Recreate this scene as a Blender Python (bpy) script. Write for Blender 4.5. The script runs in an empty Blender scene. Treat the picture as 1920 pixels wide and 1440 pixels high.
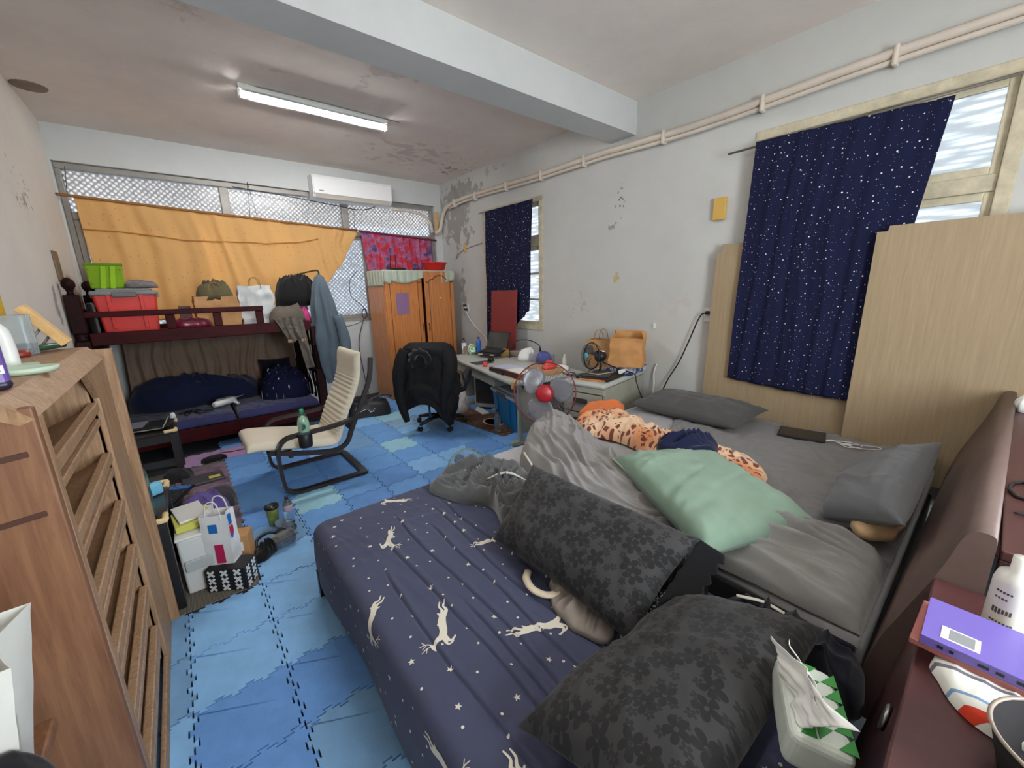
import bpy, bmesh, math, random
import numpy as np
from mathutils import Matrix, Vector
R = math.radians
random.seed(7)
S = bpy.context.scene
COL = S.collection

# ------------------------------------------------------------------ camera
cam = bpy.data.cameras.new('camera')
cam.sensor_fit = 'HORIZONTAL'; cam.sensor_width = 36; cam.lens = 36 * 751 / 1920
cam.clip_start = 0.02
cob = bpy.data.objects.new('camera', cam); COL.objects.link(cob)
cx_ = Vector((0.7714, -0.6364, -0.0222)); cb_ = Vector((-0.6161, -0.7529, 0.2316))
cx_.normalize(); cb_ = (cb_ - cx_ * cb_.dot(cx_)).normalized(); cu_ = cb_.cross(cx_)
mw = Matrix((cx_, cu_, cb_)).transposed().to_4x4(); mw.translation = (0, 0, 1.55)
cob.matrix_world = mw
S.camera = cob
# ------------------------------------------------------------------ world, lights, exposure
W = bpy.data.worlds.new('sky'); S.world = W; W.use_nodes = True
bg = W.node_tree.nodes['Background']
bg.inputs[0].default_value = (0.86, 0.945, 1.0, 1); bg.inputs[1].default_value = 8.0
S.view_settings.view_transform = 'Standard'; S.view_settings.look = 'None'
S.view_settings.exposure = 1.7; S.view_settings.gamma = 1; S.view_settings.use_curve_mapping = False
S.cycles.use_denoising = True
S.cycles.max_bounces = 9; S.cycles.diffuse_bounces = 5; S.cycles.glossy_bounces = 3
S.cycles.transmission_bounces = 6; S.cycles.transparent_max_bounces = 10
S.cycles.sample_clamp_indirect = 8; S.cycles.caustics_reflective = False; S.cycles.caustics_refractive = False
def portal(loc, rot, sx, sy):
    l = bpy.data.lights.new('window_portal', 'AREA'); l.shape = 'RECTANGLE'; l.size = sx; l.size_y = sy
    l.cycles.is_portal = True
    o = bpy.data.objects.new('window_portal', l); COL.objects.link(o); o.location = loc; o.rotation_euler = rot
portal((1.37, 6.34, 2.0), (R(-90), 0, 0), 4.2, 1.75)      # behind the long window
portal((3.80, 4.32, 1.83), (0, R(90), 0), 1.65, 1.25)     # small side window
portal((3.80, 0.74, 1.83), (0, R(90), 0), 1.65, 1.35)     # large side window
portal((1.1, -1.86, 1.7), (R(90), 0, 0), 1.3, 1.7)        # unseen window added behind the camera
TUBE_E = 62.0

# ------------------------------------------------------------------ helpers
def lin(c):
    c = c / 255.0
    return c / 12.92 if c <= 0.04045 else ((c + 0.055) / 1.055) ** 2.4
def rgb(r, g, b): return (lin(r), lin(g), lin(b), 1.0)

def _h(ix, iy, s):
    n = (ix.astype(np.int64) * 374761393 + iy.astype(np.int64) * 668265263 + s * 974634777) & 0x7fffffff
    n = ((n ^ (n >> 13)) * 1274126177) & 0x7fffffff
    return ((n ^ (n >> 16)) & 0xffff) / 65535.0 * 2 * np.pi
def pn(x, y, s=0):
    x = np.asarray(x, float); y = np.asarray(y, float)
    ix = np.floor(x); iy = np.floor(y); fx = x - ix; fy = y - iy
    def g(a, b):
        t = _h(ix + a, iy + b, s); return np.cos(t) * (fx - a) + np.sin(t) * (fy - b)
    u = fx**3 * (fx * (fx * 6 - 15) + 10); v = fy**3 * (fy * (fy * 6 - 15) + 10)
    return ((g(0, 0) * (1 - u) + g(1, 0) * u) * (1 - v) + (g(0, 1) * (1 - u) + g(1, 1) * u) * v) * 1.5
def ridge(x, y, s=0):
    r = (1 - np.sqrt(pn(x, y, s) ** 2 + .012) * 1.55 + .17).clip(0, 1); return r ** 2.2
def folds(x, y, sc, ang=0.0, st=2.5, s=0):
    c, n = math.cos(ang), math.sin(ang)
    a = (x * c + y * n) / sc; b = (-x * n + y * c) / (sc * st)
    wx = pn(a * .6, b * .6, s + 5) * 1.1; wy = pn(a * .6 + 9, b * .6, s + 6) * 1.1
    return ridge(a + wx, b + wy, s)

def pleat(a, b, sc, s=0, warp=1.0, lo=.25):
    """long soft folds across coordinate a, running along b"""
    c = a / sc + warp * pn(a / sc * .35, b / sc * .16, s) + .5 * warp * pn(a / sc * .8, b / sc * .3, s + 1)
    m = np.clip(.55 + .9 * pn(a / sc * .5, b / sc * .2, s + 2), lo, 1)
    return m * (1 - np.abs(np.sin(np.pi * c)) ** .8)
def spline(pts, n=6, closed=False):
    p = [np.array(q, float) for q in pts]; out = []
    m = len(p)
    rng = m if closed else m - 1
    for i in range(rng):
        if closed: a, b, c, d = p[i - 1], p[i], p[(i + 1) % m], p[(i + 2) % m]
        else:
            b, c = p[i], p[i + 1]; a = p[i - 1] if i else 2 * b - c; d = p[i + 2] if i + 2 < m else 2 * c - b
        for k in range(n):
            t = k / n
            out.append(.5 * (2 * b + (c - a) * t + (2 * a - 5 * b + 4 * c - d) * t * t + (3 * b - a - 3 * c + d) * t**3))
    if not closed: out.append(p[-1])
    return out

class MB:
    def __init__(s): s.v = []; s.f = []; s.m = []; s.s = []; s.uv = []
    def add(s, vs, fs, mi=0, sm=False, M=None, uv=None):
        o = len(s.v)
        if M is not None: vs = [tuple(M @ Vector(v)) for v in vs]
        s.v.extend([tuple(float(c) for c in v) for v in vs])
        s.f.extend([tuple(int(i) + o for i in f) for f in fs])
        s.m.extend([mi] * len(fs)); s.s.extend([sm] * len(fs))
        s.uv.extend(list(uv) if uv is not None else [(v[0] + v[2] * .37, v[1] + v[2]) for v in vs])
        return s
    def box(s, c, d, bev=0.0, rot=None, mi=0, taper=1.0, seg=2, sm=None):
        bm = bmesh.new(); bmesh.ops.create_cube(bm, size=1)
        for v in bm.verts:
            k = taper if v.co.z < 0 else 1.0
            v.co = Vector((v.co.x * d[0] * k, v.co.y * d[1] * k, v.co.z * d[2]))
        if bev > 0: bmesh.ops.bevel(bm, geom=bm.edges[:], offset=min(bev, min(d) * .45), segments=seg, affect='EDGES', profile=.5)
        M = Matrix.Translation(Vector(c))
        if rot is not None: M = M @ (Matrix.Rotation(rot[2], 4, 'Z') @ Matrix.Rotation(rot[1], 4, 'Y') @ Matrix.Rotation(rot[0], 4, 'X'))
        bm.verts.index_update()
        s.add([v.co.copy() for v in bm.verts], [[v.index for v in f.verts] for f in bm.faces], mi, False, M); bm.free()
        return s
    def bx(s, x0, x1, y0, y1, z0, z1, bev=0.0, mi=0):
        return s.box(((x0 + x1) / 2, (y0 + y1) / 2, (z0 + z1) / 2), (abs(x1 - x0), abs(y1 - y0), abs(z1 - z0)), bev, None, mi)
    def tube(s, pts, r, n=8, closed=False, k=0, mi=0, flat=1.0):
        if k: pts = spline(pts, k, closed)
        P = np.array(pts, float); m = len(P)
        T = np.zeros_like(P)
        for i in range(m):
            a = P[(i - 1) % m] if (closed or i) else P[i]; b = P[(i + 1) % m] if (closed or i < m - 1) else P[i]
            T[i] = b - a
        T /= np.maximum(np.linalg.norm(T, axis=1), 1e-9)[:, None]
        N = np.cross(T[0], (0, 0, 1));
        if np.linalg.norm(N) < 1e-3: N = np.cross(T[0], (1, 0, 0))
        N /= np.linalg.norm(N); vs = []; fs = []
        rr = r if hasattr(r, '__len__') else [r] * m
        if len(rr) != m: rr = np.interp(np.linspace(0, 1, m), np.linspace(0, 1, len(rr)), rr)
        for i in range(m):
            N = N - T[i] * np.dot(N, T[i]); N /= max(np.linalg.norm(N), 1e-9); B = np.cross(T[i], N)
            for j in range(n):
                a = 2 * math.pi * j / n
                vs.append(P[i] + rr[i] * (N * math.cos(a) + B * math.sin(a) * flat))
        for i in range(m if closed else m - 1):
            for j in range(n):
                i2 = (i + 1) % m
                fs.append((i * n + j, i * n + (j + 1) % n, i2 * n + (j + 1) % n, i2 * n + j))
        s.add(vs, fs, mi, True)
        if not closed:
            o = len(s.v) - m * n
            s.f.append(tuple(o + j for j in reversed(range(n)))); s.f.append(tuple(o + (m - 1) * n + j for j in range(n)))
            s.m += [mi, mi]; s.s += [False, False]
        return s
    def bar(s, pts, w, h, up=(0, 0, 1), mi=0, closed=False, k=0):
        """rectangular section w (sideways) x h (along up) swept along pts"""
        if k: pts = spline(pts, k, closed)
        P = np.array(pts, float); m = len(P); vs = []; fs = []; up = np.array(up, float)
        for i in range(m):
            a = P[(i - 1) % m] if (closed or i) else P[i]; b = P[(i + 1) % m] if (closed or i < m - 1) else P[i]
            t = b - a; t /= np.linalg.norm(t); sd = up - t * np.dot(up, t); sd /= np.linalg.norm(sd); q = np.cross(t, sd)
            for (u, w_) in ((-1, -1), (1, -1), (1, 1), (-1, 1)): vs.append(P[i] + q * u * w / 2 + sd * w_ * h / 2)
        for i in range(m if closed else m - 1):
            for j in range(4): fs.append((i * 4 + j, i * 4 + (j + 1) % 4, ((i + 1) % m) * 4 + (j + 1) % 4, ((i + 1) % m) * 4 + j))
        if not closed: fs += [(3, 2, 1, 0), ((m - 1) * 4, (m - 1) * 4 + 1, (m - 1) * 4 + 2, (m - 1) * 4 + 3)]
        return s.add(vs, fs, mi, False)
    def lathe(s, prof, c=(0, 0, 0), n=20, mi=0, M=None, sx=1.0, sy=1.0):
        vs = []; fs = []; m = len(prof)
        for (r, z) in prof:
            for j in range(n):
                a = 2 * math.pi * j / n; vs.append((r * math.cos(a) * sx + c[0], r * math.sin(a) * sy + c[1], z + c[2]))
        for i in range(m - 1):
            for j in range(n): fs.append((i * n + j, i * n + (j + 1) % n, (i + 1) * n + (j + 1) % n, (i + 1) * n + j))
        if prof[0][0] > 1e-4: fs.append(tuple(reversed(range(n))))
        if prof[-1][0] > 1e-4: fs.append(tuple((m - 1) * n + j for j in range(n)))
        return s.add(vs, fs, mi, True, M)
    def grid(s, P, mi=0, sm=True, uv=None, wrap=False, flip=False):
        """P: (nu,nv,3) array"""
        nu, nv = P.shape[:2]; fs = []
        for i in range(nu if wrap else nu - 1):
            i2 = (i + 1) % nu
            for j in range(nv - 1):
                q = (i * nv + j, i2 * nv + j, i2 * nv + j + 1, i * nv + j + 1)
                fs.append(q[::-1] if flip else q)
        return s.add(P.reshape(-1, 3), fs, mi, sm, None, None if uv is None else uv.reshape(-1, 2))
    def slab(s, P, t, mi=0, uv=None, sm=True):
        """cloth-like slab: grid P thickened by t along its normals, closed edge"""
        du = np.gradient(P, axis=0); dv = np.gradient(P, axis=1); N = np.cross(du, dv)
        N /= np.maximum(np.linalg.norm(N, axis=2), 1e-9)[..., None]
        Q = P - N * t; nu, nv = P.shape[:2]
        s.grid(P, mi, sm, uv); s.grid(Q, mi, sm, uv, flip=True)
        o = len(s.v) - 2 * nu * nv; o2 = o + nu * nv
        rim = [(i, 0) for i in range(nu)] + [(nu - 1, j) for j in range(1, nv)] + [(i, nv - 1) for i in range(nu - 2, -1, -1)] + [(0, j) for j in range(nv - 2, 0, -1)]
        for a, b in zip(rim, rim[1:] + rim[:1]):
            ia = a[0] * nv + a[1]; ib = b[0] * nv + b[1]
            s.f.append((o + ib, o + ia, o2 + ia, o2 + ib)); s.m.append(mi); s.s.append(sm)
        return s
    def prism(s, poly, z0, z1, mi=0, M=None):
        n = len(poly); vs = [(p[0], p[1], z0) for p in poly] + [(p[0], p[1], z1) for p in poly]
        fs = [tuple(reversed(range(n))), tuple(range(n, 2 * n))] + [(i, (i + 1) % n, n + (i + 1) % n, n + i) for i in range(n)]
        return s.add(vs, fs, mi, False, M)
    def mesh(s, name, mats):
        me = bpy.data.meshes.new(name); me.from_pydata(s.v, [], s.f)
        me.polygons.foreach_set('material_index', s.m); me.polygons.foreach_set('use_smooth', s.s)
        if len(s.uv) == len(s.v):
            ul = me.uv_layers.new(name='UVMap'); li = np.zeros(len(me.loops), np.int32); me.loops.foreach_get('vertex_index', li)
            ul.data.foreach_set('uv', np.array(s.uv, np.float32)[li].ravel())
        for m in (mats if isinstance(mats, (list, tuple)) else [mats]): me.materials.append(m)
        me.update(); return me
    def build(s, name, mats, parent=None, world=False, label=None, kind=None):
        if world and parent is not None:
            Mi = parent.matrix_basis.inverted()
            if parent.parent: Mi = Mi @ parent.parent.matrix_basis.inverted()
            s.v = [tuple(Mi @ Vector(v)) for v in s.v]
        o = bpy.data.objects.new(name, s.mesh(name, mats)); COL.objects.link(o)
        if parent is not None: o.parent = parent
        if label: o['label'] = label
        if kind: o['kind'] = kind
        return o

def tag(o, label, cat, group=None, kind=None):
    o['label'] = label; o['category'] = cat
    if group: o['group'] = group
    if kind: o['kind'] = kind
    return o
def thing(name, label, cat, loc=(0, 0, 0), rz=0.0, group=None):
    o = bpy.data.objects.new(name, None); COL.objects.link(o); o.empty_display_size = .05
    o.matrix_basis = Matrix.Translation(Vector(loc)) @ Matrix.Rotation(rz, 4, 'Z')
    return tag(o, label, cat, group)
def struct(mb, name, mats, parent=None):
    o = mb.build(name, mats, parent)
    if parent is None: o['kind'] = 'structure'
    return o
def dup(o, loc=None, rz=None, label=None, parent=None):
    c = o.copy(); COL.objects.link(c)
    if parent is not None: c.parent = parent
    if loc is not None: c.matrix_basis = Matrix.Translation(Vector(loc)) @ Matrix.Rotation(rz or 0, 4, 'Z')
    if label: c['label'] = label
    for ch in list(o.children): dup(ch, parent=c)
    return c

# ------------------------------------------------------------------ materials
_M = {}
def nodes(name):
    m = bpy.data.materials.new(name); m.use_nodes = True
    return m, m.node_tree.nodes, m.node_tree.links, m.node_tree.nodes['Principled BSDF']
def pm(name, col, rough=.6, metal=0.0, var=0.0, vs=6.0, bump=0.0, bs=250.0, trans=0.0, alpha=1.0, emit=0.0, sheen=0.0, coat=0.0, spec=None, sub=0.0):
    if name in _M: return _M[name]
    m, N, L, B = nodes(name)
    B.inputs['Base Color'].default_value = col; B.inputs['Roughness'].default_value = rough; B.inputs['Metallic'].default_value = metal
    B.inputs['Transmission Weight'].default_value = trans; B.inputs['Alpha'].default_value = alpha
    B.inputs['Sheen Weight'].default_value = sheen; B.inputs['Coat Weight'].default_value = coat
    if spec is not None: B.inputs['Specular IOR Level'].default_value = spec
    if emit: B.inputs['Emission Color'].default_value = col; B.inputs['Emission Strength'].default_value = emit
    if var or bump:
        tc = N.new('ShaderNodeTexCoord')
    if var:
        n = N.new('ShaderNodeTexNoise'); n.inputs['Scale'].default_value = vs; n.inputs['Detail'].default_value = 6; n.inputs['Roughness'].default_value = .62
        L.new(tc.outputs['Object'], n.inputs['Vector'])
        r = N.new('ShaderNodeValToRGB'); a = r.color_ramp.elements
        a[0].position = .3; a[1].position = .72
        a[0].color = tuple(c * (1 - var) for c in col[:3]) + (1,); a[1].color = tuple(min(1, c * (1 + var)) for c in col[:3]) + (1,)
        L.new(n.outputs['Fac'], r.inputs['Fac']); L.new(r.outputs['Color'], B.inputs['Base Color'])
    if bump:
        n2 = N.new('ShaderNodeTexNoise'); n2.inputs['Scale'].default_value = bs; n2.inputs['Detail'].default_value = 3
        L.new(tc.outputs['Object'], n2.inputs['Vector'])
        b = N.new('ShaderNodeBump'); b.inputs['Strength'].default_value = bump; b.inputs['Distance'].default_value = .002
        L.new(n2.outputs['Fac'], b.inputs['Height']); L.new(b.outputs['Normal'], B.inputs['Normal'])
    _M[name] = m; return m
def wood(name, c1, c2, scale=(1.5, 1.5, .12), k=14, rough=.45, bump=.15, coat=0.0):
    if name in _M: return _M[name]
    m, N, L, B = nodes(name)
    tc = N.new('ShaderNodeTexCoord'); mp = N.new('ShaderNodeMapping'); mp.inputs['Scale'].default_value = scale
    n = N.new('ShaderNodeTexNoise'); n.inputs['Scale'].default_value = k; n.inputs['Detail'].default_value = 8; n.inputs['Distortion'].default_value = .6; n.inputs['Roughness'].default_value = .65
    r = N.new('ShaderNodeValToRGB'); e = r.color_ramp.elements; e[0].position = .32; e[1].position = .7; e[0].color = c1; e[1].color = c2
    L.new(tc.outputs['Object'], mp.inputs['Vector']); L.new(mp.outputs['Vector'], n.inputs['Vector']); L.new(n.outputs['Fac'], r.inputs['Fac'])
    L.new(r.outputs['Color'], B.inputs['Base Color']); B.inputs['Roughness'].default_value = rough; B.inputs['Coat Weight'].default_value = coat
    b = N.new('ShaderNodeBump'); b.inputs['Strength'].default_value = bump; b.inputs['Distance'].default_value = .001
    L.new(n.outputs['Fac'], b.inputs['Height']); L.new(b.outputs['Normal'], B.inputs['Normal'])
    _M[name] = m; return m
def math_(N, L, op, a, b=None, c=None):
    n = N.new('ShaderNodeMath'); n.operation = op
    for i, x in enumerate((a, b, c)):
        if x is None: continue
        if hasattr(x, 'default_value') or hasattr(x, 'is_linked'): L.new(x, n.inputs[i])
        else: n.inputs[i].default_value = x
    return n.outputs[0]
def dots(N, L, vec, scale, rmin, rmax, keep=1.0, soft=.02):
    """1 inside scattered round spots"""
    v = N.new('ShaderNodeTexVoronoi'); v.voronoi_dimensions = '2D'; v.inputs['Scale'].default_value = scale
    L.new(vec, v.inputs['Vector'])
    sp = N.new('ShaderNodeSeparateColor'); L.new(v.outputs['Color'], sp.inputs[0])
    rad = math_(N, L, 'MULTIPLY_ADD', sp.outputs[0], rmax - rmin, rmin)
    d = math_(N, L, 'SUBTRACT', rad, v.outputs['Distance'])
    k = math_(N, L, 'DIVIDE', d, soft)
    cl = N.new('ShaderNodeClamp'); L.new(k, cl.inputs[0])
    ok = math_(N, L, 'LESS_THAN', sp.outputs[1], keep)
    return math_(N, L, 'MULTIPLY', cl.outputs[0], ok)
def mixc(N, L, fac, a, b):
    n = N.new('ShaderNodeMix'); n.data_type = 'RGBA'
    if hasattr(fac, 'is_linked'): L.new(fac, n.inputs[0])
    else: n.inputs[0].default_value = fac
    for s_, x in ((n.inputs[6], a), (n.inputs[7], b)):
        if hasattr(x, 'is_linked'): L.new(x, s_)
        else: s_.default_value = x
    return n.outputs[2]
def uvnode(N): 
    u = N.new('ShaderNodeUVMap'); u.uv_map = 'UVMap'; return u.outputs[0]
def weave(N, L, B, sc=700, st=.25):
    n = N.new('ShaderNodeTexNoise'); n.inputs['Scale'].default_value = sc; n.inputs['Detail'].default_value = 1
    tc = N.new('ShaderNodeTexCoord'); L.new(tc.outputs['Object'], n.inputs['Vector'])
    b = N.new('ShaderNodeBump'); b.inputs['Strength'].default_value = st; b.inputs['Distance'].default_value = .001
    L.new(n.outputs['Fac'], b.inputs['Height']); L.new(b.outputs['Normal'], B.inputs['Normal'])

def cloth(name, col, var=.08, rough=.9, sheen=.15, bs=500, bump=.3, vs=5): return pm(name, col, rough, 0, var, vs, bump, bs, sheen=sheen, spec=.2)

M_white = pm('white_plastic', rgb(225, 225, 222), .4)
M_black = pm('black_plastic', rgb(22, 22, 25), .45)
M_blackm = pm('black_metal', rgb(25, 23, 24), .35, .3)
M_steel = pm('steel', rgb(170, 168, 165), .35, .9)
M_alu = pm('window_aluminium', rgb(150, 146, 140), .5, .35, .12, 9)
M_cream = pm('aged_cream_paint', rgb(196, 186, 160), .6, 0, .22, 14, .3, 60)
M_dwood = wood('dark_mahogany', rgb(44, 8, 12), rgb(70, 14, 18), (1, 6, 6), 6, .5, .1)
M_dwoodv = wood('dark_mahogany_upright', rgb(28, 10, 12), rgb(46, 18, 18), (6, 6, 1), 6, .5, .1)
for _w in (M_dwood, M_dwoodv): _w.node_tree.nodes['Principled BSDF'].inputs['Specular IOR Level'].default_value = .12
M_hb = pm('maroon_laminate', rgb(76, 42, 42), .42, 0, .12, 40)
M_brownpad = pm('brown_padded_leatherette', rgb(104, 84, 78), .5, 0, .08, 12, .3, 120)
M_orangewood = wood('orange_wardrobe_wood', rgb(182, 108, 54), rgb(212, 140, 80), (6, 6, .5), 7, .38, .08, .25)
M_orangedk = pm('carved_groove_brown', rgb(96, 46, 18), .5)
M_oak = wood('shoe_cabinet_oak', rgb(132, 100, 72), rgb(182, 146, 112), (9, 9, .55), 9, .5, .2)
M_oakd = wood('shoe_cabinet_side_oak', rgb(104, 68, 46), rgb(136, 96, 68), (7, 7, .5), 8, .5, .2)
M_ply = wood('plywood_tan', rgb(150, 130, 102), rgb(168, 146, 116), (12, 9, .35), 9, .6, .1)
M_pine = wood('pale_pine', rgb(206, 160, 98), rgb(228, 188, 128), (6, 1, 6), 6, .55, .1)
M_kraft = pm('kraft_paper', rgb(186, 140, 92), .75, 0, .1, 9, .5, 40)
M_kraftd = pm('kraft_paper_inside', rgb(150, 98, 56), .8, 0, .1, 9)
M_greydesk = pm('grey_green_steel', rgb(160, 158, 142), .45, 0, .07, 7)
M_greydeskt = pm('grey_desk_top', rgb(186, 188, 182), .4, 0, .06, 8)
M_foam = pm('beige_corner_foam', rgb(226, 200, 150), .8, 0, .1, 30)
M_red = pm('red_plastic', rgb(214, 40, 34), .35, sub=0)
M_navycloth = cloth('navy_cloth', rgb(24, 28, 58))
M_blackcloth = cloth('black_cloth', rgb(18, 18, 20))
M_greycloth = cloth('grey_duvet_cotton', rgb(140, 137, 135), .07)
M_grey2 = cloth('dark_grey_cotton', rgb(86, 84, 84), .07)
M_paper = pm('white_paper', rgb(232, 232, 228), .7)
M_clear = pm('clear_plastic', (.92, .96, .97, 1), .08, trans=.92, spec=.5)
M_glassg = pm('green_clear_plastic', (.45, .82, .70, 1), .08, trans=.9)
# ------------------------------------------------------------------ room shell
XL, XR, YB, YF, HC = -0.72, 3.57, 6.10, -1.70, 3.19
def wallmat(name, col, patches=(), var=.05):
    """plaster paint with optional stains: (centre xyz, radius xyz, colour, strength, noise scale)"""
    m, N, L, B = nodes(name); B.inputs['Roughness'].default_value = .85; B.inputs['Specular IOR Level'].default_value = .2
    tc = N.new('ShaderNodeTexCoord'); O = tc.outputs['Object']
    n = N.new('ShaderNodeTexNoise'); n.inputs['Scale'].default_value = 1.7; n.inputs['Detail'].default_value = 8; n.inputs['Roughness'].default_value = .7
    L.new(O, n.inputs['Vector'])
    r = N.new('ShaderNodeValToRGB'); e = r.color_ramp.elements; e[0].position = .3; e[1].position = .7
    e[0].color = tuple(c * (1 - var) for c in col[:3]) + (1,); e[1].color = tuple(min(1, c * (1 + var)) for c in col[:3]) + (1,)
    L.new(n.outputs['Fac'], r.inputs['Fac']); out = r.outputs['Color']; hgt = None
    for (c, rad, pc, st, ns, thr) in patches:
        mp = N.new('ShaderNodeMapping'); mp.inputs['Location'].default_value = tuple(-a / b for a, b in zip(c, rad)); mp.inputs['Scale'].default_value = tuple(1 / b for b in rad)
        L.new(O, mp.inputs['Vector'])
        ln = N.new('ShaderNodeVectorMath'); ln.operation = 'LENGTH'; L.new(mp.outputs['Vector'], ln.inputs[0])
        nn = N.new('ShaderNodeTexNoise'); nn.inputs['Scale'].default_value = ns; nn.inputs['Detail'].default_value = 7; nn.inputs['Roughness'].default_value = .6
        L.new(O, nn.inputs['Vector'])
        a = math_(N, L, 'SUBTRACT', 1.0, ln.outputs['Value'])
        a = math_(N, L, 'MULTIPLY_ADD', a, .32, nn.outputs['Fac'])
        a = math_(N, L, 'SUBTRACT', a, thr)
        a = math_(N, L, 'MULTIPLY', a, 22.0)
        cl = N.new('ShaderNodeClamp'); L.new(a, cl.inputs[0]); k = math_(N, L, 'MULTIPLY', cl.outputs[0], st)
        out = mixc(N, L, k, out, pc); hgt = cl.outputs[0] if hgt is None else math_(N, L, 'MAXIMUM', hgt, cl.outputs[0])
    L.new(out, B.inputs['Base Color'])
    n2 = N.new('ShaderNodeTexNoise'); n2.inputs['Scale'].default_value = 22; n2.inputs['Detail'].default_value = 8; L.new(O, n2.inputs['Vector'])
    hh = n2.outputs['Fac'] if hgt is None else math_(N, L, 'MULTIPLY_ADD', hgt, -1.2, n2.outputs['Fac'])
    b = N.new('ShaderNodeBump'); b.inputs['Strength'].default_value = .3; b.inputs['Distance'].default_value = .004
    L.new(hh, b.inputs['Height']); L.new(b.outputs['Normal'], B.inputs['Normal'])
    return m
GREY = rgb(150, 146, 140)
W_right = wallmat('right_wall_paint', rgb(196, 196, 192), [
    ((3.57, 5.62, 2.62), (.5, .52, .55), GREY, .85, 7, .60), ((3.57, 5.5, 2.95), (.5, .75, .22), GREY, .8, 9, .60),
    ((3.57, 5.55, 1.55), (.5, .14, .5), GREY, .8, 9, .66), ((3.57, 4.6, 3.1), (.5, 1.0, .12), GREY, .5, 9, .76),
    ((3.57, 2.60, 2.40), (.3, .14, .30), rgb(70, 68, 66), .9, 26, .80), ((3.57, 2.70, 2.14), (.3, .12, .07), rgb(120, 118, 114), .7, 22, .72),
    ((3.57, 2.62, 1.65), (.3, .09, .09), rgb(188, 170, 110), .8, 10, .66), ((3.57, 3.1, 1.35), (.3, .35, .35), rgb(160, 156, 148), .45, 18, .78),
    ((3.57, 2.0, 1.45), (.3, .3, .3), rgb(196, 186, 178), .6, 6, .74), ((3.57, 5.3, .4), (.5, .3, .4), GREY, .6, 9, .74)])
W_plain = wallmat('side_wall_paint', rgb(222, 215, 206), [((-.72, 4.6, 2.3), (.3, 1.0, .5), rgb(120, 110, 104), .7, 13, .84), ((-.72, 4.75, 1.55), (.3, .18, .45), rgb(120, 118, 114), .7, 4, .72)])
W_ceil = wallmat('ceiling_paint', rgb(232, 222, 214), [((2.6, 5.0, 3.19), (1.4, 1.2, .3), rgb(160, 150, 144), .35, 6, .76), ((1.0, 3.2, 3.19), (2.2, .9, .3), rgb(182, 172, 166), .5, 2.2, .72), ((3.3, 5.3, 3.19), (.6, .8, .3), rgb(140, 132, 128), .7, 12, .80)], .07)
W_beam = wallmat('beam_paint', rgb(200, 202, 201))
W_floor = pm('dark_concrete', rgb(52, 54, 60), .8, 0, .2, 6)

mb = MB(); mb.bx(XL, XR, YF, YB, -.12, 0); FLOOR = struct(mb, 'floor', W_floor)
mb = MB(); mb.bx(XL - .1, XR + .2, YF - .1, YB + .2, HC, HC + .12); struct(mb, 'ceiling', W_ceil)
mb = MB(); mb.bx(XL - .15, XL, YF - .1, YB + .2, -.12, HC); struct(mb, 'wall_left', W_plain)
def wall_with_holes(axis, a, b, u0, u1, holes, z1):
    """axis 'x': wall between x=a..b running along y from u0..u1; holes (u,u2,zlo,zhi) sorted"""
    mb = MB(); u = u0
    def piece(ua, ub, za, zb):
        if ub - ua < 1e-4 or zb - za < 1e-4: return
        if axis == 'x': mb.bx(a, b, ua, ub, za, zb)
        else: mb.bx(ua, ub, a, b, za, zb)
    for (h0, h1, zl, zh) in holes:
        piece(u, h0, -.12, z1); piece(h0, h1, -.12, zl); piece(h0, h1, zh, z1); u = h1
    piece(u, u1, -.12, z1)
    return mb
struct(wall_with_holes('x', XR, XR + .18, YF - .1, YB + .2, [(.08, 1.40, 1.02, 2.645), (3.71, 4.935, 1.02, 2.63)], HC), 'wall_right', W_right)
struct(wall_with_holes('y', YB, YB + .2, XL, XR, [(-.705, 3.45, 1.13, 2.86)], HC), 'wall_back', W_beam)
struct(wall_with_holes('y', YF - .15, YF, XL, XR, [(.5, 1.7, .9, 2.5)], HC), 'wall_front', W_plain)
mb = MB(); mb.bx(XL, XR, 2.46, 2.745, 2.915, HC); struct(mb, 'trim_1', W_beam)                # deep ceiling beam
# outside: a pale awning and a building face seen blurred through the patterned panes
m_out = pm('beige_render', rgb(240, 216, 190), .9, 0, .05, 3)
mb = MB(); mb.box((1.4, 7.25, 2.90), (5.6, 1.75, .05), 0, (R(-6), 0, 0)); o = mb.build('awning', m_out); tag(o, 'beige awning over the outside of the long back window', 'awning'); o['kind'] = 'structure'

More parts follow.
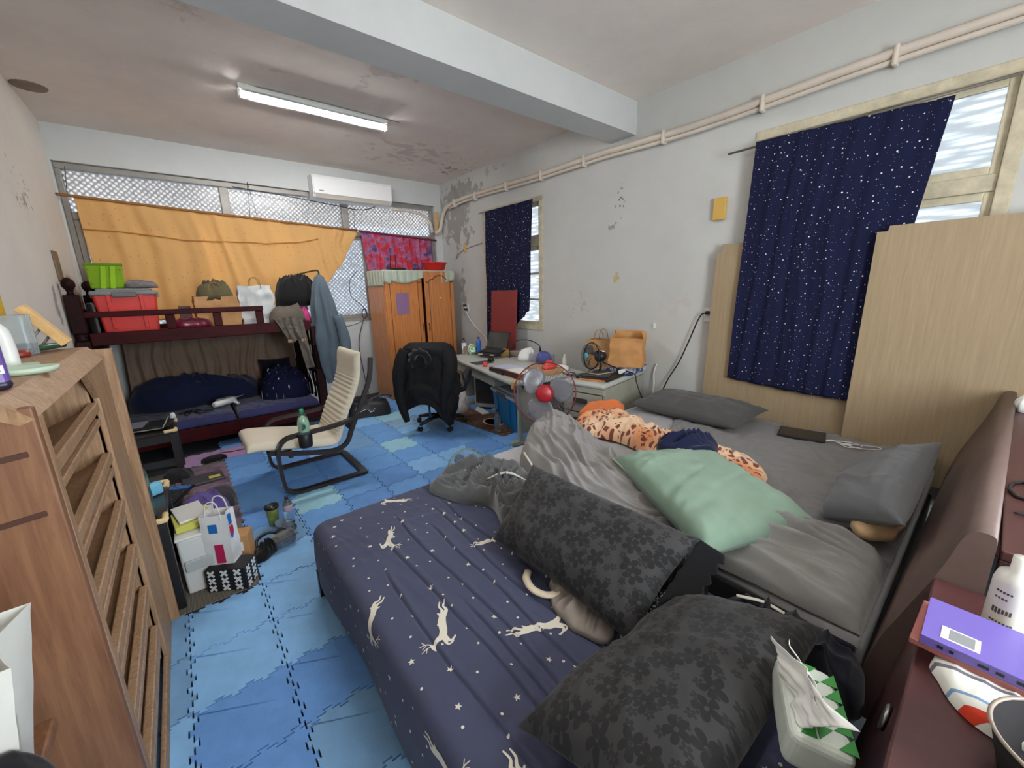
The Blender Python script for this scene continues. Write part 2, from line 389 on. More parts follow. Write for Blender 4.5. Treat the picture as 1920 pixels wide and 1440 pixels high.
# patterned glass
def pane_mat(name, scale, aspect=(1, 1, 1), tint=(.9, .95, 1, 1), lo=.2, hi=.65, kind='diamond'):
    m = bpy.data.materials.new(name); m.use_nodes = True; N = m.node_tree.nodes; L = m.node_tree.links
    N.remove(N['Principled BSDF']); out = N['Material Output']
    tc = N.new('ShaderNodeTexCoord'); mp = N.new('ShaderNodeMapping'); mp.inputs['Scale'].default_value = aspect; L.new(tc.outputs['Object'], mp.inputs['Vector'])
    v = N.new('ShaderNodeTexVoronoi'); v.inputs['Scale'].default_value = scale; v.inputs['Randomness'].default_value = .15 if kind == 'diamond' else .9
    if kind == 'diamond': mp.inputs['Rotation'].default_value = (0, R(45), 0)
    L.new(mp.outputs['Vector'], v.inputs['Vector'])
    r = N.new('ShaderNodeMapRange'); r.inputs[1].default_value = .1; r.inputs[2].default_value = .6; r.inputs[3].default_value = hi; r.inputs[4].default_value = lo
    L.new(v.outputs['Distance'], r.inputs[0])
    t = N.new('ShaderNodeBsdfTransparent'); t.inputs[0].default_value = tint
    d = N.new('ShaderNodeBsdfTranslucent'); d.inputs[0].default_value = tuple(c * .07 for c in tint[:3]) + (1,)
    mx = N.new('ShaderNodeMixShader'); L.new(r.outputs[0], mx.inputs[0]); L.new(d.outputs[0], mx.inputs[1]); L.new(t.outputs[0], mx.inputs[2])
    g = N.new('ShaderNodeBsdfGlossy'); g.inputs['Roughness'].default_value = .25; mx2 = N.new('ShaderNodeMixShader'); mx2.inputs[0].default_value = .04
    L.new(mx.outputs[0], mx2.inputs[1]); L.new(g.outputs[0], mx2.inputs[2]); L.new(mx2.outputs[0], out.inputs[0])
    return m
P_back = pane_mat('patterned_glass', 26, (1, 1, 1), (.93, .95, 1, 1), .06, .25)
P_side = pane_mat('reeded_glass', 9, (1, .55, 4), (.96, .98, 1, 1), .12, .22, 'rain')

# window_1: long aluminium window in the back wall
w1 = bpy.data.objects.new('window_1', None); COL.objects.link(w1); w1['kind'] = 'structure'; w1['label'] = 'long aluminium window of patterned glass across the back wall'
yw = 6.2; x0, x1, z0, z1, zt = -.705, 3.45, 1.13, 2.86, 2.37
for (a, b, c, d, nm) in ((x0, x1, z0, z0 + .05, 'sill'), (x0, x1, z1 - .06, z1, 'frame'), (x0, x0 + .045, z0 + .05, z1 - .06, 'frame'), (x1 - .045, x1, z0 + .05, z1 - .06, 'frame'), (x0 + .045, x1 - .045, zt - .04, zt + .03, 'transom')):
    mb = MB(); mb.bx(a, b, yw - .05, yw + .05, c, d, .006); mb.build(nm, M_alu, w1)
cols = [x0 + .045, .62, 2.02, x1 - .045]
for xm in (.66, 2.06):
    mb = MB(); mb.bx(xm - .045, xm + .045, yw - .04, yw + .04, zt + .03, z1 - .06, .006); mb.build('mullion', M_alu, w1)
for (a, b) in ((x0 + .045, .615), (.705, 2.015), (2.105, x1 - .045)):
    mb = MB(); mb.bx(a, b, yw - .004, yw + .004, zt + .03, z1 - .06); mb.build('pane', P_back, w1)
ed = [x0 + .045, .30, 1.30, 2.30, x1 - .045]
for i in range(4):
    dy = .018 if i % 2 else -.018
    sp = bpy.data.objects.new('sliding_sash', None); COL.objects.link(sp); sp.parent = w1
    for (a, b, c, d) in ((ed[i], ed[i] + .05, z0 + .05, zt - .04), (ed[i + 1] - .05, ed[i + 1], z0 + .05, zt - .04), (ed[i] + .05, ed[i + 1] - .05, z0 + .05, z0 + .1), (ed[i] + .05, ed[i + 1] - .05, zt - .08, zt - .04)):
        mb = MB(); mb.bx(a, b, yw + dy - .012, yw + dy + .012, c, d, .004); mb.build('sash_rail', M_alu, sp)
    mb = MB(); mb.bx(ed[i] + .05, ed[i + 1] - .05, yw + dy - .003, yw + dy + .003, z0 + .1, zt - .08); mb.build('pane', P_back, sp)
# side windows in the right wall
def side_window(name, y0, y1, z0, z1, zt, bars, label):
    w = bpy.data.objects.new(name, None); COL.objects.link(w); w['kind'] = 'structure'; w['label'] = label
    xw = XR + .04; f = .065
    for (a, b, c, d, nm) in ((y0, y1, z0, z0 + f, 'sill'), (y0, y1, z1 - f, z1, 'frame'), (y0, y0 + f, z0 + f, z1 - f, 'frame'), (y1 - f, y1, z0 + f, z1 - f, 'frame')):
        mb = MB(); mb.bx(xw - .055, xw + .04, a, b, c, d, .005); mb.build(nm, M_cream, w)
    mb = MB(); mb.bx(xw - .035, xw + .04, y0 + f, y1 - f, zt - .045, zt + .045, .006); mb.build('transom', M_cream, w)
    ym = (y0 + y1) / 2
    for (a, b, dx) in ((y0 + f, ym + .03, -.012), (ym - .03, y1 - f, .014)):
        for (za, zb, up) in ((z0 + f, zt - .045, False), (zt + .045, z1 - f, True)):
            s = bpy.data.objects.new('sash', None); COL.objects.link(s); s.parent = w
            for q in ((a, a + .04, za, zb), (b - .04, b, za, zb), (a + .04, b - .04, za, za + .045), (a + .04, b - .04, zb - .045, zb)):
                mb = MB(); mb.bx(xw + dx - .011, xw + dx + .011, *q, .004); mb.build('sash_rail', M_cream, s)
            mb = MB(); mb.bx(xw + dx - .003, xw + dx + .003, a + .04, b - .04, za + .045, zb - .045); mb.build('pane', P_side, s)
            if bars and not up:
                for k in (1, 2):
                    zz = za + (zb - za) * k / 3
                    mb = MB(); mb.bx(xw + dx - .008, xw + dx + .012, a + .04, b - .04, zz - .012, zz + .012); mb.build('glazing_bar', M_cream, s)
    return w
side_window('window_2', 3.71, 4.935, 1.02, 2.63, 2.10, True, 'small cream framed side window behind the narrow starry curtain')
side_window('window_3', .08, 1.40, 1.02, 2.645, 2.06, False, 'large cream framed side window behind the wide starry curtain')
side = bpy.data.objects.new('added_rear_window', None); COL.objects.link(side); side['kind'] = 'structure'  # window added out of view behind the camera to let in daylight
for q in ((.5, 1.7, .9, .96), (.5, 1.7, 2.44, 2.5), (.5, .56, .96, 2.44), (1.64, 1.7, .96, 2.44)):
    mb = MB(); mb.bx(q[0], q[1], YF - .1, YF - .03, q[2], q[3]); mb.build('frame', M_cream, side)

# ------------------------------------------------------------------ interlocking foam tiles
T = .318; TX, TY = .115, 2.335
def jig(n=6, d=.014, out=1, dl=.006):
    """tab offsets along one edge, s in 0..1 -> list of (s, offset)"""
    o = [(0, 0)]
    for i in range(n):
        a = (i + .25) / n; b = (i + .75) / n; sg = d if i % 2 else -d; w = .012; k = dl if sg * out > 0 else -dl; a += k; b -= k
        o += [(a + w, 0), (a - w, sg), (b + w, sg), (b - w, 0)]
    return o
def tile_mesh(mat, name):
    e = jig(out=-1); e2 = jig(out=1); g = .003; P = []
    L_ = T - 2 * g
    for s_, q in e: P.append((g + s_ * L_, g + q))
    for s_, q in e2: P.append((T - g + q, g + s_ * L_))
    for s_, q in reversed(e2[1:] + [(1, 0)]): P.append((g + s_ * L_, T - g + q))
    for s_, q in reversed(e[1:] + [(1, 0)]): P.append((g + q, g + s_ * L_))
    C = []
    for p in P:
        if not C or (abs(C[-1][0] - p[0]) + abs(C[-1][1] - p[1])) > 1e-4: C.append(p)
    mb = MB(); mb.prism(C, 0, .011); return mb.mesh(name, mat)
def foam(name, c):
    m = pm(name, c, .75, 0, .10, 9, .35, 420)
    return m
tints = [foam('foam_blue', rgb(112, 168, 230)), foam('foam_light_blue', rgb(140, 194, 244)), foam('foam_royal_blue', rgb(104, 156, 222)), foam('foam_steel_blue', rgb(122, 168, 212)),
         foam('foam_aqua_blue', rgb(160, 212, 232)), foam('foam_lilac', rgb(186, 148, 190)), foam('foam_faded_blue', rgb(146, 184, 216))]
tm = [tile_mesh(m, 'foam_tile') for m in tints]
rt = random.Random(5)
FIX = {(0, -1): 1, (0, -2): 1, (0, -3): 2, (-1, -1): 1, (-1, -2): 1, (-1, -3): 2, (-2, -1): 3, (-2, -2): 3, (-2, -3): 1, (1, 2): 4, (1, 3): 2, (2, 4): 2, (4, 4): 4, (5, 7): 4, (0, -4): 3, (-1, -4): 2, (5, 6): 6}
for i in range(-3, 11):
    for j in range(-7, 12):
        x, y = TX + i * T, TY + j * T
        if x + T > XR or x < XL or y + T > YB: continue
        if x > .45 and y + T < 2.0: continue                      # under the beds
        if i >= 4 and y + T < 2.05: continue
        if i < 0 and y + T > 2.35 and not (j in (7,) and i >= -1): continue   # woven mat and bunk side
        if i < 4 and y > 4.95: continue                           # under the bunk
        if j < -6: continue
        k = FIX.get((i, j), rt.choice([0, 0, 0, 1, 1, 2, 3, 0]))
        if j == 7 and i <= 0: k = 5
        o = bpy.data.objects.new('foam_tile', tm[k]); COL.objects.link(o); o.parent = FLOOR
        o.location = (x, y, rt.uniform(.001, .0025))
        o.rotation_euler = (0, 0, 0)
ZF = .0125      # top of the foam

# ------------------------------------------------------------------ ceiling items
def tube_light(name, loc, label, L_=1.24, E_=TUBE_E):
    t = thing(name, label, 'light', loc)
    mb = MB(); mb.box((0, 0, -.02), (L_, .09, .04), .01); mb.build('housing', pm('light_housing_white', rgb(232, 232, 228), .45), t)
    P = np.array([[(-L_ / 2 + .02 + (L_ - .04) * i, y, z) for (y, z) in ((-.09, -.070), (-.05, -.060), (-.02, -.052), (.02, -.052), (.05, -.060), (.09, -.070))] for i in (0, 1)], float)
    mb = MB(); mb.slab(P, .002); mb.build('reflector', pm('light_reflector', rgb(240, 240, 238), .3), t)
    for s_ in (-1, 1):
        mb = MB(); mb.box((s_ * (L_ / 2 - .006), 0, -.066), (.024, .05, .06), .006); mb.build('lamp_holder', M_white, t)
    mb = MB(); mb.tube([(-L_ / 2 + .015, 0, -.075), (L_ / 2 - .015, 0, -.075)], .016, 14); mb.build('tube', pm('glowing_tube_%d' % E_, (1, .995, .985, 1), .5, emit=E_), t)
    return t
tube_light('fluorescent_light', (1.28, 4.20, HC), 'long white fluorescent tube light glowing on the far ceiling')
tube_light('fluorescent_light', (1.5, -.1, HC), 'added unseen fill tube light on the near ceiling above the headboards', 1.24, TUBE_E * .32)  # weaker tube added out of view to fill the near bay with light
mb = MB(); mb.lathe([(.0, -.016), (.05, -.016), (.055, -.012), (.10, -.008), (.105, 0)], (-.61, 5.19, HC), 24); o = mb.build('ceiling_rose', pm('aged_metal', rgb(128, 112, 98), .6, .2)); tag(o, 'round rusty ceiling plate left of the tube light', 'ceiling plate')
# light feed cable
mb = MB(); mb.tube([(.66, 4.17, HC - .006), (1.2, 4.13, HC - .008), (1.95, 4.15, HC - .006), (2.0, 4.16, HC)], .004, 5, k=4); tag(mb.build('light_cable', pm('grey_cable', rgb(150, 146, 140), .6)), 'thin grey cable running along the ceiling beside the tube light', 'cable')

# air conditioner
t = thing('air_conditioner', 'white wall air conditioner above the long back window', 'air conditioner', (2.13, 6.10, 2.74))
mb = MB(); w = .53
prof = [(0, 0), (-.09, 0), (-.16, .03), (-.20, .08), (-.205, .24), (-.19, .29), (-.02, .30), (0, .30)]
mb.prism([(p[0], p[1]) for p in prof], -w, w, 0, Matrix(((0, 0, 1, 0), (1, 0, 0, 0), (0, 1, 0, 0), (0, 0, 0, 1)))); mb.build('body', pm('ac_white', rgb(226, 226, 226), .35), t)
mb = MB(); mb.box((0, -.207, .165), (1.04, .012, .20), .008); mb.build('front_panel', pm('ac_panel_white', rgb(232, 232, 232), .25), t)
mb = MB(); mb.box((0, -.178, .045), (.98, .008, .06), .003, (R(38), 0, 0)); mb.build('louver', pm('ac_louver', rgb(206, 198, 186), .4), t)
mb = MB(); mb.box((-.43, -.2145, .10), (.055, .003, .010)); mb.build('badge', pm('badge_grey', rgb(90, 100, 120), .4), t)
mb = MB(); mb.box((-.49, -.2145, .245), (.035, .003, .010)); mb.build('sticker', M_paper, t)
# drooping cable under it
mb = MB(); mb.tube([(.75, 6.08, 2.80), (1.3, 6.06, 2.76), (1.9, 6.02, 2.70), (2.18, 6.0, 2.67), (2.35, 6.0, 2.70), (2.45, 6.02, 2.745)], .006, 6, k=6); tag(mb.build('drooping_cable', M_black), 'black cable drooping beneath the air conditioner', 'cable')
# pipe bundle along the right wall
t = thing('pipe_trunking', 'cream pipe trunking running along the right wall under the ceiling beam', 'pipe', (3.53, 0, 2.84))
pp = [(3.42, 6.05, 2.44), (3.50, 6.02, 2.52), (3.53, 5.97, 2.72), (3.535, 5.78, 2.83), (3.535, 5.3, 2.865), (3.535, 4.5, 2.855), (3.535, 3.8, 2.84), (3.535, 2.9, 2.845), (3.535, 2.55, 2.835), (3.535, 2.4, 2.83), (3.535, 1.88, 2.82), (3.535, 1.37, 2.835), (3.535, .66, 2.86), (3.535, -.4, 2.86), (3.535, -1.69, 2.87)]
M_trunk = pm('cream_pipe', rgb(212, 200, 186), .55, 0, .06, 6)
mb = MB(); mb.tube(pp, .028, 10, k=5); mb.build('pipe', M_trunk, t, True)
mb = MB(); mb.tube([(p[0] - .0, p[1], p[2] - .045) for p in pp[3:]], .017, 8, k=4); mb.build('drain_pipe', M_trunk, t, True)
for y, z in ((5.6, 2.85), (5.05, 2.855), (4.35, 2.85), (3.7, 2.84), (3.05, 2.845), (2.15, 2.825), (1.37, 2.835), (.66, 2.86)):
    mb = MB(); mb.box((3.535, y, z - .018), (.069, .03, .115), .012); mb.build('pipe_clamp', M_trunk, t, True)
t2 = thing('pipe_elbow', 'orange brown insulated pipe stub beside the right end of the long back window', 'pipe', (3.42, 6.08, 2.42))
mb = MB(); mb.tube([(2.72, 6.06, 2.74), (3.0, 6.06, 2.735), (3.2, 6.05, 2.70), (3.32, 6.04, 2.60), (3.36, 6.04, 2.45)], .022, 8, k=5); mb.build('pipe', M_trunk, t2, True)
mb = MB(); mb.box((3.465, 6.085, 2.6), (.05, .03, .36), .004); mb.build('wood_strip', M_pine, t2, True)
# ------------------------------------------------------------------ curtains
def polyl(pts, t):
    P = np.array(pts, float); d = np.r_[0, np.cumsum(np.linalg.norm(np.diff(P, axis=0), axis=1))]; d /= d[-1]
    return np.stack([np.interp(t, d, P[:, k]) for k in range(P.shape[1])], -1)
def drape(top, bot, nrm, nu, nv, nf, amp, seed=1, grow=.5, wr=.004):
    u = np.linspace(0, 1, nu); v = np.linspace(0, 1, nv); A = polyl(top, u); B = polyl(bot, u)
    P = A[:, None, :] * (1 - v)[None, :, None] + B[:, None, :] * v[None, :, None]
    U, V = np.meshgrid(u, v, indexing='ij')
    ph = U * nf * 2 * np.pi + 2.2 * pn(U * nf * .45, V * 1.3, seed) + pn(U * 3, V * 2, seed + 3)
    off = amp * (grow + (1 - grow) * V) * (np.sin(ph) + .35 * np.sin(2.3 * ph + 1)) + wr * pn(U * nf * 2.2, V * 7, seed + 9)
    L_ = np.linalg.norm(A[-1] - A[0]); H_ = np.linalg.norm(B - A, axis=1)[:, None]
    UV = np.stack([U * L_, V * H_], -1)
    return P + off[..., None] * np.array(nrm), UV
def star_mat():
    m, N, L, B = nodes('navy_starry_fabric'); uv = uvnode(N)
    a = dots(N, L, uv, 22, .04, .12, .6, .03); b = dots(N, L, uv, 56, .05, .13, .22, .04)
    k = math_(N, L, 'MAXIMUM', a, math_(N, L, 'MULTIPLY', b, .6))
    c = mixc(N, L, k, rgb(24, 27, 56), rgb(226, 226, 230)); L.new(c, B.inputs['Base Color']); B.inputs['Roughness'].default_value = .85; B.inputs['Specular IOR Level'].default_value = .15
    weave(N, L, B, 900, .2); return m
M_star = star_mat()
t = thing('starry_curtain', 'wide navy curtain with white stars hanging over the large side window', 'curtain', (3.47, 1.0, 2.55), group='navy starry curtains')
P, UV = drape([(3.475, 1.365, 2.555), (3.475, .365, 2.525)], [(3.462, 1.395, .785), (3.462, .9, .75), (3.462, .54, .745)], (1, 0, 0), 160, 90, 6, .008, 3, .7)
mb = MB(); mb.slab(P, .0015, uv=UV); mb.build('cloth', M_star, t, True)
mb = MB(); mb.tube([(3.492, 1.565, 2.525), (3.492, .03, 2.555)], .008, 8); mb.build('rod', pm('grey_rod', rgb(116, 108, 100), .5, .3), t, True)
t = thing('starry_curtain', 'narrow navy starry curtain over the small side window behind the maroon board', 'curtain', (3.47, 4.5, 2.55), group='navy starry curtains')
P, UV = drape([(3.49, 4.78, 2.585), (3.49, 3.80, 2.585)], [(3.47, 4.80, .80), (3.46, 4.50, .79), (3.46, 4.25, .85), (3.47, 4.12, 1.08), (3.475, 3.88, 1.27)], (1, 0, 0), 120, 80, 6, .010, 8)
mb = MB(); mb.slab(P, .0015, uv=UV); mb.build('cloth', M_star, t, True)
mb = MB(); mb.tube([(3.505, 4.95, 2.59), (3.505, 3.70, 2.59)], .007, 8); mb.build('rod', M_steel, t, True)

m_y, N, L, B = nodes('yellow_sheer_fabric'); uv = uvnode(N)
k = dots(N, L, uv, 17, .03, .14, .6, .05); base = mixc(N, L, k, rgb(246, 208, 146), rgb(226, 170, 104))
L.new(base, B.inputs['Base Color']); B.inputs['Roughness'].default_value = .85; B.inputs['Specular IOR Level'].default_value = .1
tr = N.new('ShaderNodeBsdfTranslucent'); L.new(base, tr.inputs[0]); mx = N.new('ShaderNodeMixShader'); mx.inputs[0].default_value = .5
L.new(B.outputs[0], mx.inputs[1]); L.new(tr.outputs[0], mx.inputs[2]); L.new(mx.outputs[0], N['Material Output'].inputs[0])
t = thing('yellow_curtain', 'thin yellow curtain glowing with daylight across the long back window', 'curtain', (.8, 6.03, 2.45))
P, UV = drape([(-.605, 6.03, 2.53), (.8, 6.03, 2.455), (2.15, 6.03, 2.395)], [(-.57, 6.03, 1.33), (.3, 6.02, 1.25), (1.2, 6.02, 1.30), (1.62, 6.03, 1.62), (1.9, 6.03, 1.95), (2.135, 6.03, 2.34)], (0, 1, 0), 260, 60, 9, .020, 5, .6, .006)
mb = MB(); mb.slab(P, .001, uv=UV); mb.build('cloth', m_y, t, True)
hem = pm('brown_hem', rgb(150, 102, 54), .8)
mb = MB(); mb.tube([(-.64, 6.015, 2.535), (-.605, 6.015, 2.53), (.8, 6.012, 2.458), (2.15, 6.012, 2.398)], .014, 8, k=3); mb.build('hem', hem, t, True)
mb = MB(); hl = [P[int(i), 15] + np.array((0, -.012, .01 * math.sin(i * .06))) for i in range(0, 205, 6)]; mb.tube(hl, .007, 6); mb.build('seam', pm('curtain_seam', rgb(190, 126, 60), .8), t, True)
for x, zt in ((-.61, 2.80), (.90, 2.86), (2.14, 2.66)):
    mb = MB()
    zz = 2.53 - (x + .6) * .051
    mb.tube([(x - .03, 6.01, zz), (x, 6.03, zt)], .003, 5)
    if x > 0 and x < 2: mb.tube([(x + .05, 6.01, zz - .01), (x, 6.03, zt)], .003, 5)
    mb.build('hanging_string', M_black, t, True)
m_r, N, L, B = nodes('red_floral_fabric'); uv = uvnode(N)
n1 = N.new('ShaderNodeTexNoise'); n1.inputs['Scale'].default_value = 7; n1.inputs['Detail'].default_value = 5; L.new(uv, n1.inputs['Vector'])
r1 = N.new('ShaderNodeValToRGB'); e = r1.color_ramp; e.elements[0].position = .36; e.elements[0].color = rgb(110, 98, 150); e.elements[1].position = .66; e.elements[1].color = rgb(226, 70, 90)
q = e.elements.new(.46); q.color = rgb(214, 150, 190); q = e.elements.new(.55); q.color = rgb(214, 100, 140)
L.new(n1.outputs['Fac'], r1.inputs['Fac']); base = mixc(N, L, dots(N, L, uv, 7, .16, .36, .55, .05), r1.outputs['Color'], rgb(236, 72, 84))
L.new(base, B.inputs['Base Color']); B.inputs['Roughness'].default_value = .85; tr = N.new('ShaderNodeBsdfTranslucent'); L.new(base, tr.inputs[0]); mx = N.new('ShaderNodeMixShader'); mx.inputs[0].default_value = .5
L.new(B.outputs[0], mx.inputs[1]); L.new(tr.outputs[0], mx.inputs[2]); L.new(mx.outputs[0], N['Material Output'].inputs[0])
t = thing('red_curtain', 'short red and purple floral curtain behind the red basin', 'curtain', (2.8, 6.03, 2.35))
P, UV = drape([(2.20, 6.03, 2.39), (3.30, 6.03, 2.335)], [(2.28, 6.03, 1.70), (3.33, 6.03, 1.70)], (0, 1, 0), 200, 30, 12, .022, 12, .8)
mb = MB(); mb.slab(P, .001, uv=UV); mb.build('cloth', m_r, t, True)
mb = MB(); mb.tube([(2.17, 6.012, 2.392), (3.30, 6.012, 2.336), (3.41, 6.03, 2.33)], .015, 8); mb.build('hem', pm('dark_red_hem', rgb(112, 30, 56), .8), t, True)

# ------------------------------------------------------------------ wardrobe
wd = thing('wardrobe', 'orange brown wooden wardrobe with arched door panels in the far corner', 'wardrobe', (2.21, 5.42, ZF), R(4))
Wd, Dd, Hh = 1.15, .48, 1.815
mb = MB(); mb.bx(0, .02, 0, Dd, 0, Hh, .003); mb.bx(Wd - .02, Wd, 0, Dd, 0, Hh, .003); mb.bx(.02, Wd - .02, Dd - .015, Dd, 0, Hh); mb.bx(.02, Wd - .02, .01, Dd - .015, Hh - .03, Hh); mb.bx(.02, Wd - .02, .01, Dd - .015, .05, .07); mb.bx(.02, Wd - .02, .01, Dd - .015, .42, .44); mb.bx(.02, Wd - .02, .02, .04, 0, .05); mb.bx(.58, .60, .01, Dd - .02, .07, Hh - .03)
mb.build('body', M_orangewood, wd)
def door(x0, x1, y, ang=0, handle_right=True):
    w = x1 - x0; o = bpy.data.objects.new('door', None); COL.objects.link(o); o.parent = wd
    o.matrix_basis = Matrix.Translation(Vector((x0 if handle_right else x1, y, .445))) @ Matrix.Rotation(ang, 4, 'Z')
    s = 1 if handle_right else -1; h = Hh - .45
    mb = MB(); mb.bx(0, s * w, -.02, 0, 0, h, .004); mb.build('door_leaf', M_orangewood, o)
    a = .03; top = h - .15
    arch = [(.02, top), (.06, top - .005), (.10, top + .035), (.14, top + .035), (w * .36, top + .075), (w * .5, top + .095), (w * .64, top + .075), (w - .14, top + .035), (w - .10, top + .035), (w - .06, top - .005), (w - .02, top)]
    mb = MB(); mb.tube([(s * p[0], -.022, p[1]) for p in arch], .006, 6, k=5); mb.build('arch_moulding', M_orangedk, o)
    mb = MB()
    mb.tube([(s * .07, -.021, .05), (s * .07, -.021, top - .01)], .004, 5); mb.tube([(s * (w - .07), -.021, .05), (s * (w - .07), -.021, top - .01)], .004, 5); mb.tube([(s * .07, -.021, .05), (s * (w - .07), -.021, .05)], .004, 5)
    mb.build('panel_groove', M_orangedk, o)
    mb = MB(); mb.tube([(s * (w - .025), -.022, .52), (s * (w - .025), -.038, .535), (s * (w - .025), -.038, .605), (s * (w - .025), -.022, .62)], .006, 8); mb.build('handle', pm('dark_bronze', rgb(60, 36, 24), .4, .6), o)
    return o
d1 = door(.012, .585, 0, 0, True); d2 = door(.605, 1.14, 0, R(5), False)
mb = MB(); mb.lathe([(0, -.014), (.012, -.012), (.016, -.004), (.016, .004)], (0, 0, 0), 12, 0, Matrix.Translation(Vector((-.27, -.026, .98))) @ Matrix.Rotation(R(-90), 4, 'X')); mb.build('knob', pm('pink_knob', rgb(232, 176, 150), .4), d2)
mb = MB()
for (a, b, z0_, z1_, out) in ((.012, .57, .245, .425, 0), (.012, .57, .06, .235, 0), (.585, 1.14, .06, .235, 0)):
    dr = MB(); dr.bx(a, b, -.02, .0, z0_, z1_, .004); dr.bx(a + .01, b - .01, 0, .3, z0_ + .02, z1_ - .03); oo = dr.build('drawer', M_orangewood, wd)
    k = MB(); k.lathe([(0, -.022), (.012, -.02), (.012, -.006), (.008, 0)], (0, 0, 0), 10, 0, Matrix.Translation(Vector(((a + b) / 2, -.021, (z0_ + z1_) / 2))) @ Matrix.Rotation(R(-90), 4, 'X')); k.build('knob', M_orangedk, oo)
dr = MB(); dr.bx(.585, 1.14, -.17, -.15, .245, .42, .004); dr.bx(.60, .615, -.15, .25, .26, .38); dr.bx(1.11, 1.125, -.15, .25, .26, .38); dr.bx(.615, 1.11, -.15, .25, .26, .27); dr.bx(.615, 1.11, .235, .25, .27, .38); dr.build('drawer', M_orangewood, wd, label='pulled out drawer')
# purple paper on the left door
t = thing('purple_paper', 'purple sheet of paper taped to the left wardrobe door', 'paper', (0, 0, 0))
M_purp = pm('purple_paper', rgb(140, 106, 142), .7)
Mw = wd.matrix_basis
mb = MB(); mb.add([Mw @ Vector(p) for p in ((.16, -.0245, 1.22), (.355, -.0245, 1.22), (.355, -.0245, 1.51), (.16, -.0245, 1.51), (.16, -.0265, 1.22), (.355, -.0265, 1.22), (.355, -.0265, 1.51), (.16, -.0265, 1.51))], [(0, 1, 2, 3), (7, 6, 5, 4), (0, 4, 5, 1), (1, 5, 6, 2), (2, 6, 7, 3), (3, 7, 4, 0)]); mb.build('sheet', M_purp, t)
# cloth over the wardrobe top
m_tc, N, L, B = nodes('pale_green_striped_cloth'); uv = uvnode(N); wv = N.new('ShaderNodeTexWave'); wv.inputs['Scale'].default_value = 22; L.new(uv, wv.inputs['Vector'])
c = mixc(N, L, wv.outputs['Fac'], rgb(196, 202, 184), rgb(156, 166, 148)); L.new(c, B.inputs['Base Color']); B.inputs['Roughness'].default_value = .9
t = thing('wardrobe_cloth', 'pale green striped cloth draped over the wardrobe top', 'cloth', wd.location, R(4))
t.location = wd.matrix_basis.translation; 
n = 70; xs = np.linspace(-.22, 1.22, n); ys = np.linspace(-.10, .46, 50); X, Y = np.meshgrid(xs, ys, indexing='ij')
zt = Hh + .008
ox = np.maximum(-.01 - X, 0) + np.maximum(X - 1.155, 0); oy = np.maximum(-.035 - Y, 0)
hang = np.maximum(ox, oy * (1.6 + 1.2 * np.abs(np.sin(X * 5.2)) + .8 * (X < .1)))
PX = np.clip(X, -.012, 1.16) + .008 * np.sin(Y * 70) * (ox > 0); PY = np.maximum(Y, -.035) + .006 * np.sin(X * 60) * (oy > 0)
PZ = zt - hang + .002 * pn(X * 12, Y * 12, 4)
mb = MB(); mb.slab(np.stack([PX, PY, PZ], -1), .0015, uv=np.stack([X, Y], -1)); mb.build('cloth', m_tc, t)
Tw = Mw @ Vector((.90, .10, Hh + .012))
mb = MB(); mb.lathe([(.0, .0), (.13, 0), (.15, .01), (.185, .10), (.21, .108), (.212, .116), (.18, .11), (.145, .016), (0, .008)], Tw, 32, sy=.85); tag(mb.build('plastic_basin', M_red), 'bright red plastic basin on top of the wardrobe', 'basin')
Tr = Mw @ Vector((.32, .20, Hh + .012))
t = thing('router', 'black router with two upright antennas on top of the wardrobe', 'router', Tr, R(4))
mb = MB(); mb.box((0, 0, .018), (.24, .14, .03), .012); mb.build('body', M_black, t)
for s_ in (-.05, .03):
    mb = MB(); mb.tube([(s_, .06, .03), (s_, .065, .06), (s_ + .01, .07, .22)], [.007, .006, .005], 8); mb.build('antenna', M_black, t)

# ------------------------------------------------------------------ bunk bed
bb = thing('bunk_bed', 'dark mahogany bunk bed piled with bags under the yellow curtain', 'bed', (.25, 5.5, 0))
yf, yr = 4.97, 5.95; xa, xb = -.66, 1.17
def B_(nm, *a, bev=.006, m=M_dwood):
    mb = MB(); mb.bx(*a, bev); mb.build(nm, m, bb, True)
B_('upper_rail', xa + .05, xb - .045, yf - .03, yf + .02, 1.145, 1.255)
B_('upper_rail', xa + .05, xb - .045, yr - .02, yr + .03, 1.145, 1.255)
B_('guard_rail', xa + .04, .70, yf - .02, yf + .01, 1.385, 1.435)
for x in (-.06, .30, .66): B_('guard_post', x - .035, x + .035, yf - .012, yf + .004, 1.255, 1.385)
B_('bed_board', xa + .05, xb - .02, yf + .02, yr - .02, 1.19, 1.21)
B_('bed_board', xa + .05, xb - .02, yf + .02, yr - .02, .245, .27)
B_('lower_rail', xa + .05, xb - .045, yf - .03, yf + .02, .13, .285)
B_('lower_rail', xa + .05, xb - .045, yr - .02, yr + .03, .13, .27)
for x in (xa, xb):
    for y in (yf, yr):
        mb = MB(); top = 1.5 if x == xa else 1.16
        mb.box((x, y, .35), (.09, .09, .70), .006); mb.box((x, y, 1.08), (.09, .09, .22), .006)
        mb.lathe([(.032, .70), (.044, .72), (.03, .75), (.042, .80), (.046, .88), (.036, .95), (.044, .965), (.032, .975)], (x, y, 0), 16)
        if x == xa:
            mb.box((x, y, 1.42), (.09, .09, .32), .006)
            mb.lathe([(.03, 1.19), (.044, 1.205), (.03, 1.22), (.042, 1.24), (.03, 1.262)], (x, y, 0), 16)
            mb.lathe([(.03, 1.575), (.02, 1.60), (.024, 1.62), (.042, 1.65), (.044, 1.675), (.035, 1.70), (.012, 1.72), (0, 1.722)], (x, y, 0), 16)
        mb.build('post', M_dwoodv, bb, True)
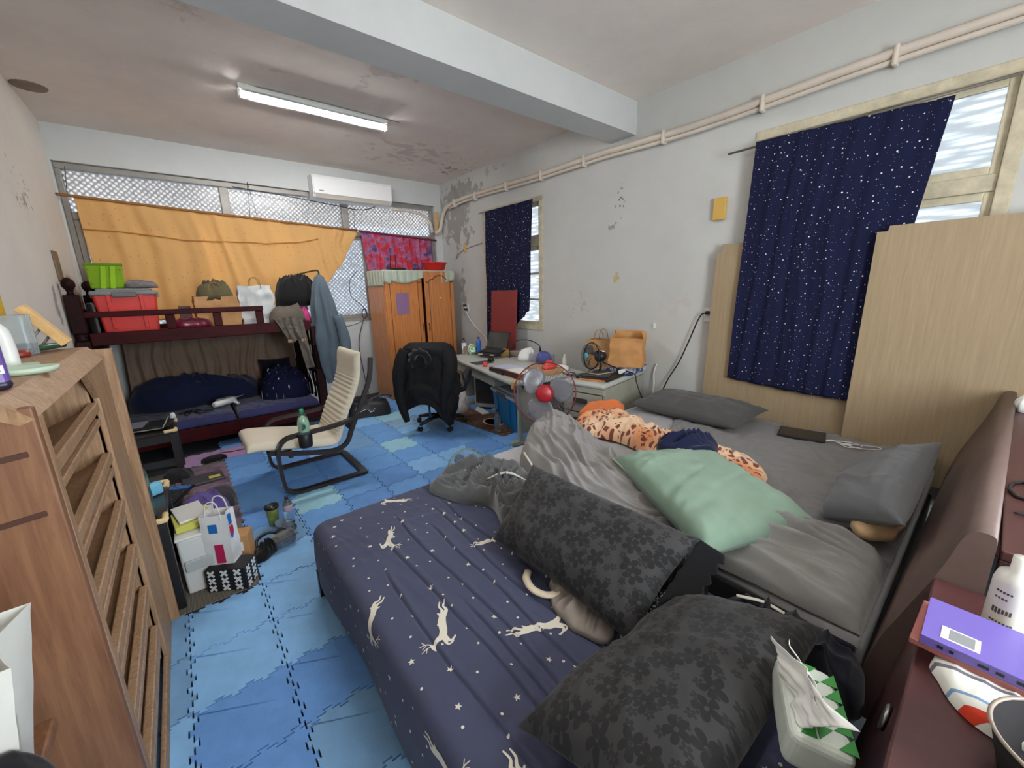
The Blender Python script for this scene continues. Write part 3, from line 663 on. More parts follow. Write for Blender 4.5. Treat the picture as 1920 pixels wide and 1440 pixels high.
for z in (.45, .62, .79, .96): B_('ladder_rung', xb - .018, xb + .018, yf + .045, yr - .045, z, z + .05)
for y in (5.15, 5.32, 5.49, 5.66, 5.80): B_('end_slat', xb - .012, xb + .012, y - .02, y + .02, .29, 1.14, m=M_dwoodv)
B_('head_panel', xa - .012, xa + .012, yf + .05, yr - .05, .3, 1.45, m=M_dwoodv)
# brown plastic sheet tacked behind the lower bunk
m_bs = pm('brown_plastic_sheet', rgb(112, 88, 68), .6, 0, .15, 3)
P, UV = drape([(-.50, 5.85, 1.14), (1.10, 5.85, 1.14)], [(-.52, 5.80, .47), (-.3, 5.80, .50), (1.08, 5.82, .50)], (0, 1, 0), 200, 40, 11, .010, 21, .3, .005)
mb = MB(); mb.slab(P, .0015); tag(mb.build('brown_sheet', m_bs), 'brown plastic sheet hanging behind the lower bunk', 'sheet')

def pad(name, label, x0, x1, y0, y1, z0, z1, mat, seed, puff=.02, group=None, cat='mattress'):
    n, m = 50, 36; u = np.linspace(-1, 1, n); v = np.linspace(-1, 1, m); U, V = np.meshgrid(u, v, indexing='ij')
    e = np.minimum(1 - np.abs(U) ** 14, 1 - np.abs(V) ** 12).clip(0, 1) ** .5
    X = (x0 + x1) / 2 + U * (x1 - x0) / 2; Y = (y0 + y1) / 2 + V * (y1 - y0) / 2
    Z = z0 + (z1 - z0) * (.35 + .65 * e) + puff * e * folds(X, Y, .12, .4, 2, seed) + .006 * pn(X * 20, Y * 20, seed)
    mb = MB(); mb.grid(np.stack([X, Y, Z], -1)); mb.grid(np.stack([X, Y, np.full_like(X, z0)], -1), flip=True)
    o = n * m
    rim = [(i, 0) for i in range(n)] + [(n - 1, j) for j in range(1, m)] + [(i, m - 1) for i in range(n - 2, -1, -1)] + [(0, j) for j in range(m - 2, 0, -1)]
    for a, b in zip(rim, rim[1:] + rim[:1]):
        ia, ib = a[0] * m + a[1], b[0] * m + b[1]; mb.f.append((ib, ia, o + ia, o + ib)); mb.m.append(0); mb.s.append(False)
    return tag(mb.build(name, mat), label, cat, group)
m_nm = cloth('navy_mattress_cover', rgb(44, 46, 84), .12, .8, .2, 300, .3)
pad('bunk_mattress', 'left folding navy mattress section on the lower bunk', xa + .06, .30, yf - .03, yr - .05, .272, .355, m_nm, 3, .012, 'navy mattress sections')
pad('bunk_mattress', 'right folding navy mattress section on the lower bunk beside the armchair', .315, xb - .055, yf - .03, yr - .05, .272, .355, m_nm, 4, .012, 'navy mattress sections')

# ------------------------------------------------------------------ oak shoe cabinet at the left
sc = thing('shoe_cabinet', 'tall oak shoe cabinet with an open front of slanted shelves', 'cabinet', (-.5, 1.8, 0))
def K(nm, *a, bev=.004, m=M_oak):
    mb = MB(); mb.bx(*a, bev); return mb.build(nm, m, sc, True)
cxb = XL + .01
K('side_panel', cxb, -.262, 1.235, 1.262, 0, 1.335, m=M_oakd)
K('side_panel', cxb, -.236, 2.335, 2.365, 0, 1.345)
K('back_panel', -.45, -.438, 1.262, 2.335, .02, 1.33)
K('top_board', cxb, -.305, 1.215, 2.335, 1.336, 1.36, bev=.006)
mb = MB(); mb.add([(-.305, 1.215, 1.360), (-.305, 2.335, 1.360), (-.262, 2.335, 1.310), (-.262, 1.235, 1.310), (-.33, 1.215, 1.336), (-.33, 2.335, 1.336), (-.285, 2.335, 1.30), (-.285, 1.235, 1.30)],
                  [(0, 3, 2, 1), (4, 5, 6, 7), (0, 1, 5, 4), (3, 7, 6, 2), (0, 4, 7, 3), (1, 2, 6, 5)]); mb.build('crown_moulding', M_oak, sc, True)
K('front_stile', -.285, -.268, 2.03, 2.335, 0, 1.31)
K('front_stile', -.285, -.262, 1.262, 1.30, 0, 1.31)
mb = MB(); mb.add([(-.268, 1.90, 1.31), (-.268, 2.03, 1.31), (-.268, 2.03, 1.20), (-.285, 1.90, 1.31), (-.285, 2.03, 1.31), (-.285, 2.03, 1.20)], [(0, 2, 1), (3, 4, 5), (0, 1, 4, 3), (1, 2, 5, 4), (2, 0, 3, 5)]); mb.build('corner_brace', M_oak, sc, True)
K('kick_board', -.285, -.270, 1.30, 2.03, 0, .07)
K('inner_divider', -.437, -.29, 2.015, 2.03, .07, 1.31)
for i in range(6):
    z = 1.16 - i * .19
    mb = MB(); mb.add([(-.436, 1.262, z - .05), (-.436, 2.014, z - .05), (-.295, 2.015, z + .01), (-.295, 1.262, z + .01), (-.436, 1.262, z - .062), (-.436, 2.014, z - .062), (-.295, 2.015, z - .002), (-.295, 1.262, z - .002)],
                      [(0, 3, 2, 1), (4, 5, 6, 7), (0, 1, 5, 4), (3, 7, 6, 2), (0, 4, 7, 3), (1, 2, 6, 5)]); sh = mb.build('shelf', M_oak, sc, True)
    mb = MB(); mb.bx(-.297, -.272, 1.30, 2.01, z - .004, z + .030, .004); mb.build('shelf_lip', M_oak, sc, True)
    mb = MB(); mb.bx(-.292, -.276, 1.30, 2.01, z - .052, z - .030, .003); mb.build('shelf_rail', M_oak, sc, True)
for k, z in enumerate((1.275, 1.14)):
    mb = MB(); mb.box((-.33 - k * .0, 1.2345, z - .04), (.09, .004, .012), .001, (0, R(-6), 0)); mb.build('slot', pm('slot_brown', rgb(70, 40, 26), .7), sc, True)
# ------------------------------------------------------------------ cloth heaps, pillows
def const(z): return lambda x, y: np.full_like(np.asarray(x, float), z)
def heap(outline, zb, H, fl, seed=0, nr=30, nth=150, p=3.0, q=.42, centre=None, edge=.010, rag=.010):
    o = np.array(spline(outline, 10, True)); t = np.linspace(0, 1, nth, endpoint=False)
    d = np.r_[0, np.cumsum(np.linalg.norm(np.diff(np.r_[o, o[:1]], axis=0), axis=1))]; oc = np.r_[o, o[:1]]
    ox = np.interp(t * d[-1], d, oc[:, 0]); oy = np.interp(t * d[-1], d, oc[:, 1])
    ox = ox + rag * pn(t * 9 + seed, t * 0, seed + 1) * 1.2; oy = oy + rag * pn(t * 9 + 5, t * 0 + seed, seed + 2) * 1.2
    c = np.array(centre if centre is not None else (ox.mean(), oy.mean()))
    r = np.linspace(0.02, 1, nr) ** .8
    X = c[0] + (ox - c[0])[:, None] * r[None]; Y = c[1] + (oy - c[1])[:, None] * r[None]
    Rr = np.broadcast_to(r[None], X.shape)
    w = (1 - Rr ** p).clip(0, 1) ** q
    Z = zb(X, Y) + H * w + edge * (Rr < .999)
    f = np.zeros_like(X)
    for k, (sc, am, an, st) in enumerate(fl):
        ca, sa = math.cos(an), math.sin(an); f += 1.6 * am * pleat(X * ca + Y * sa, (-X * sa + Y * ca) / st * 2, sc * 1.15, seed + 11 * k, 1.5, .1)
    Z = Z + f * (1 - Rr ** 6) * (.25 + .75 * w)
    Z[:, -1] = zb(X[:, -1], Y[:, -1]) + .001
    P = np.stack([X, Y, Z], -1); UV = np.stack([X, Y], -1)
    return P, UV, zb
def heap_obj(name, mat, outline, zb, H, fl, parent=None, **kw):
    P, UV, z = heap(outline, zb, H, fl, **kw)
    mb = MB(); mb.grid(P, uv=UV, wrap=True)
    n, m = P.shape[:2]; o = len(mb.v); c = P[:, 0].mean(0)
    mb.f.append(tuple(i * m for i in reversed(range(n)))); mb.m.append(0); mb.s.append(True)
    mb.f.append(tuple(i * m + m - 1 for i in range(n))); mb.m.append(0); mb.s.append(False)
    return mb.build(name, mat, parent)
def pillow_mesh(corners, T_, seed=0, n=56, m=44, wr=.006, pinch=.06, mb=None, flange=0.0, sag=0.0, pw=3.0):
    c = [np.array(q, float) for q in corners]
    u = np.linspace(-1, 1, n); v = np.linspace(-1, 1, m); U, V = np.meshgrid(u, v, indexing='ij')
    u2 = U * (1 - pinch * (1 - V ** 2) * np.abs(U) ** 2); v2 = V * (1 - pinch * (1 - U ** 2) * np.abs(V) ** 2)
    a = (u2 + 1) / 2; b = (v2 + 1) / 2
    P = ((1 - a) * (1 - b))[..., None] * c[0] + (a * (1 - b))[..., None] * c[1] + (a * b)[..., None] * c[2] + ((1 - a) * b)[..., None] * c[3]
    N = np.cross(c[1] - c[0] + c[2] - c[3], c[3] - c[0] + c[2] - c[1]); N /= np.linalg.norm(N)
    if N[2] < 0: N = -N
    w = ((1 - np.abs(U) ** pw) * (1 - np.abs(V) ** pw)).clip(0, 1) ** .55
    L1 = np.linalg.norm(c[1] - c[0]); L2 = np.linalg.norm(c[3] - c[0]); UV = np.stack([a * L1, b * L2], -1)
    cr = wr * folds(a * L1, b * L2, .10, .5, 2.5, seed) + wr * .8 * folds(a * L1, b * L2, .16, 1.9, 3, seed + 4) + wr * .8 * pn(a * L1 * 9, b * L2 * 9, seed + 2)
    Up = P + N * (T_ * .5 * w + cr * (w > .02) * np.minimum(1, 3 * w) + .003)[..., None]
    Dn = P - N * (T_ * .5 * w * .9 + .003)[..., None]
    mb = mb or MB(); mb.grid(Up, uv=UV); mb.grid(Dn, uv=UV, flip=True)
    o = len(mb.v) - 2 * n * m; o2 = o + n * m
    rim = [(i, 0) for i in range(n)] + [(n - 1, j) for j in range(1, m)] + [(i, m - 1) for i in range(n - 2, -1, -1)] + [(0, j) for j in range(m - 2, 0, -1)]
    for p_, q_ in zip(rim, rim[1:] + rim[:1]):
        ia, ib = p_[0] * m + p_[1], q_[0] * m + q_[1]; mb.f.append((o + ib, o + ia, o2 + ia, o2 + ib)); mb.m.append(0); mb.s.append(True)
    return mb

# ------------------------------------------------------------------ big bed
ZB, ZN = .48, .39
BX0, BX1, BY1 = 1.44, 3.40, 2.06
bd = thing('double_bed', 'wide low bed with pale mattress and padded brown headboard beside the plywood', 'bed', (2.42, 1.0, 0))
mb = MB(); mb.bx(BX0 + .02, BX1, .10, BY1 - .04, .012, .26, .01); mb.build('base', pm('black_bed_base', rgb(20, 19, 21), .6), bd, True)
def mattress(x0, x1, y0, y1, z0, z1, r=.06, n=60):
    mb = MB(); mb.box(((x0 + x1) / 2, (y0 + y1) / 2, (z0 + z1) / 2), (x1 - x0, y1 - y0, z1 - z0), r, seg=5); 
    mb.s = [True] * len(mb.s); return mb
mattress(BX0, BX1, .11, BY1, .26, ZB - .008).build('mattress', cloth('pale_mattress_cotton', rgb(196, 196, 198), .04), bd, True)
# padded S-shaped headboard, a shelf behind it
hp = [(.105, .26), (.10, .40), (.075, .55), (.055, .62), (.035, .69), (.008, .78), (-.012, .86), (-.022, .91), (-.035, .945), (-.055, .955), (-.075, .95), (-.08, .93), (-.085, .26)]
mb = MB(); hs = spline([(q[0], q[1]) for q in hp[:-1]], 4) + [np.array(hp[-1])]
def extr(prof, xa_, xb_, dy, name, mat, parent):
    vs = []; n = len(prof)
    for x, d in ((xa_, 0), (xb_, dy)): vs += [(x, p[0] + d, p[1]) for p in prof]
    fs = [tuple(range(n)), tuple(reversed(range(n, 2 * n)))] + [(i, n + i, n + (i + 1) % n, (i + 1) % n) for i in range(n)]
    mb = MB(); mb.add(vs, fs, 0, False)
    mb.s = [False, False] + [True] * n
    return mb.build(name, mat, parent, True)
extr(hs, 1.405, 3.39, -.035, 'headboard', M_brownpad, bd)
mb = MB(); mb.bx(1.405, 3.39, -.40, -.087, .90, .925, .004); mb.build('headboard_shelf', M_hb, bd, True)
mb = MB(); mb.bx(1.405, 1.43, -.40, -.087, .01, .90, .004); mb.build('headboard_side', pm('shaded_maroon_side', rgb(52, 26, 28), .5, 0, .1, 20), bd, True)  # end panel coloured darker to stand for its backlit shade
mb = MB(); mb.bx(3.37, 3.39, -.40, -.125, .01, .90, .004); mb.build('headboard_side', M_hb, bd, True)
# head half of the sheet, shade painted as darker grey, hanging over the left side
n, m = 150, 120
a = np.linspace(-.06, BX1 - BX0 - .02, n); b = np.linspace(.12, 1.72, m); A, Bv = np.meshgrid(a, b, indexing='ij')
bb_ = Bv + 0
edge = 1.35 + .22 * np.clip((A - .6) / 1.2, 0, 1) + .05 * np.sin(A * 5) + .03 * pn(A * 4, A * 0, 3)
Bq = .115 + (Bv - .12) / 1.6 * (edge - .115)
r = .06; Ln = r * np.pi / 2
ph = np.clip(-A / r, 0, np.pi / 2); X = np.where(A > 0, BX0 + r + A, BX0 + r - r * np.sin(ph)) - .006
drop = r * (1 - np.cos(ph)) + np.maximum(-A - Ln, 0)
f = .012 * folds(X, Bq, .16, 2.2, 3.5, 31) + .010 * folds(X, Bq, .09, .5, 4, 33) + .004 * pn(X * 14, Bq * 14, 2)
Z = ZB + .004 - drop + np.where(A > 0, f, 0)
X = X - np.where(A <= 0, .01 + .012 * np.sin(Bq * 9), 0)
mb = MB(); mb.slab(np.stack([X, Bq, Z], -1), .003, uv=np.stack([A, Bq], -1))
tag(mb.build('shaded_bed_sheet', cloth('shaded_sheet_cotton', rgb(126, 124, 124), .08)), 'wrinkled head half of the wide bed sheet painted darker grey for shade', 'bed sheet')
# foot half of the sheet, window light put into a lighter grey
n, m = 110, 60; a = np.linspace(.30, BX1 - BX0 - .03, n); b = np.linspace(0, 1, m); A, Bv = np.meshgrid(a, b, indexing='ij')
X = BX0 + A; Y = 1.28 + Bv * (BY1 - .09 + .03 * np.sin(A * 4) - 1.28)
Z = ZB - .003 + .012 * folds(X, Y, .14, 1.9, 3, 41) * (1 - Bv) + .004 * folds(X, Y, .08, .3, 3, 43)
mb = MB(); mb.slab(np.stack([X, Y, Z], -1), .002)
tag(mb.build('lit_bed_sheet', cloth('lit_sheet_cotton', rgb(168, 166, 168), .05)), 'foot half of the wide bed sheet painted lighter for window light below the grey desk', 'bed sheet')

# ------------------------------------------------------------------ navy bed
NX0, NX1, NY0, NY1 = .35, 1.40, .10, 2.12
nb = thing('single_bed', 'low black bed base carrying the navy deer print mattress', 'bed', (.87, 1.1, 0))
for (x, y) in ((.352, 2.03), (1.36, 2.03), (.352, .14), (1.36, .14)):
    mb = MB(); mb.bx(x - .018, x + .018, y - .018, y + .018, .013, .16, .003); mb.build('leg', M_blackm, nb, True)
mb = MB(); mb.bx(NX0 + .02, NX1 - .02, NY0, NY1 - .06, .10, .17, .006); mb.build('frame', M_blackm, nb, True)
mattress(NX0 + .012, NX1 - .005, NY0, NY1 - .012, .17, ZN - .014).build('mattress', pm('mattress_side', rgb(60, 60, 70), .8), nb, True)
LINES = [(.50, 1.55, .35, 1), (.60, 1.75, .62, 2), (.705, 1.92, .30, 3), (.80, 1.72, .45, 4), (.885, 1.85, .55, 5), (.975, 1.9, .7, 6), (.66, 1.2, .5, 8), (.93, 1.15, .5, 9)]
def topz(x, y):
    z = ZN + .003 * pn(x * 5, y * 3, 8)
    for (xl, ya, yb, s_) in LINES:
        c = xl + .03 * pn(y * 1.6, y * 0 + s_ * 3.3, s_) + .05 * (y - 1.1) * .25
        w = np.clip((ya - y) / .15, 0, 1) * np.clip((y - yb + .25) / .2, 0, 1); d = x - c
        z = z - .010 * w * np.exp(-(d / .0045) ** 2) + .005 * w * np.exp(-((d - .014) / .012) ** 2)
    z = z + .010 * folds(x, y, .12, 1.35, 4, 51) * np.exp(-((y - 1.72) / .2) ** 2) + .004 * folds(x, y, .10, .2, 5, 53)
    return z
def sheetP(a, b, off=0.0):
    """a: distance right of the left top edge (negative hangs), b: world y up to the foot edge (beyond hangs)"""
    r = .055; L_ = r * np.pi / 2; a = np.asarray(a, float); b = np.asarray(b, float)
    pa = np.clip(-a / r, 0, np.pi / 2); fb = np.maximum(b - (NY1 - r), 0); pb = np.clip(fb / r, 0, np.pi / 2)
    X = np.where(a > 0, NX0 + r + a, NX0 + r - (r + off) * np.sin(pa)); da = (r + off) * (1 - np.cos(pa)) + np.maximum(-a - L_, 0)
    Y = np.where(fb > 0, NY1 - r + (r + off) * np.sin(pb), b); db = (r + off) * (1 - np.cos(pb)) + np.maximum(fb - L_, 0)
    drop = np.maximum(np.sqrt(da ** 2 + db ** 2) * ((da < r) & (db < r)), np.maximum(da, db))
    corner = np.minimum(np.clip(pa, 0, 1.2), np.clip(pb, 0, 1.2))
    X = X + corner * .018; Y = Y - corner * .018
    hang = np.maximum(-a - L_, 0)
    X = X - (.006 + .010 * np.sin(b * 7 + 1) * 1.0) * np.clip(hang / .1, 0, 1)
    return np.stack([X, Y, topz(X, Y) + off - drop], -1)
a = np.r_[np.linspace(-.335, 0, 40), np.linspace(.002, NX1 - NX0 - .05, 330)]; b = np.r_[np.linspace(.10, 2.06, 150), np.linspace(2.066, 2.30, 22)]
A, Bv = np.meshgrid(a, b, indexing='ij')
m_nav = pm('navy_printed_cotton', rgb(70, 74, 98), .85, 0, .06, 4, .25, 700, sheen=.1, spec=.2)
mb = MB(); mb.slab(sheetP(A, Bv), .002, uv=np.stack([A, Bv], -1))
sh = tag(mb.build('navy_deer_sheet', m_nav), 'navy fitted sheet printed with white leaping deer and stars', 'bed sheet')
M_print = pm('cream_print', rgb(222, 216, 200), .85)
DEER = [([(-.5, .05), (-.2, .10), (.2, .08), (.5, .13)], [.17, .20, .18, .19]), ([(.45, .12), (.66, .34), (.78, .50)], [.17, .11, .09]), ([(.72, .51), (.86, .48), (1.0, .41)], [.11, .10, .04]),
        ([(-.47, .02), (-.8, -.12), (-1.0, -.02), (-1.3, -.10)], [.16, .08, .05, .035]), ([(-.45, .06), (-.78, .05), (-.98, .14), (-1.25, .10)], [.14, .07, .05, .03]),
        ([(.48, .08), (.74, -.12), (.60, -.30), (.52, -.30)], [.13, .06, .045, .03]), ([(.5, .12), (.86, -.02), (.80, -.2), (.70, -.22)], [.12, .055, .04, .03]),
        ([(-.55, .12), (-.68, .24)], [.08, .03]), ([(.75, .54), (.66, .74), (.70, .98)], [.03, .03, .02]), ([(.68, .72), (.82, .88)], [.025, .02]), ([(.79, .54), (.84, .74), (.98, .9)], [.03, .03, .02]), ([(.83, .70), (1.0, .74)], [.025, .02]), ([(.66, .76), (.54, .88)], [.025, .02])]
def deer(ax, by, ang, size, flip=1):
    mb = MB(); c, s_ = math.cos(ang), math.sin(ang)
    for pts, ws in DEER:
        q = np.array(spline(pts, 5)); w = np.interp(np.linspace(0, 1, len(q)), np.linspace(0, 1, len(ws)), ws) * (1.55 if max(ws) > .03 else 1.2)
        tt = np.gradient(q, axis=0); tt /= np.linalg.norm(tt, axis=1)[:, None]; nn = np.stack([-tt[:, 1], tt[:, 0]], -1)
        G = np.stack([q + nn * (w * k)[:, None] for k in (-.5, -.2, .2, .5)], 1) * size
        G[..., 1] *= flip
        aa = ax + G[..., 0] * c - G[..., 1] * s_; bb2 = by + G[..., 0] * s_ + G[..., 1] * c
        mb.grid(sheetP(aa, bb2, .0022))
    return mb.build('printed_deer', M_print, sh)
X0s = NX0 + .055
for (x, y, an, sz, fl) in ((.77, 2.02, 2.6, .078, -1), (.60, 1.70, -2.2, .080, 1), (.97, 1.36, -.35, .085, 1), (.55, 1.08, -2.0, .095, -1), (.80, .845, -.55, .10, 1), (.455, .52, -1.7, .09, 1), (.35, 1.30, -2.5, .085, 1), (.30, .74, -1.6, .09, 1)):
    deer(x - X0s if x > .42 else x - X0s, y, an, sz, fl)
rs = random.Random(11); mb = MB()
def spot(a_, b_, r_, star):
    k = 10 if star else 8; an = rs.random() * 6.28
    rr = [r_ * (1.0 if i % 2 == 0 else .42) if star else r_ for i in range(k)]
    aa = np.array([a_] + [a_ + rr[i] * math.cos(an + 6.2832 * i / k) for i in range(k)]); bb2 = np.array([b_] + [b_ + rr[i] * math.sin(an + 6.2832 * i / k) for i in range(k)])
    mb.add(sheetP(aa, bb2, .0022), [(0, i + 1, (i + 1) % k + 1) for i in range(k)], 0, False)
for i in range(-3, 11):
    for j in range(0, 21):
        a_ = i * .098 + rs.uniform(-.035, .035); b_ = .16 + j * .096 + rs.uniform(-.03, .03)
        if a_ > .95: continue
        spot(a_, b_, .0048, False) if rs.random() < .8 else spot(a_, b_, .0125, True)
mb.build('printed_stars', M_print, sh, kind='stuff')

# headboard bookcase of the navy bed
hb = thing('headboard_bookcase', 'maroon bookcase headboard with a round chrome grommet at the head of the navy bed', 'headboard', (.86, -.17, 0))
ZS = .80
mb = MB(); mb.bx(.30, 1.400, -.36, .004, ZS - .028, ZS, .004); mb.build('shelf_top', M_hb, hb, True)
mb = MB(); mb.add([(.30, .0, ZS - .028), (1.40, .0, ZS - .028), (1.40, .09, .05), (.30, .09, .05), (.30, -.02, ZS - .028), (1.40, -.02, ZS - .028), (1.40, .07, .05), (.30, .07, .05)],
                  [(0, 3, 2, 1), (4, 5, 6, 7), (0, 1, 5, 4), (3, 7, 6, 2), (0, 4, 7, 3), (1, 2, 6, 5)]); mb.build('front_panel', pm('maroon_front', rgb(70, 36, 36), .42, 0, .12, 40), hb, True)
for x in (.30, 1.375):
    mb = MB(); mb.bx(x, x + .025, -.36, -.021, .01, ZS - .029, .003); mb.build('side_panel', M_hb, hb, True)
mb = MB(); mb.lathe([(.016, -.004), (.026, -.004), (.030, .0), (.026, .004), (.016, .003)], (0, 0, 0), 24, 0, Matrix.Translation(Vector((1.02, .0215, .645))) @ Matrix.Rotation(R(-83), 4, 'X')); mb.build('grommet', M_steel, hb, True)

# ------------------------------------------------------------------ bedding
def zmix(x, y):
    k = np.clip((x - 1.33) / .12, 0, 1); k = k * k * (3 - 2 * k); return ZN + .008 + (ZB + .006 - ZN - .008) * k
DL = [(1.76, 2.0), (1.62, 1.88), (1.50, 1.78), (1.41, 1.64), (1.35, 1.42), (1.33, 1.20), (1.37, .95), (1.43, .72), (1.45, .45), (1.45, .25), (1.455, .12)]
DR = [(1.98, 2.03), (2.12, 1.90), (2.06, 1.66), (1.98, 1.42), (1.84, 1.22), (1.72, 1.0), (1.66, .78), (1.74, .50), (1.90, .32), (1.96, .12)]
n, m = 190, 90; u = np.linspace(0, 1, n); v = np.linspace(0, 1, m); 
Ls = np.array(spline(DL, 12)); Rs = np.array(spline(DR, 12)); Lc = polyl(Ls, u); Rc = polyl(Rs, u)
X = Lc[:, None, 0] * (1 - v) + Rc[:, None, 0] * v; Y = Lc[:, None, 1] * (1 - v) + Rc[:, None, 1] * v
U, V = np.meshgrid(u, v, indexing='ij')
w = (1 - np.abs(2 * V - 1) ** 2.6) ** .6 * (1 - np.abs(2 * U - 1) ** 14).clip(0, 1) ** .5
Hh_ = np.interp(u, [0, .12, .3, .55, .72, .85, 1], [.16, .20, .13, .09, .06, .11, .085])[:, None]
f = .075 * pleat(V * .62, U * 2.0, .17, 61, 1.3) + .045 * pleat(V * .62 + .25 * U, U * 2.0, .085, 63, 1.2) + .030 * pleat(U * 2.0 - .4 * V, V * .62, .22, 65, 1.2) + .012 * pleat(V * .62 - .2 * U, U * 2, .045, 67, 1)
Z = zmix(X, Y) + Hh_ * w + f * w + .004
mb = MB(); mb.grid(np.stack([X, Y, Z], -1), uv=np.stack([X, Y], -1), flip=True); mb.grid(np.stack([X, Y, zmix(X, Y) + .002], -1), uv=np.stack([X, Y], -1))
dv = thing('grey_duvet', 'crumpled grey duvet heaped along the left side of the wide bed', 'duvet', (1.5, 1.0, ZB))
mb.build('cover', M_greycloth, dv, True)
# lining edge glimpses
pe = [(float(X[i, 6]) - .015, float(Y[i, 6]), float(Z[i, 6]) + .002) for i in range(40, 105, 5)]
mb = MB(); mb.tube(pe, .007, 8, k=3, flat=.7); mb.build('pale_piping', cloth('pale_lining', rgb(208, 200, 188)), dv, True, label='pale lining edge')
# part of the duvet hanging over the left edge near the headboard
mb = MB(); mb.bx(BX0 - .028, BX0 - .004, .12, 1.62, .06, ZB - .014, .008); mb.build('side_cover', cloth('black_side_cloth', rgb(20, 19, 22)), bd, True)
# tan blanket corner by the headboard
heap_obj('tan_blanket', cloth('tan_fleece', rgb(206, 174, 132)), [(1.90, .22), (2.02, .26), (2.16, .16), (2.10, .12), (1.96, .13)], const(ZB + .10), .045, [(.08, .02, .5, 2)], seed=4)
tag(bpy.data.objects['tan_blanket'], 'tan blanket corner poking out by the padded headboard', 'blanket')
# printed orange fleece blanket
m_lp, N, L, B = nodes('orange_leaf_fleece'); uv = uvnode(N)
nz = N.new('ShaderNodeTexNoise'); nz.inputs['Scale'].default_value = 3.2; L.new(uv, nz.inputs['Vector'])
rz_ = N.new('ShaderNodeValToRGB'); e = rz_.color_ramp.elements; e[0].position = .40; e[0].color = rgb(232, 196, 160); e[1].position = .62; e[1].color = rgb(212, 138, 88); L.new(nz.outputs['Fac'], rz_.inputs['Fac'])
vo = N.new('ShaderNodeTexVoronoi'); vo.feature = 'DISTANCE_TO_EDGE'; vo.inputs['Scale'].default_value = 26; L.new(uv, vo.inputs['Vector'])
k1 = math_(N, L, 'GREATER_THAN', vo.outputs['Distance'], .16); nz2 = N.new('ShaderNodeTexNoise'); nz2.inputs['Scale'].default_value = 5; L.new(uv, nz2.inputs['Vector'])
k1 = math_(N, L, 'MULTIPLY', k1, math_(N, L, 'GREATER_THAN', nz2.outputs['Fac'], .46))
c = mixc(N, L, k1, rz_.outputs['Color'], rgb(120, 58, 42)); L.new(c, B.inputs['Base Color']); B.inputs['Roughness'].default_value = .95; B.inputs['Sheen Weight'].default_value = .3
t = thing('orange_blanket', 'orange and cream leaf print fleece blanket twisted across the wide bed', 'blanket', (2.3, 1.3, ZB))
LA = [(2.22, 2.00), (2.16, 1.80), (2.20, 1.55), (2.16, 1.30), (2.14, 1.05), (2.16, .82), (2.22, .66)]; RA = [(2.48, 1.98), (2.66, 1.84), (2.52, 1.58), (2.50, 1.34), (2.54, 1.08), (2.48, .82), (2.36, .68)]
n, m = 130, 50; u = np.linspace(0, 1, n); v = np.linspace(0, 1, m); Lc = polyl(spline(LA, 10), u); Rc = polyl(spline(RA, 10), u)
X = Lc[:, None, 0] * (1 - v) + Rc[:, None, 0] * v; Y = Lc[:, None, 1] * (1 - v) + Rc[:, None, 1] * v; U, V = np.meshgrid(u, v, indexing='ij')
w = (1 - np.abs(2 * V - 1) ** 3) ** .6 * (1 - np.abs(2 * U - 1) ** 10).clip(0, 1) ** .5
Hh_ = np.interp(u, [0, .2, .35, .6, 1], [.10, .08, .10, .06, .035])[:, None]
Z = ZB + .022 + w * (Hh_ + .035 * folds(X, Y, .12, 1.2, 2.2, 81) + .018 * folds(X, Y, .06, .3, 2, 83))
mb = MB(); mb.grid(np.stack([X, Y, Z], -1), uv=np.stack([X, Y], -1), flip=True); mb.grid(np.stack([X, Y, np.full_like(X, ZB + .02)], -1), uv=np.stack([X, Y], -1)); mb.build('fleece', m_lp, t, True)
tag(heap_obj('orange_cloth', cloth('burnt_orange_fleece', rgb(206, 112, 62)), [(2.34, 2.03), (2.58, 2.02), (2.74, 1.90), (2.62, 1.82), (2.44, 1.86), (2.34, 1.93)], const(ZB + .07), .07, [(.10, .03, .7, 2), (.05, .012, .2, 2)], seed=9), 'burnt orange fleece bundle at the far end of the leaf print blanket', 'cloth')
tag(heap_obj('navy_cloth', M_navycloth, [(1.97, 1.10), (2.08, 1.17), (2.22, 1.08), (2.28, .96), (2.18, .88), (2.04, .90)], const(ZB + .155), .06, [(.08, .03, 1.1, 2.5), (.04, .012, .4, 3)], seed=14), 'small crumpled navy garment lying between green pillow and orange blanket', 'clothing')

def pillow(name, label, mat, corners, T_, seed, group=None, piping=None, **kw):
    t = thing(name, label, 'pillow', tuple(np.mean(np.array(corners), 0)), 0, group)
    pillow_mesh(corners, T_, seed, **kw).build('pillowcase', mat, t, True)
    if piping:
        for (i, j, mt, rr) in piping:
            c = [np.array(q, float) for q in corners]; A_, B_2 = c[i], c[j]; mid = np.mean(np.array(corners), 0)
            pts = [A_ + (B_2 - A_) * s_ + (mid - (A_ + B_2) / 2) * (.06 * (1 - (2 * s_ - 1) ** 2)) for s_ in np.linspace(0, 1, 14)]
            mb = MB(); mb.tube(pts, rr, 6); mb.build('edge_piping', mt, t, True)
    return t
M_green = cloth('sage_green_cotton', rgb(128, 152, 134), .06)
pillow('green_pillow', 'large sage green pillow lying on the grey duvet', M_green, [(1.66, 1.20, .66), (1.29, .53, .62), (1.84, .33, .60), (2.16, .93, .62)], .16, 3, wr=.010, pinch=.03, pw=4.5, piping=[(0, 1, cloth('pale_green_edge', rgb(190, 196, 182)), .006)])
P_ = [(1.29, .53, .62), (1.84, .33, .60)]
M_dgp = cloth('charcoal_grey_cotton', rgb(82, 80, 80), .07)
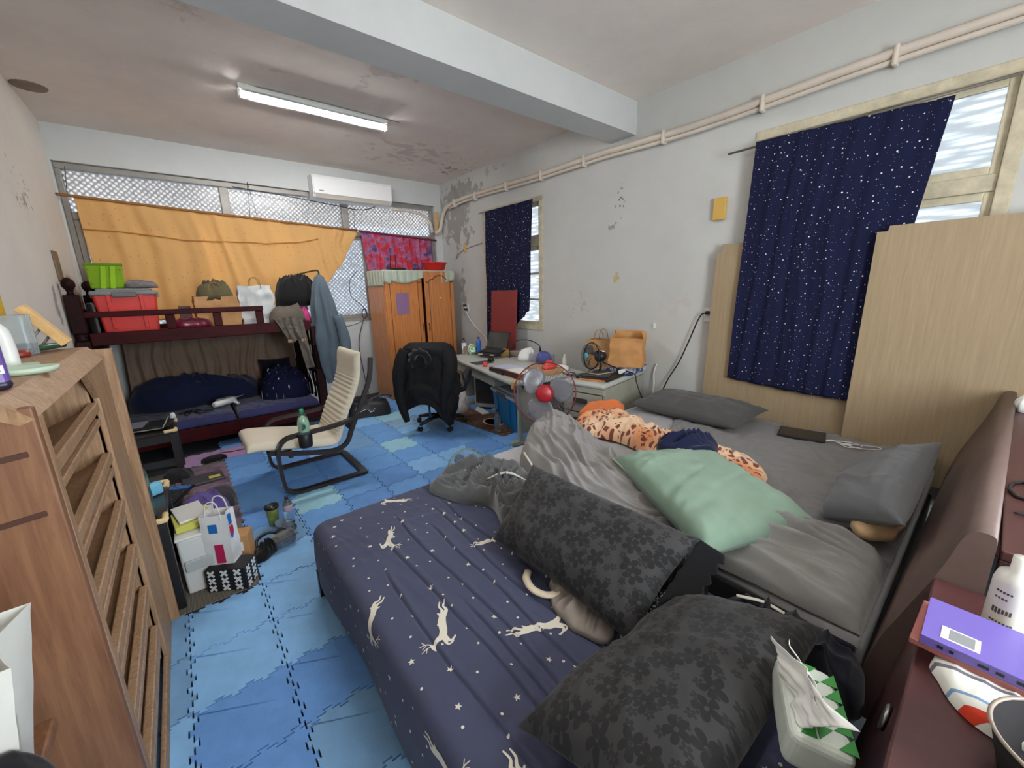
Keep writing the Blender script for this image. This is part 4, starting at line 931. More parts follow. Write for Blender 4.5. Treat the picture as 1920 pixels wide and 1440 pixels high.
pillow('grey_pillow', 'dark grey pillow lying flat against the plywood at the foot of the wide bed', M_dgp, [(2.92, 1.96, .545), (2.92, 1.08, .545), (3.37, 1.03, .60), (3.37, 1.90, .60)], .15, 5, 'dark grey pillows', wr=.008)
M_cgp = cloth('cool_grey_cotton', rgb(104, 106, 110), .05)
pillow('grey_pillow', 'dark grey pillow propped against the padded headboard', M_cgp, [(2.03, .36, .545), (2.62, .40, .545), (2.78, .09, .77), (1.78, .10, .74)], .16, 8, 'dark grey pillows', wr=.008)

# black damask pillows
m_bf, N, L, B = nodes('black_floral_damask'); uv = uvnode(N)
def flower(scale, rad, loc):
    mp = N.new('ShaderNodeMapping'); mp.inputs['Location'].default_value = loc; L.new(uv, mp.inputs['Vector'])
    v = N.new('ShaderNodeTexVoronoi'); v.voronoi_dimensions = '2D'; v.inputs['Scale'].default_value = scale; v.inputs['Randomness'].default_value = .85; L.new(mp.outputs['Vector'], v.inputs['Vector'])
    sc_ = N.new('ShaderNodeVectorMath'); sc_.operation = 'SCALE'; sc_.inputs[3].default_value = scale; L.new(mp.outputs['Vector'], sc_.inputs[0])
    sc2 = N.new('ShaderNodeVectorMath'); sc2.operation = 'SCALE'; sc2.inputs[3].default_value = scale; L.new(v.outputs['Position'], sc2.inputs[0])
    df = N.new('ShaderNodeVectorMath'); df.operation = 'SUBTRACT'; L.new(sc_.outputs[0], df.inputs[0]); L.new(sc2.outputs[0], df.inputs[1])
    sx = N.new('ShaderNodeSeparateXYZ'); L.new(df.outputs[0], sx.inputs[0])
    an = math_(N, L, 'ARCTAN2', sx.outputs[1], sx.outputs[0]); cs = math_(N, L, 'ABSOLUTE', math_(N, L, 'COSINE', math_(N, L, 'MULTIPLY', an, 2.5)))
    cs = math_(N, L, 'POWER', cs, .6)
    rr = math_(N, L, 'MULTIPLY_ADD', cs, rad * .75, rad * .25)
    ln = N.new('ShaderNodeVectorMath'); ln.operation = 'LENGTH'; L.new(df.outputs[0], ln.inputs[0])
    ins = math_(N, L, 'LESS_THAN', ln.outputs['Value'], rr); core = math_(N, L, 'GREATER_THAN', ln.outputs['Value'], rad * .18)
    return math_(N, L, 'MULTIPLY', ins, core)
k = math_(N, L, 'MAXIMUM', flower(14, .44, (0, 0, 0)), math_(N, L, 'MULTIPLY', flower(27, .36, (.31, .17, 0)), .8))
L.new(mixc(N, L, k, rgb(44, 43, 45), rgb(19, 18, 20)), B.inputs['Base Color'])
L.new(math_(N, L, 'MULTIPLY_ADD', k, .15, .7), B.inputs['Roughness']); B.inputs['Sheen Weight'].default_value = .1
bpn = N.new('ShaderNodeBump'); bpn.inputs['Strength'].default_value = .25; bpn.inputs['Distance'].default_value = .001; L.new(k, bpn.inputs['Height']); L.new(bpn.outputs['Normal'], B.inputs['Normal'])
frill = cloth('black_frill', rgb(16, 16, 18))
t = pillow('black_pillow', 'black flower damask pillow leaning between navy bed and wide bed', m_bf, [(.93, 1.30, .455), (.93, .57, .455), (1.27, .54, .69), (1.25, 1.38, .69)], .17, 12, 'black damask pillows', wr=.006)
P, UV = drape([(.93, .575, .46), (1.27, .545, .69)], [(.97, .50, .43), (1.31, .47, .64)], (0, .5, .5), 60, 10, 8, .010, 5, .3, .004)
mb = MB(); mb.slab(P, .002); mb.build('frill', frill, t, True)
t = pillow('black_pillow', 'black flower damask pillow propped on the maroon headboard beneath the tissue packet', m_bf, [(.50, .62, .455), (.48, .19, .64), (1.20, .17, .64), (1.27, .55, .455)], .18, 15, 'black damask pillows', wr=.007)
# fleece throw
tag(heap_obj('fleece_throw', cloth('grey_fleece', rgb(92, 93, 94), .16, .95, .5, 260, .6, 9), [(.97, 1.98), (1.10, 2.07), (1.27, 2.08), (1.40, 1.99), (1.44, 1.78), (1.42, 1.55), (1.40, 1.36), (1.22, 1.30), (1.08, 1.38), (1.13, 1.60), (1.02, 1.78)], zmix, .07,
    [(.12, .065, .9, 2.4), (.075, .045, 2.3, 2.2), (.04, .018, .3, 2), (.025, .008, 1.5, 2)], seed=23, nr=46, nth=200, p=4, q=.5), 'dark grey fleece throw bunched at the foot of the navy bed', 'blanket')
for pts in ([(.985, 1.93, .425), (1.00, 1.99, .43), (1.06, 2.05, .425)], [(1.20, 1.72, .50), (1.30, 1.66, .53), (1.36, 1.56, .50)], [(1.16, 1.90, .50), (1.24, 1.88, .52), (1.30, 1.93, .52)]):
    mb = MB(); mb.tube(pts, [.003, .010, .011, .009, .003], 8, k=5, flat=.6); ob = mb.build('white_edge', cloth('white_fleece_edge', rgb(206, 204, 198)), bpy.data.objects['fleece_throw'])
tag(heap_obj('beige_garment', cloth('stone_jersey', rgb(150, 140, 132), .08), [(.915, .92), (.96, .98), (1.03, .95), (1.06, .82), (1.02, .70), (.93, .655), (.885, .70), (.875, .80)], const(ZN + .006), .022, [(.06, .034, 1.1, 3), (.035, .016, 1.9, 3)], seed=29, rag=.014), 'stone grey garment crumpled beneath the leaning black pillow', 'clothing')
mb = MB(); mb.tube([(.945, 1.08, .41), (.905, 1.045, .415), (.885, .985, .418), (.90, .93, .42), (.945, .905, .42), (1.0, .915, .42)], .016, 10, k=5, flat=.6); tag(mb.build('cream_strap', cloth('cream_cotton', rgb(216, 200, 176))), 'cream padded strap curling out under the leaning black pillow', 'strap')
m_dn, N, L, B = nodes('black_dotted_cloth'); uv = uvnode(N); k = dots(N, L, uv, 130, .26, .30, 1.0, .05)
L.new(mixc(N, L, k, rgb(24, 23, 26), rgb(196, 190, 190)), B.inputs['Base Color']); B.inputs['Roughness'].default_value = .9
tag(heap_obj('dotted_cloth', m_dn, [(1.06, .60), (1.12, .64), (1.20, .62), (1.19, .58), (1.10, .57)], const(ZN + .05), .05, [(.05, .02, .4, 2)], seed=35), 'black cloth with white dots squeezed between the two black pillows', 'cloth')
tag(heap_obj('black_garment', pm('black_satin', rgb(22, 21, 24), .45, 0, .1, 9), [(1.16, .70), (1.26, .72), (1.36, .64), (1.35, .54), (1.25, .50), (1.18, .58)], const(ZN + .03), .14, [(.07, .04, .9, 2.5), (.04, .015, 2, 2)], seed=37), 'black satin garment bunched between the wide bed and black pillow', 'clothing')
tag(heap_obj('dark_navy_cloth', cloth('dark_navy_jersey', rgb(28, 30, 40)), [(1.28, .42), (1.37, .46), (1.38, .25), (1.37, .09), (1.22, .085), (1.28, .20)], const(ZN + .01), .10, [(.12, .03, 1.7, 3), (.06, .012, .6, 2)], seed=39), 'dark navy cloth stuffed behind the tissue packet at the headboard', 'cloth')
mb = MB(); mb.tube([(1.30, .42, .525), (1.33, .35, .53), (1.34, .29, .52)], .008, 6, flat=.4, k=4); mb.build('white_print', M_print, bpy.data.objects['dark_navy_cloth'])
# tablet and earphones
t = thing('tablet', 'flat black tablet lying on the grey sheet beside the plywood', 'tablet', (3.25, .77, ZB + .02), R(12))
mb = MB(); mb.box((0, 0, .009), (.22, .27, .010), .004); mb.build('case', M_black, t); mb = MB(); mb.box((0, 0, .0145), (.20, .25, .001)); mb.build('screen', pm('dark_screen', rgb(30, 30, 34), .25), t)
t = thing('earphones', 'tangled white earphone cable on the grey sheet beside the black tablet', 'earphones', (3.25, .5, ZB + .02))
rs = random.Random(3)
pts = [(3.20, .64, .506), (3.27, .60, .508), (3.22, .54, .510), (3.28, .48, .506), (3.33, .38, .506), (3.28, .36, .508), (3.21, .46, .510), (3.24, .56, .512), (3.19, .50, .508), (3.26, .44, .512), (3.30, .52, .508), (3.24, .62, .506)]
mb = MB(); mb.tube(pts, .0028, 6, k=8); mb.build('cable', M_white, t, True)
mb = MB(); mb.box((3.24, .51, .512), (.014, .035, .010), .003); mb.build('remote', M_white, t, True)
for p in (pts[0], pts[-1]):
    mb = MB(); mb.lathe([(0, -.007), (.006, -.004), (.007, .003), (0, .007)], p, 10); mb.build('earbud', M_white, t, True)
# plywood boards against the right wall
t = tag(MB().add(*[(lambda pts, a, b: ([(a, p[0], p[1]) for p in pts] + [(b, p[0], p[1]) for p in pts]))([(1.605, .30), (1.59, 1.80), (1.545, 1.80), (1.545, 1.86), (.45, 1.86), (.45, .30)], 3.497, 3.512), [(5, 4, 3, 2, 1, 0), (6, 7, 8, 9, 10, 11)] + [(i, (i + 1) % 6, 6 + (i + 1) % 6, 6 + i) for i in range(6)]]).build('plywood_board', M_ply), 'tan plywood board leaning behind the wide starry curtain', 'board', 'plywood boards')
t = tag(MB().add(*[(lambda pts, a, b: ([(a, p[0], p[1]) for p in pts] + [(b, p[0], p[1]) for p in pts]))([(.585, .30), (.585, 1.84), (.535, 1.84), (.53, 1.87), (-.62, 1.875), (-.62, .30)], 3.42, 3.436), [(5, 4, 3, 2, 1, 0), (6, 7, 8, 9, 10, 11)] + [(i, (i + 1) % 6, 6 + (i + 1) % 6, 6 + i) for i in range(6)]]).build('plywood_board', M_ply), 'larger tan plywood board standing in front of the starry curtain by the headboard', 'board', 'plywood boards')
# ------------------------------------------------------------------ armchair
lc = thing('armchair', 'cantilever armchair with cream tufted cushion and dark bentwood frame', 'chair', (.75, 3.6, ZF))
m_bw = wood('black_brown_bentwood', rgb(28, 20, 20), rgb(48, 36, 34), (3, 3, 3), 6, .4, .05, .2)
for y in (3.315, 3.915):
    mb = MB(); pts = [(1.05, y, .028), (.60, y, .028), (.50, y, .032), (.435, y, .07), (.415, y, .18), (.41, y, .34), (.425, y, .425), (.475, y, .475), (.57, y, .488), (.82, y, .498), (1.03, y, .535), (1.12, y, .56)]
    mb.bar(pts, .05, .024, (0, 0, 1), k=0) if False else None
    P = spline(pts, 6); 
    vs = []; fs = []
    for i, p in enumerate(P):
        a = P[max(i - 1, 0)]; b = P[min(i + 1, len(P) - 1)]; tt = (b - a) / np.linalg.norm(b - a); nn = np.array((-tt[2], 0, tt[0]))
        for (s1, s2) in ((-1, -1), (1, -1), (1, 1), (-1, 1)): vs.append(p + np.array((0, .027 * s1, 0)) + nn * .012 * s2)
    for i in range(len(P) - 1):
        for j in range(4): fs.append((i * 4 + j, i * 4 + (j + 1) % 4, (i + 1) * 4 + (j + 1) % 4, (i + 1) * 4 + j))
    fs += [(3, 2, 1, 0), tuple(len(vs) - 4 + j for j in range(4))]
    mb.add(vs, fs); mb.build('side_frame', m_bw, lc, True)
    yi = y + (.034 if y < 3.6 else -.034)
    mb = MB(); pts = [(.36, yi, .385), (.55, yi, .33), (.76, yi, .285), (.86, yi, .285), (.93, yi, .33), (.985, yi, .45), (1.08, yi, .64), (1.165, yi, .83), (1.195, yi, 1.01)]
    P = spline(pts, 6); vs = []; fs = []
    for i, p in enumerate(P):
        a = P[max(i - 1, 0)]; b = P[min(i + 1, len(P) - 1)]; tt = (b - a) / np.linalg.norm(b - a); nn = np.array((-tt[2], 0, tt[0]))
        for (s1, s2) in ((-1, -1), (1, -1), (1, 1), (-1, 1)): vs.append(p + np.array((0, .012 * s1, 0)) + nn * .018 * s2)
    for i in range(len(P) - 1):
        for j in range(4): fs.append((i * 4 + j, i * 4 + (j + 1) % 4, (i + 1) * 4 + (j + 1) % 4, (i + 1) * 4 + j))
    fs += [(3, 2, 1, 0), tuple(len(vs) - 4 + j for j in range(4))]
    mb.add(vs, fs); mb.build('seat_frame', m_bw, lc, True)
for (x, z, w, h) in ((1.03, .028, .06, .024), (.50, .335, .03, .06), (.98, .44, .03, .05)):
    mb = MB(); mb.box((x, 3.615, z), (w, .545, h), .004); mb.build('cross_rail', m_bw, lc, True)
cp = spline([(.225, 0, .425), (.30, 0, .425), (.45, 0, .40), (.65, 0, .36), (.80, 0, .335), (.865, 0, .36), (.90, 0, .44), (.96, 0, .58), (1.04, 0, .74), (1.085, 0, .87), (1.10, 0, .98), (1.11, 0, 1.065)], 18)
n = len(cp); yy = np.linspace(3.345, 3.885, 24); Up = np.zeros((n, 24, 3)); Dn = np.zeros((n, 24, 3)); acc = 0
for i, p in enumerate(cp):
    a = cp[max(i - 1, 0)]; b = cp[min(i + 1, n - 1)]; tt = (b - a) / np.linalg.norm(b - a); nn = np.array((-tt[2], 0, tt[0]))
    s_ = i / (n - 1); rib = 0
    if .50 < s_ < .80: rib = .010 * (abs(math.sin((s_ - .50) / .30 * math.pi * 13)) - .6)
    th = .052 if s_ < .4 else .040
    th *= min(1, (1 - abs(2 * s_ - 1) ** 22)) ** .5 if 0 < s_ < 1 else .2
    for j, y in enumerate(yy):
        e = (1 - abs(2 * j / 23 - 1) ** 8) ** .5
        Up[i, j] = p + nn * (th * e * .9 + rib * e + .004) + np.array((0, y, 0)); Dn[i, j] = p - nn * (th * e * .4 + .004) + np.array((0, y, 0))
cm = cloth('cream_cushion_cotton', rgb(212, 202, 182), .05)
mb = MB(); mb.grid(Up, flip=True); mb.grid(Dn); o = len(mb.v) - 2 * n * 24
rim = [(i, 0) for i in range(n)] + [(n - 1, j) for j in range(1, 24)] + [(i, 23) for i in range(n - 2, -1, -1)] + [(0, j) for j in range(22, 0, -1)]
for p_, q_ in zip(rim, rim[1:] + rim[:1]):
    ia, ib = p_[0] * 24 + p_[1], q_[0] * 24 + q_[1]; mb.f.append((o + ia, o + ib, o + n * 24 + ib, o + n * 24 + ia)); mb.m.append(0); mb.s.append(True)
mb.build('cushion', cm, lc, True)
mb = MB(); mb.lathe([(.0, .40), (.044, .40), (.048, .41), (.052, .505), (.050, .508), (.046, .50), (.043, .412), (0, .41)], (.60, 3.262, 0), 24); mb.build('cup_holder', M_black, lc, True)

def bottle(name, label, loc, h, r, body, cap, group=None, band=None, rz=0, lay=None, liquid=None):
    t = thing(name, label, 'bottle', loc, rz, group)
    M = lay
    pr = [(0, .004), (r * .6, 0), (r * .95, .006), (r, .02), (r * .97, h * .12), (r, h * .16), (r * .96, h * .3), (r, h * .34), (r * .96, h * .46), (r, h * .5), (r, h * .64), (r * .9, h * .74), (r * .55, h * .84), (r * .33, h * .89), (r * .33, h * .93)]
    mb = MB(); mb.lathe(pr, (0, 0, 0), 22, 0, M); mb.build('body', body, t)
    mb = MB(); mb.lathe([(r * .38, h * .915), (r * .40, h * .92), (r * .40, h * .99), (r * .36, h), (0, h)], (0, 0, 0), 16, 0, M); mb.build('cap', cap, t)
    if band:
        mb = MB(); mb.lathe([(r * 1.01, h * .50), (r * 1.015, h * .52), (r * 1.015, h * .68), (r * .97, h * .705)], (0, 0, 0), 22, 0, M); mb.build('label_band', band, t)
    if liquid:
        mb = MB(); mb.lathe([(0, .006), (r * .9, .008), (r * .9, h * .45), (0, h * .45)], (0, 0, 0), 22, 0, M); mb.build('liquid', liquid, t)
    return t
M_gcap = pm('green_cap', rgb(24, 130, 92), .4); M_dcap = pm('dark_cap', rgb(34, 28, 44), .4)
bottle('water_bottle', 'green tinted water bottle standing in the armchair cup holder', (.60, 3.262, .412), .29, .041, M_glassg, M_gcap)

# ------------------------------------------------------------------ office chair and jacket
oc = thing('office_chair', 'black office chair on a five star base with looped armrests', 'chair', (2.17, 4.01, ZF), R(-45))
for k in range(5):
    a = math.radians(72 * k + 20); d = np.array((math.cos(a), math.sin(a), 0))
    mb = MB(); mb.tube([d * .02 + (0, 0, .115), d * .14 + (0, 0, .11), d * .285 + (0, 0, .075)], [.028, .024, .017], 8); mb.build('base_leg', M_black, oc)
    c = d * .29
    w = MB(); 
    for s_ in (-1, 1):
        Mx = Matrix.Translation(Vector((c[0], c[1], .03))) @ Matrix.Rotation(a + R(30), 4, 'Z') @ Matrix.Translation(Vector((0, s_ * .014, 0))) @ Matrix.Rotation(R(90), 4, 'X')
        w.lathe([(0, -.009), (.024, -.009), (.028, -.004), (.028, .004), (.024, .009), (0, .009)], (0, 0, 0), 14, 0, Mx)
    w.build('caster', M_black, oc)
mb = MB(); mb.lathe([(.035, .10), (.035, .22), (.024, .225), (.024, .38)], (0, 0, 0), 14); mb.build('gas_column', M_blackm, oc)
m_seat = cloth('black_mesh', rgb(28, 28, 30))
mb = MB(); mb.box((0, .02, .42), (.48, .47, .08), .035, seg=3); mb.s = [True] * len(mb.s); mb.build('seat', m_seat, oc)
mb = MB(); mb.box((0, -.245, .72), (.46, .05, .50), .024, (R(-8), 0, 0), seg=3); mb.s = [True] * len(mb.s); mb.build('backrest', m_seat, oc)
mb = MB(); mb.tube([(0, -.05, .39), (0, -.24, .40), (0, -.30, .52)], .022, 8, k=4); mb.build('back_bracket', M_black, oc)
for s_ in (-1, 1):
    mb = MB(); mb.tube([(s_ * .25, .10, .42), (s_ * .33, .12, .48), (s_ * .36, .11, .60), (s_ * .36, .04, .655), (s_ * .36, -.10, .66), (s_ * .36, -.18, .63), (s_ * .36, -.15, .53), (s_ * .33, -.06, .45), (s_ * .26, -.02, .41)], [.017, .018, .02, .024, .026, .022, .018, .018, .017], 10, k=5); mb.build('armrest', pm('grey_black_plastic', rgb(44, 42, 44), .4), oc)
jk = thing('puffer_jacket', 'black puffer jacket hung over the back of the office chair', 'jacket', (2.17, 4.01, ZF), R(-45))
m_jk = pm('black_nylon', rgb(19, 18, 20), .8, 0, .12, 14, .3, 120, spec=.25)
n, m = 120, 70; th = np.linspace(0, 2 * np.pi, n, endpoint=False); v = np.linspace(0, 1, m); TH, V = np.meshgrid(th, v, indexing='ij')
ct, st = np.cos(TH), np.sin(TH); sgn = lambda q, p: np.sign(q) * np.abs(q) ** p
hem = .30 + .05 * np.sin(TH * 2 + .5) + .10 * np.exp(-((TH - 4.7) / .35) ** 2) - .10 * np.exp(-((TH - 3.6) / .4) ** 2) - .12 * np.exp(-((TH - 5.6) / .5) ** 2) + .15 * (st > .2)
Zj = 1.005 * (1 - V ** 1.1) + hem * V ** 1.1
sh_ = np.minimum(1, (V / .10)).clip(0, 1) ** .5
q = 1 + .06 * np.abs(np.sin(V * np.pi * 4.5 + .6 * pn(TH * 1.2, V * 2, 9))) ** .6 * (V > .06) + .14 * pn(TH * 1.6, V * 3.2, 3) + .06 * pn(TH * 4, V * 8, 4)
aX = (.19 + .055 * sh_ + .05 * V) * q; bY = (.035 + .075 * sh_ + .05 * V) * q
Xj = sgn(ct, .75) * aX; Yj = -.262 + sgn(st, .8) * bY - .02 * V
mb = MB(); mb.grid(np.stack([Xj, Yj, Zj], -1), wrap=True); o = len(mb.v) - n * m; mb.f.append(tuple(o + i * m for i in reversed(range(n)))); mb.m.append(0); mb.s.append(True)
mb.build('body', m_jk, jk)
for s_, pts in ((-1, [(-.22, -.28, .92), (-.29, -.33, .75), (-.31, -.36, .55), (-.29, -.39, .36), (-.24, -.40, .17)]), (1, [(.21, -.28, .90), (.25, -.35, .76), (.22, -.39, .60), (.18, -.41, .44), (.17, -.42, .27)])):
    P = np.array(spline(pts, 12)); rr = [(.085 - .055 * (i / (len(P) - 1)) ** 1.4) * (1 + .06 * abs(math.sin(i * .26))) for i in range(len(P))]
    mb = MB(); mb.tube(P, rr, 16); mb.build('sleeve', m_jk, jk)
mb = MB()
ring = [(.085 * math.cos(a) - .05, -.375 - .035 * math.sin(a) - .02, .84 + .09 * math.sin(a)) for a in np.linspace(0, 6.2832, 22, endpoint=False)]
mb.tube(ring, [.036 + .012 * math.sin(3 * i) for i in range(22)], 12, True)
mb.build('hood', cloth('black_faux_fur', rgb(20, 19, 20), .3, .95, .3, 90, .9), jk)
mb = MB(); mb.tube([(-.02, -.30, .36), (-.015, -.31, .24), (-.01, -.31, .19)], .012, 6, flat=.4); mb.build('belt_strap', pm('navy_strap', rgb(24, 52, 92), .6), jk)
# black sports bag
t = thing('gym_bag', 'black sports bag with a white swoosh of print on the mats behind the armchair', 'bag', (1.72, 5.02, ZF), R(-20))
P, UV, z = heap([(-.24, -.14), (0, -.16), (.22, -.13), (.25, 0), (.22, .14), (0, .15), (-.22, .13), (-.26, 0)], const(0), .17, [(.10, .03, .6, 2.5), (.05, .01, 1.8, 2)], seed=3, p=5, q=.45)
mb = MB(); mb.grid(P, wrap=True); mb.build('body', pm('black_nylon_bag', rgb(30, 29, 32), .5, 0, .1, 9), t)
mb = MB()
for zz, pts in ((0, [(-.15, .06), (-.17, .0), (-.10, -.03), (.02, -.02), (.06, .02)]), (0, [(-.12, -.01), (-.05, .015), (0, -.01), (.05, -.02)])):
    mb.tube([(p[0], -.150 - .004 * abs(i - 2), .09 + p[1]) for i, p in enumerate(pts)], .006, 6, k=4, flat=.5)
mb.build('white_print', M_paper, t)
mb = MB(); mb.tube([(-.05, -.08, .17), (.08, -.02, .22), (.22, .02, .24), (.28, .02, .20)], [.012, .012, .02, .024], 8, k=4); mb.build('strap', pm('grey_strap', rgb(86, 86, 92), .7), t)

# ------------------------------------------------------------------ desks
ZA = .70
da = thing('steel_desk', 'long pale grey steel desk under the small side window', 'desk', (2.29, 2.78, ZF), math.atan2(1.80, .40))
LA_, DA = 1.92, -.86         # local x along the front edge, -y toward the wall
mb = MB(); mb.bx(0, LA_, DA, 0, ZA - .04 - ZF, ZA - ZF, .014); mb.build('desk_top', M_greydeskt, da)
for x in (.16, LA_ - .12):
    mb = MB(); mb.bx(x - .02, x + .02, -.66, -.62, .03, ZA - .05, .006); mb.bx(x - .02, x + .02, -.16, -.12, .03, ZA - .05, .006); mb.bx(x - .018, x + .018, -.62, -.16, .12, ZA - .12); mb.build('leg_panel' if x > 1 else 'leg_frame', M_greydesk, da)
    mb = MB(); mb.bx(x - .03, x + .03, -.70, -.04, .0, .045, .012); mb.build('foot_bar', M_greydesk, da)
mb = MB(); mb.bx(.55, LA_ - .14, -.60, -.05, ZA - .17, ZA - .055, .004); mb.build('drawer', M_greydesk, da)
mb = MB(); mb.bx(.18, LA_ - .14, -.70, -.68, .25, ZA - .055); mb.build('modesty_panel', M_greydesk, da)
for x in (.0, LA_):
    mb = MB(); mb.box((x + (.012 if x == 0 else -.012), .0, ZA - ZF - .025), (.05, .03, .075), .01); mb.build('corner_guard', pm('mustard_foam', rgb(206, 166, 84), .7), da)
ZBk = .735
db = thing('pedestal_desk', 'grey green steel desk with drawers standing beside the wide bed', 'desk', (2.70, 2.07, ZF), R(9.8))
LB, DB = .84, .43             # local x toward the wall, y along the front
mb = MB(); mb.bx(-.015, LB, -.01, DB, ZBk - .045 - ZF, ZBk - ZF, .018); mb.build('desk_top', M_greydeskt, db)
mb = MB(); mb.bx(.02, LB - .02, 0, .02, .02, ZBk - .06); mb.bx(.02, LB - .02, .395, .415, .02, ZBk - .06); mb.bx(LB - .04, LB - .02, .02, .395, .02, ZBk - .06); mb.bx(.02, LB - .04, .02, .395, .02, .05); mb.build('pedestal', M_greydesk, db)
mb = MB(); mb.bx(.0, .018, .0, .415, .625, ZBk - .06, .003); mb.build('apron', M_greydesk, db)
for k, (a, b) in enumerate(((.44, .615), (.255, .43), (.07, .245))):
    mb = MB(); mb.bx(.0, .018, .022, .393, a, b, .003); mb.bx(.018, .5, .03, .385, a + .02, b - .03); o = mb.build('drawer', M_greydesk, db)
    mb = MB(); mb.bx(-.004, .0, .16, .30, (a + b) / 2 - .01, (a + b) / 2 + .04, .001); mb.build('recess_handle', pm('dark_recess', rgb(58, 54, 50), .5), o)
    mb = MB(); mb.bx(-.007, -.003, .16, .30, (a + b) / 2 - .016, (a + b) / 2 - .006, .001); mb.build('pull_lip', M_steel, o)

# ------------------------------------------------------------------ fans
def axisM(loc, d):
    d = Vector(d).normalized(); q = d.to_track_quat('Z', 'Y'); return Matrix.Translation(Vector(loc)) @ q.to_matrix().to_4x4()
sf = thing('standing_fan', 'standing fan with red hub and red rimmed guard in front of the grey desk', 'fan', (2.36, 2.44, ZF))
hc = (2.30, 2.38, .68); Mf = axisM(hc, (-.69, -.70, .16)); r_ = .262
def cage(parent, M, r_, n, mrim, mwire, dep, back=True, wr=.0011):
    mb = MB(); mb.tube([(r_ * math.cos(t_), r_ * math.sin(t_), 0) for t_ in np.linspace(0, 2 * np.pi, 48, endpoint=False)], .0055, 8, True); mb.v = [tuple(M @ Vector(v)) for v in mb.v]; mb.build('guard_rim', mrim, parent, True)
    for sgn_, nm in ((1, 'front_guard'), (-1, 'rear_guard')):
        mb = MB()
        for k in range(n):
            a = 2 * math.pi * k / n
            mb.tube([(rr * math.cos(a + tw), rr * math.sin(a + tw), sgn_ * z_) for rr, z_, tw in ((r_, 0, 0), (r_ * .93, dep * .55, .03), (r_ * .7, dep * .9, .08), (r_ * .27, dep, .14))], wr, 4)
        for q in (.60, .90): mb.tube([(r_ * q * math.cos(t_), r_ * q * math.sin(t_), sgn_ * dep * (.95 if q < .8 else .62)) for t_ in np.linspace(0, 2 * np.pi, 40, endpoint=False)], wr, 4, True)
        mb.v = [tuple(M @ Vector(v)) for v in mb.v]; mb.build(nm, mwire, parent, True)
def blades(parent, M, r_, mat, n=3, wd=1.0):
    for k in range(n):
        G = np.zeros((14, 10, 3)); a0 = 2 * math.pi * k / n + .35
        for i in range(14):
            rr = r_ * (.22 + .68 * i / 13)
            for j in range(10):
                s_ = j / 9 - .5; half = wd * (.42 + .30 * math.sin(math.pi * min(1, i / 11))) * (1 if i < 12 else .75 - .3 * (i - 12)); a = a0 + s_ * 2 * half * (.7 + .3 * (1 - i / 13)) - .25 * i / 13
                G[i, j] = (rr * math.cos(a), rr * math.sin(a), s_ * .05 * (1 - .4 * i / 13))
        mb = MB(); mb.slab(G, .002); mb.v = [tuple(M @ Vector(v)) for v in mb.v]; mb.build('blade', mat, parent, True)
m_bl = pm('smoky_blade_plastic', rgb(132, 134, 142), .25, alpha=.8)
blades(sf, Mf, r_, m_bl, 3, 1.3); cage(sf, Mf, r_, 44, pm('red_brown_rim', rgb(120, 34, 38), .4), pm('guard_wire', rgb(150, 130, 134), .4, .4), .055)
mb = MB(); mb.lathe([(0, .080), (.05, .078), (.07, .068), (.075, .05), (.075, .03), (0, .03)], (0, 0, 0), 28, 0, Mf); mb.build('hub', pm('red_hub', rgb(170, 26, 40), .35), sf, True)
mb = MB(); mb.lathe([(.0, -.16), (.04, -.15), (.055, -.12), (.06, -.06), (.03, -.05)], (0, 0, 0), 20, 0, Mf); mb.build('motor', M_black, sf, True)
mb = MB(); mb.tube([(2.37, 2.45, .04), (2.37, 2.45, .60), (2.365, 2.445, .64)], .014, 10); mb.build('pole', M_steel, sf, True)
mb = MB(); mb.box((2.36, 2.44, .40), (.09, .09, .10), .02); mb.build('control_box', pm('red_control', rgb(190, 34, 40), .4), sf, True)
mb = MB(); mb.lathe([(0, .0), (.19, 0), (.20, .012), (.18, .03), (.04, .045), (0, .045)], (2.37, 2.45, ZF), 32); mb.build('base', M_black, sf, True)
# desk fan seen from the side
df = thing('desk_fan', 'small black desk fan turned sideways in front of a paper bag', 'fan', (2.98, 2.40, ZBk + .03))
Md = axisM((2.95, 2.42, .915), (-.95, .28, .10)); blades(df, Md, .125, pm('smoky_grey_blade', rgb(96, 92, 92), .3, alpha=.85)); cage(df, Md, .125, 36, M_black, M_blackm, .06)
mb = MB(); mb.lathe([(0, .068), (.026, .066), (.03, .055), (0, .05)], (0, 0, 0), 16, 0, Md); mb.build('hub', pm('teal_hub', rgb(72, 160, 178), .35), df, True)
mb = MB(); mb.lathe([(0, -.15), (.04, -.148), (.052, -.13), (.052, -.07), (.03, -.06), (0, -.06)], (0, 0, 0), 18, 0, Md); mb.build('motor', M_black, df, True)
mb = MB(); mb.box((3.065, 2.385, .945), (.035, .05, .022), .002, (0, R(8), R(-15))); mb.build('sticker', M_paper, df, True)
mb = MB(); mb.tube([(3.04, 2.39, .88), (3.05, 2.385, .80), (2.99, 2.36, .755)], .012, 8, k=3); mb.build('stem', M_black, df, True)
mb = MB(); mb.tube([(3.06, 2.39, .86), (3.12, 2.33, .777), (3.03, 2.22, .777), (2.84, 2.25, .777), (2.83, 2.36, .777), (3.0, 2.39, .79), (3.05, 2.39, .85)], .007, 8, k=1); mb.build('wire_stand', pm('grey_wire', rgb(168, 162, 152), .4, .4), df, True)
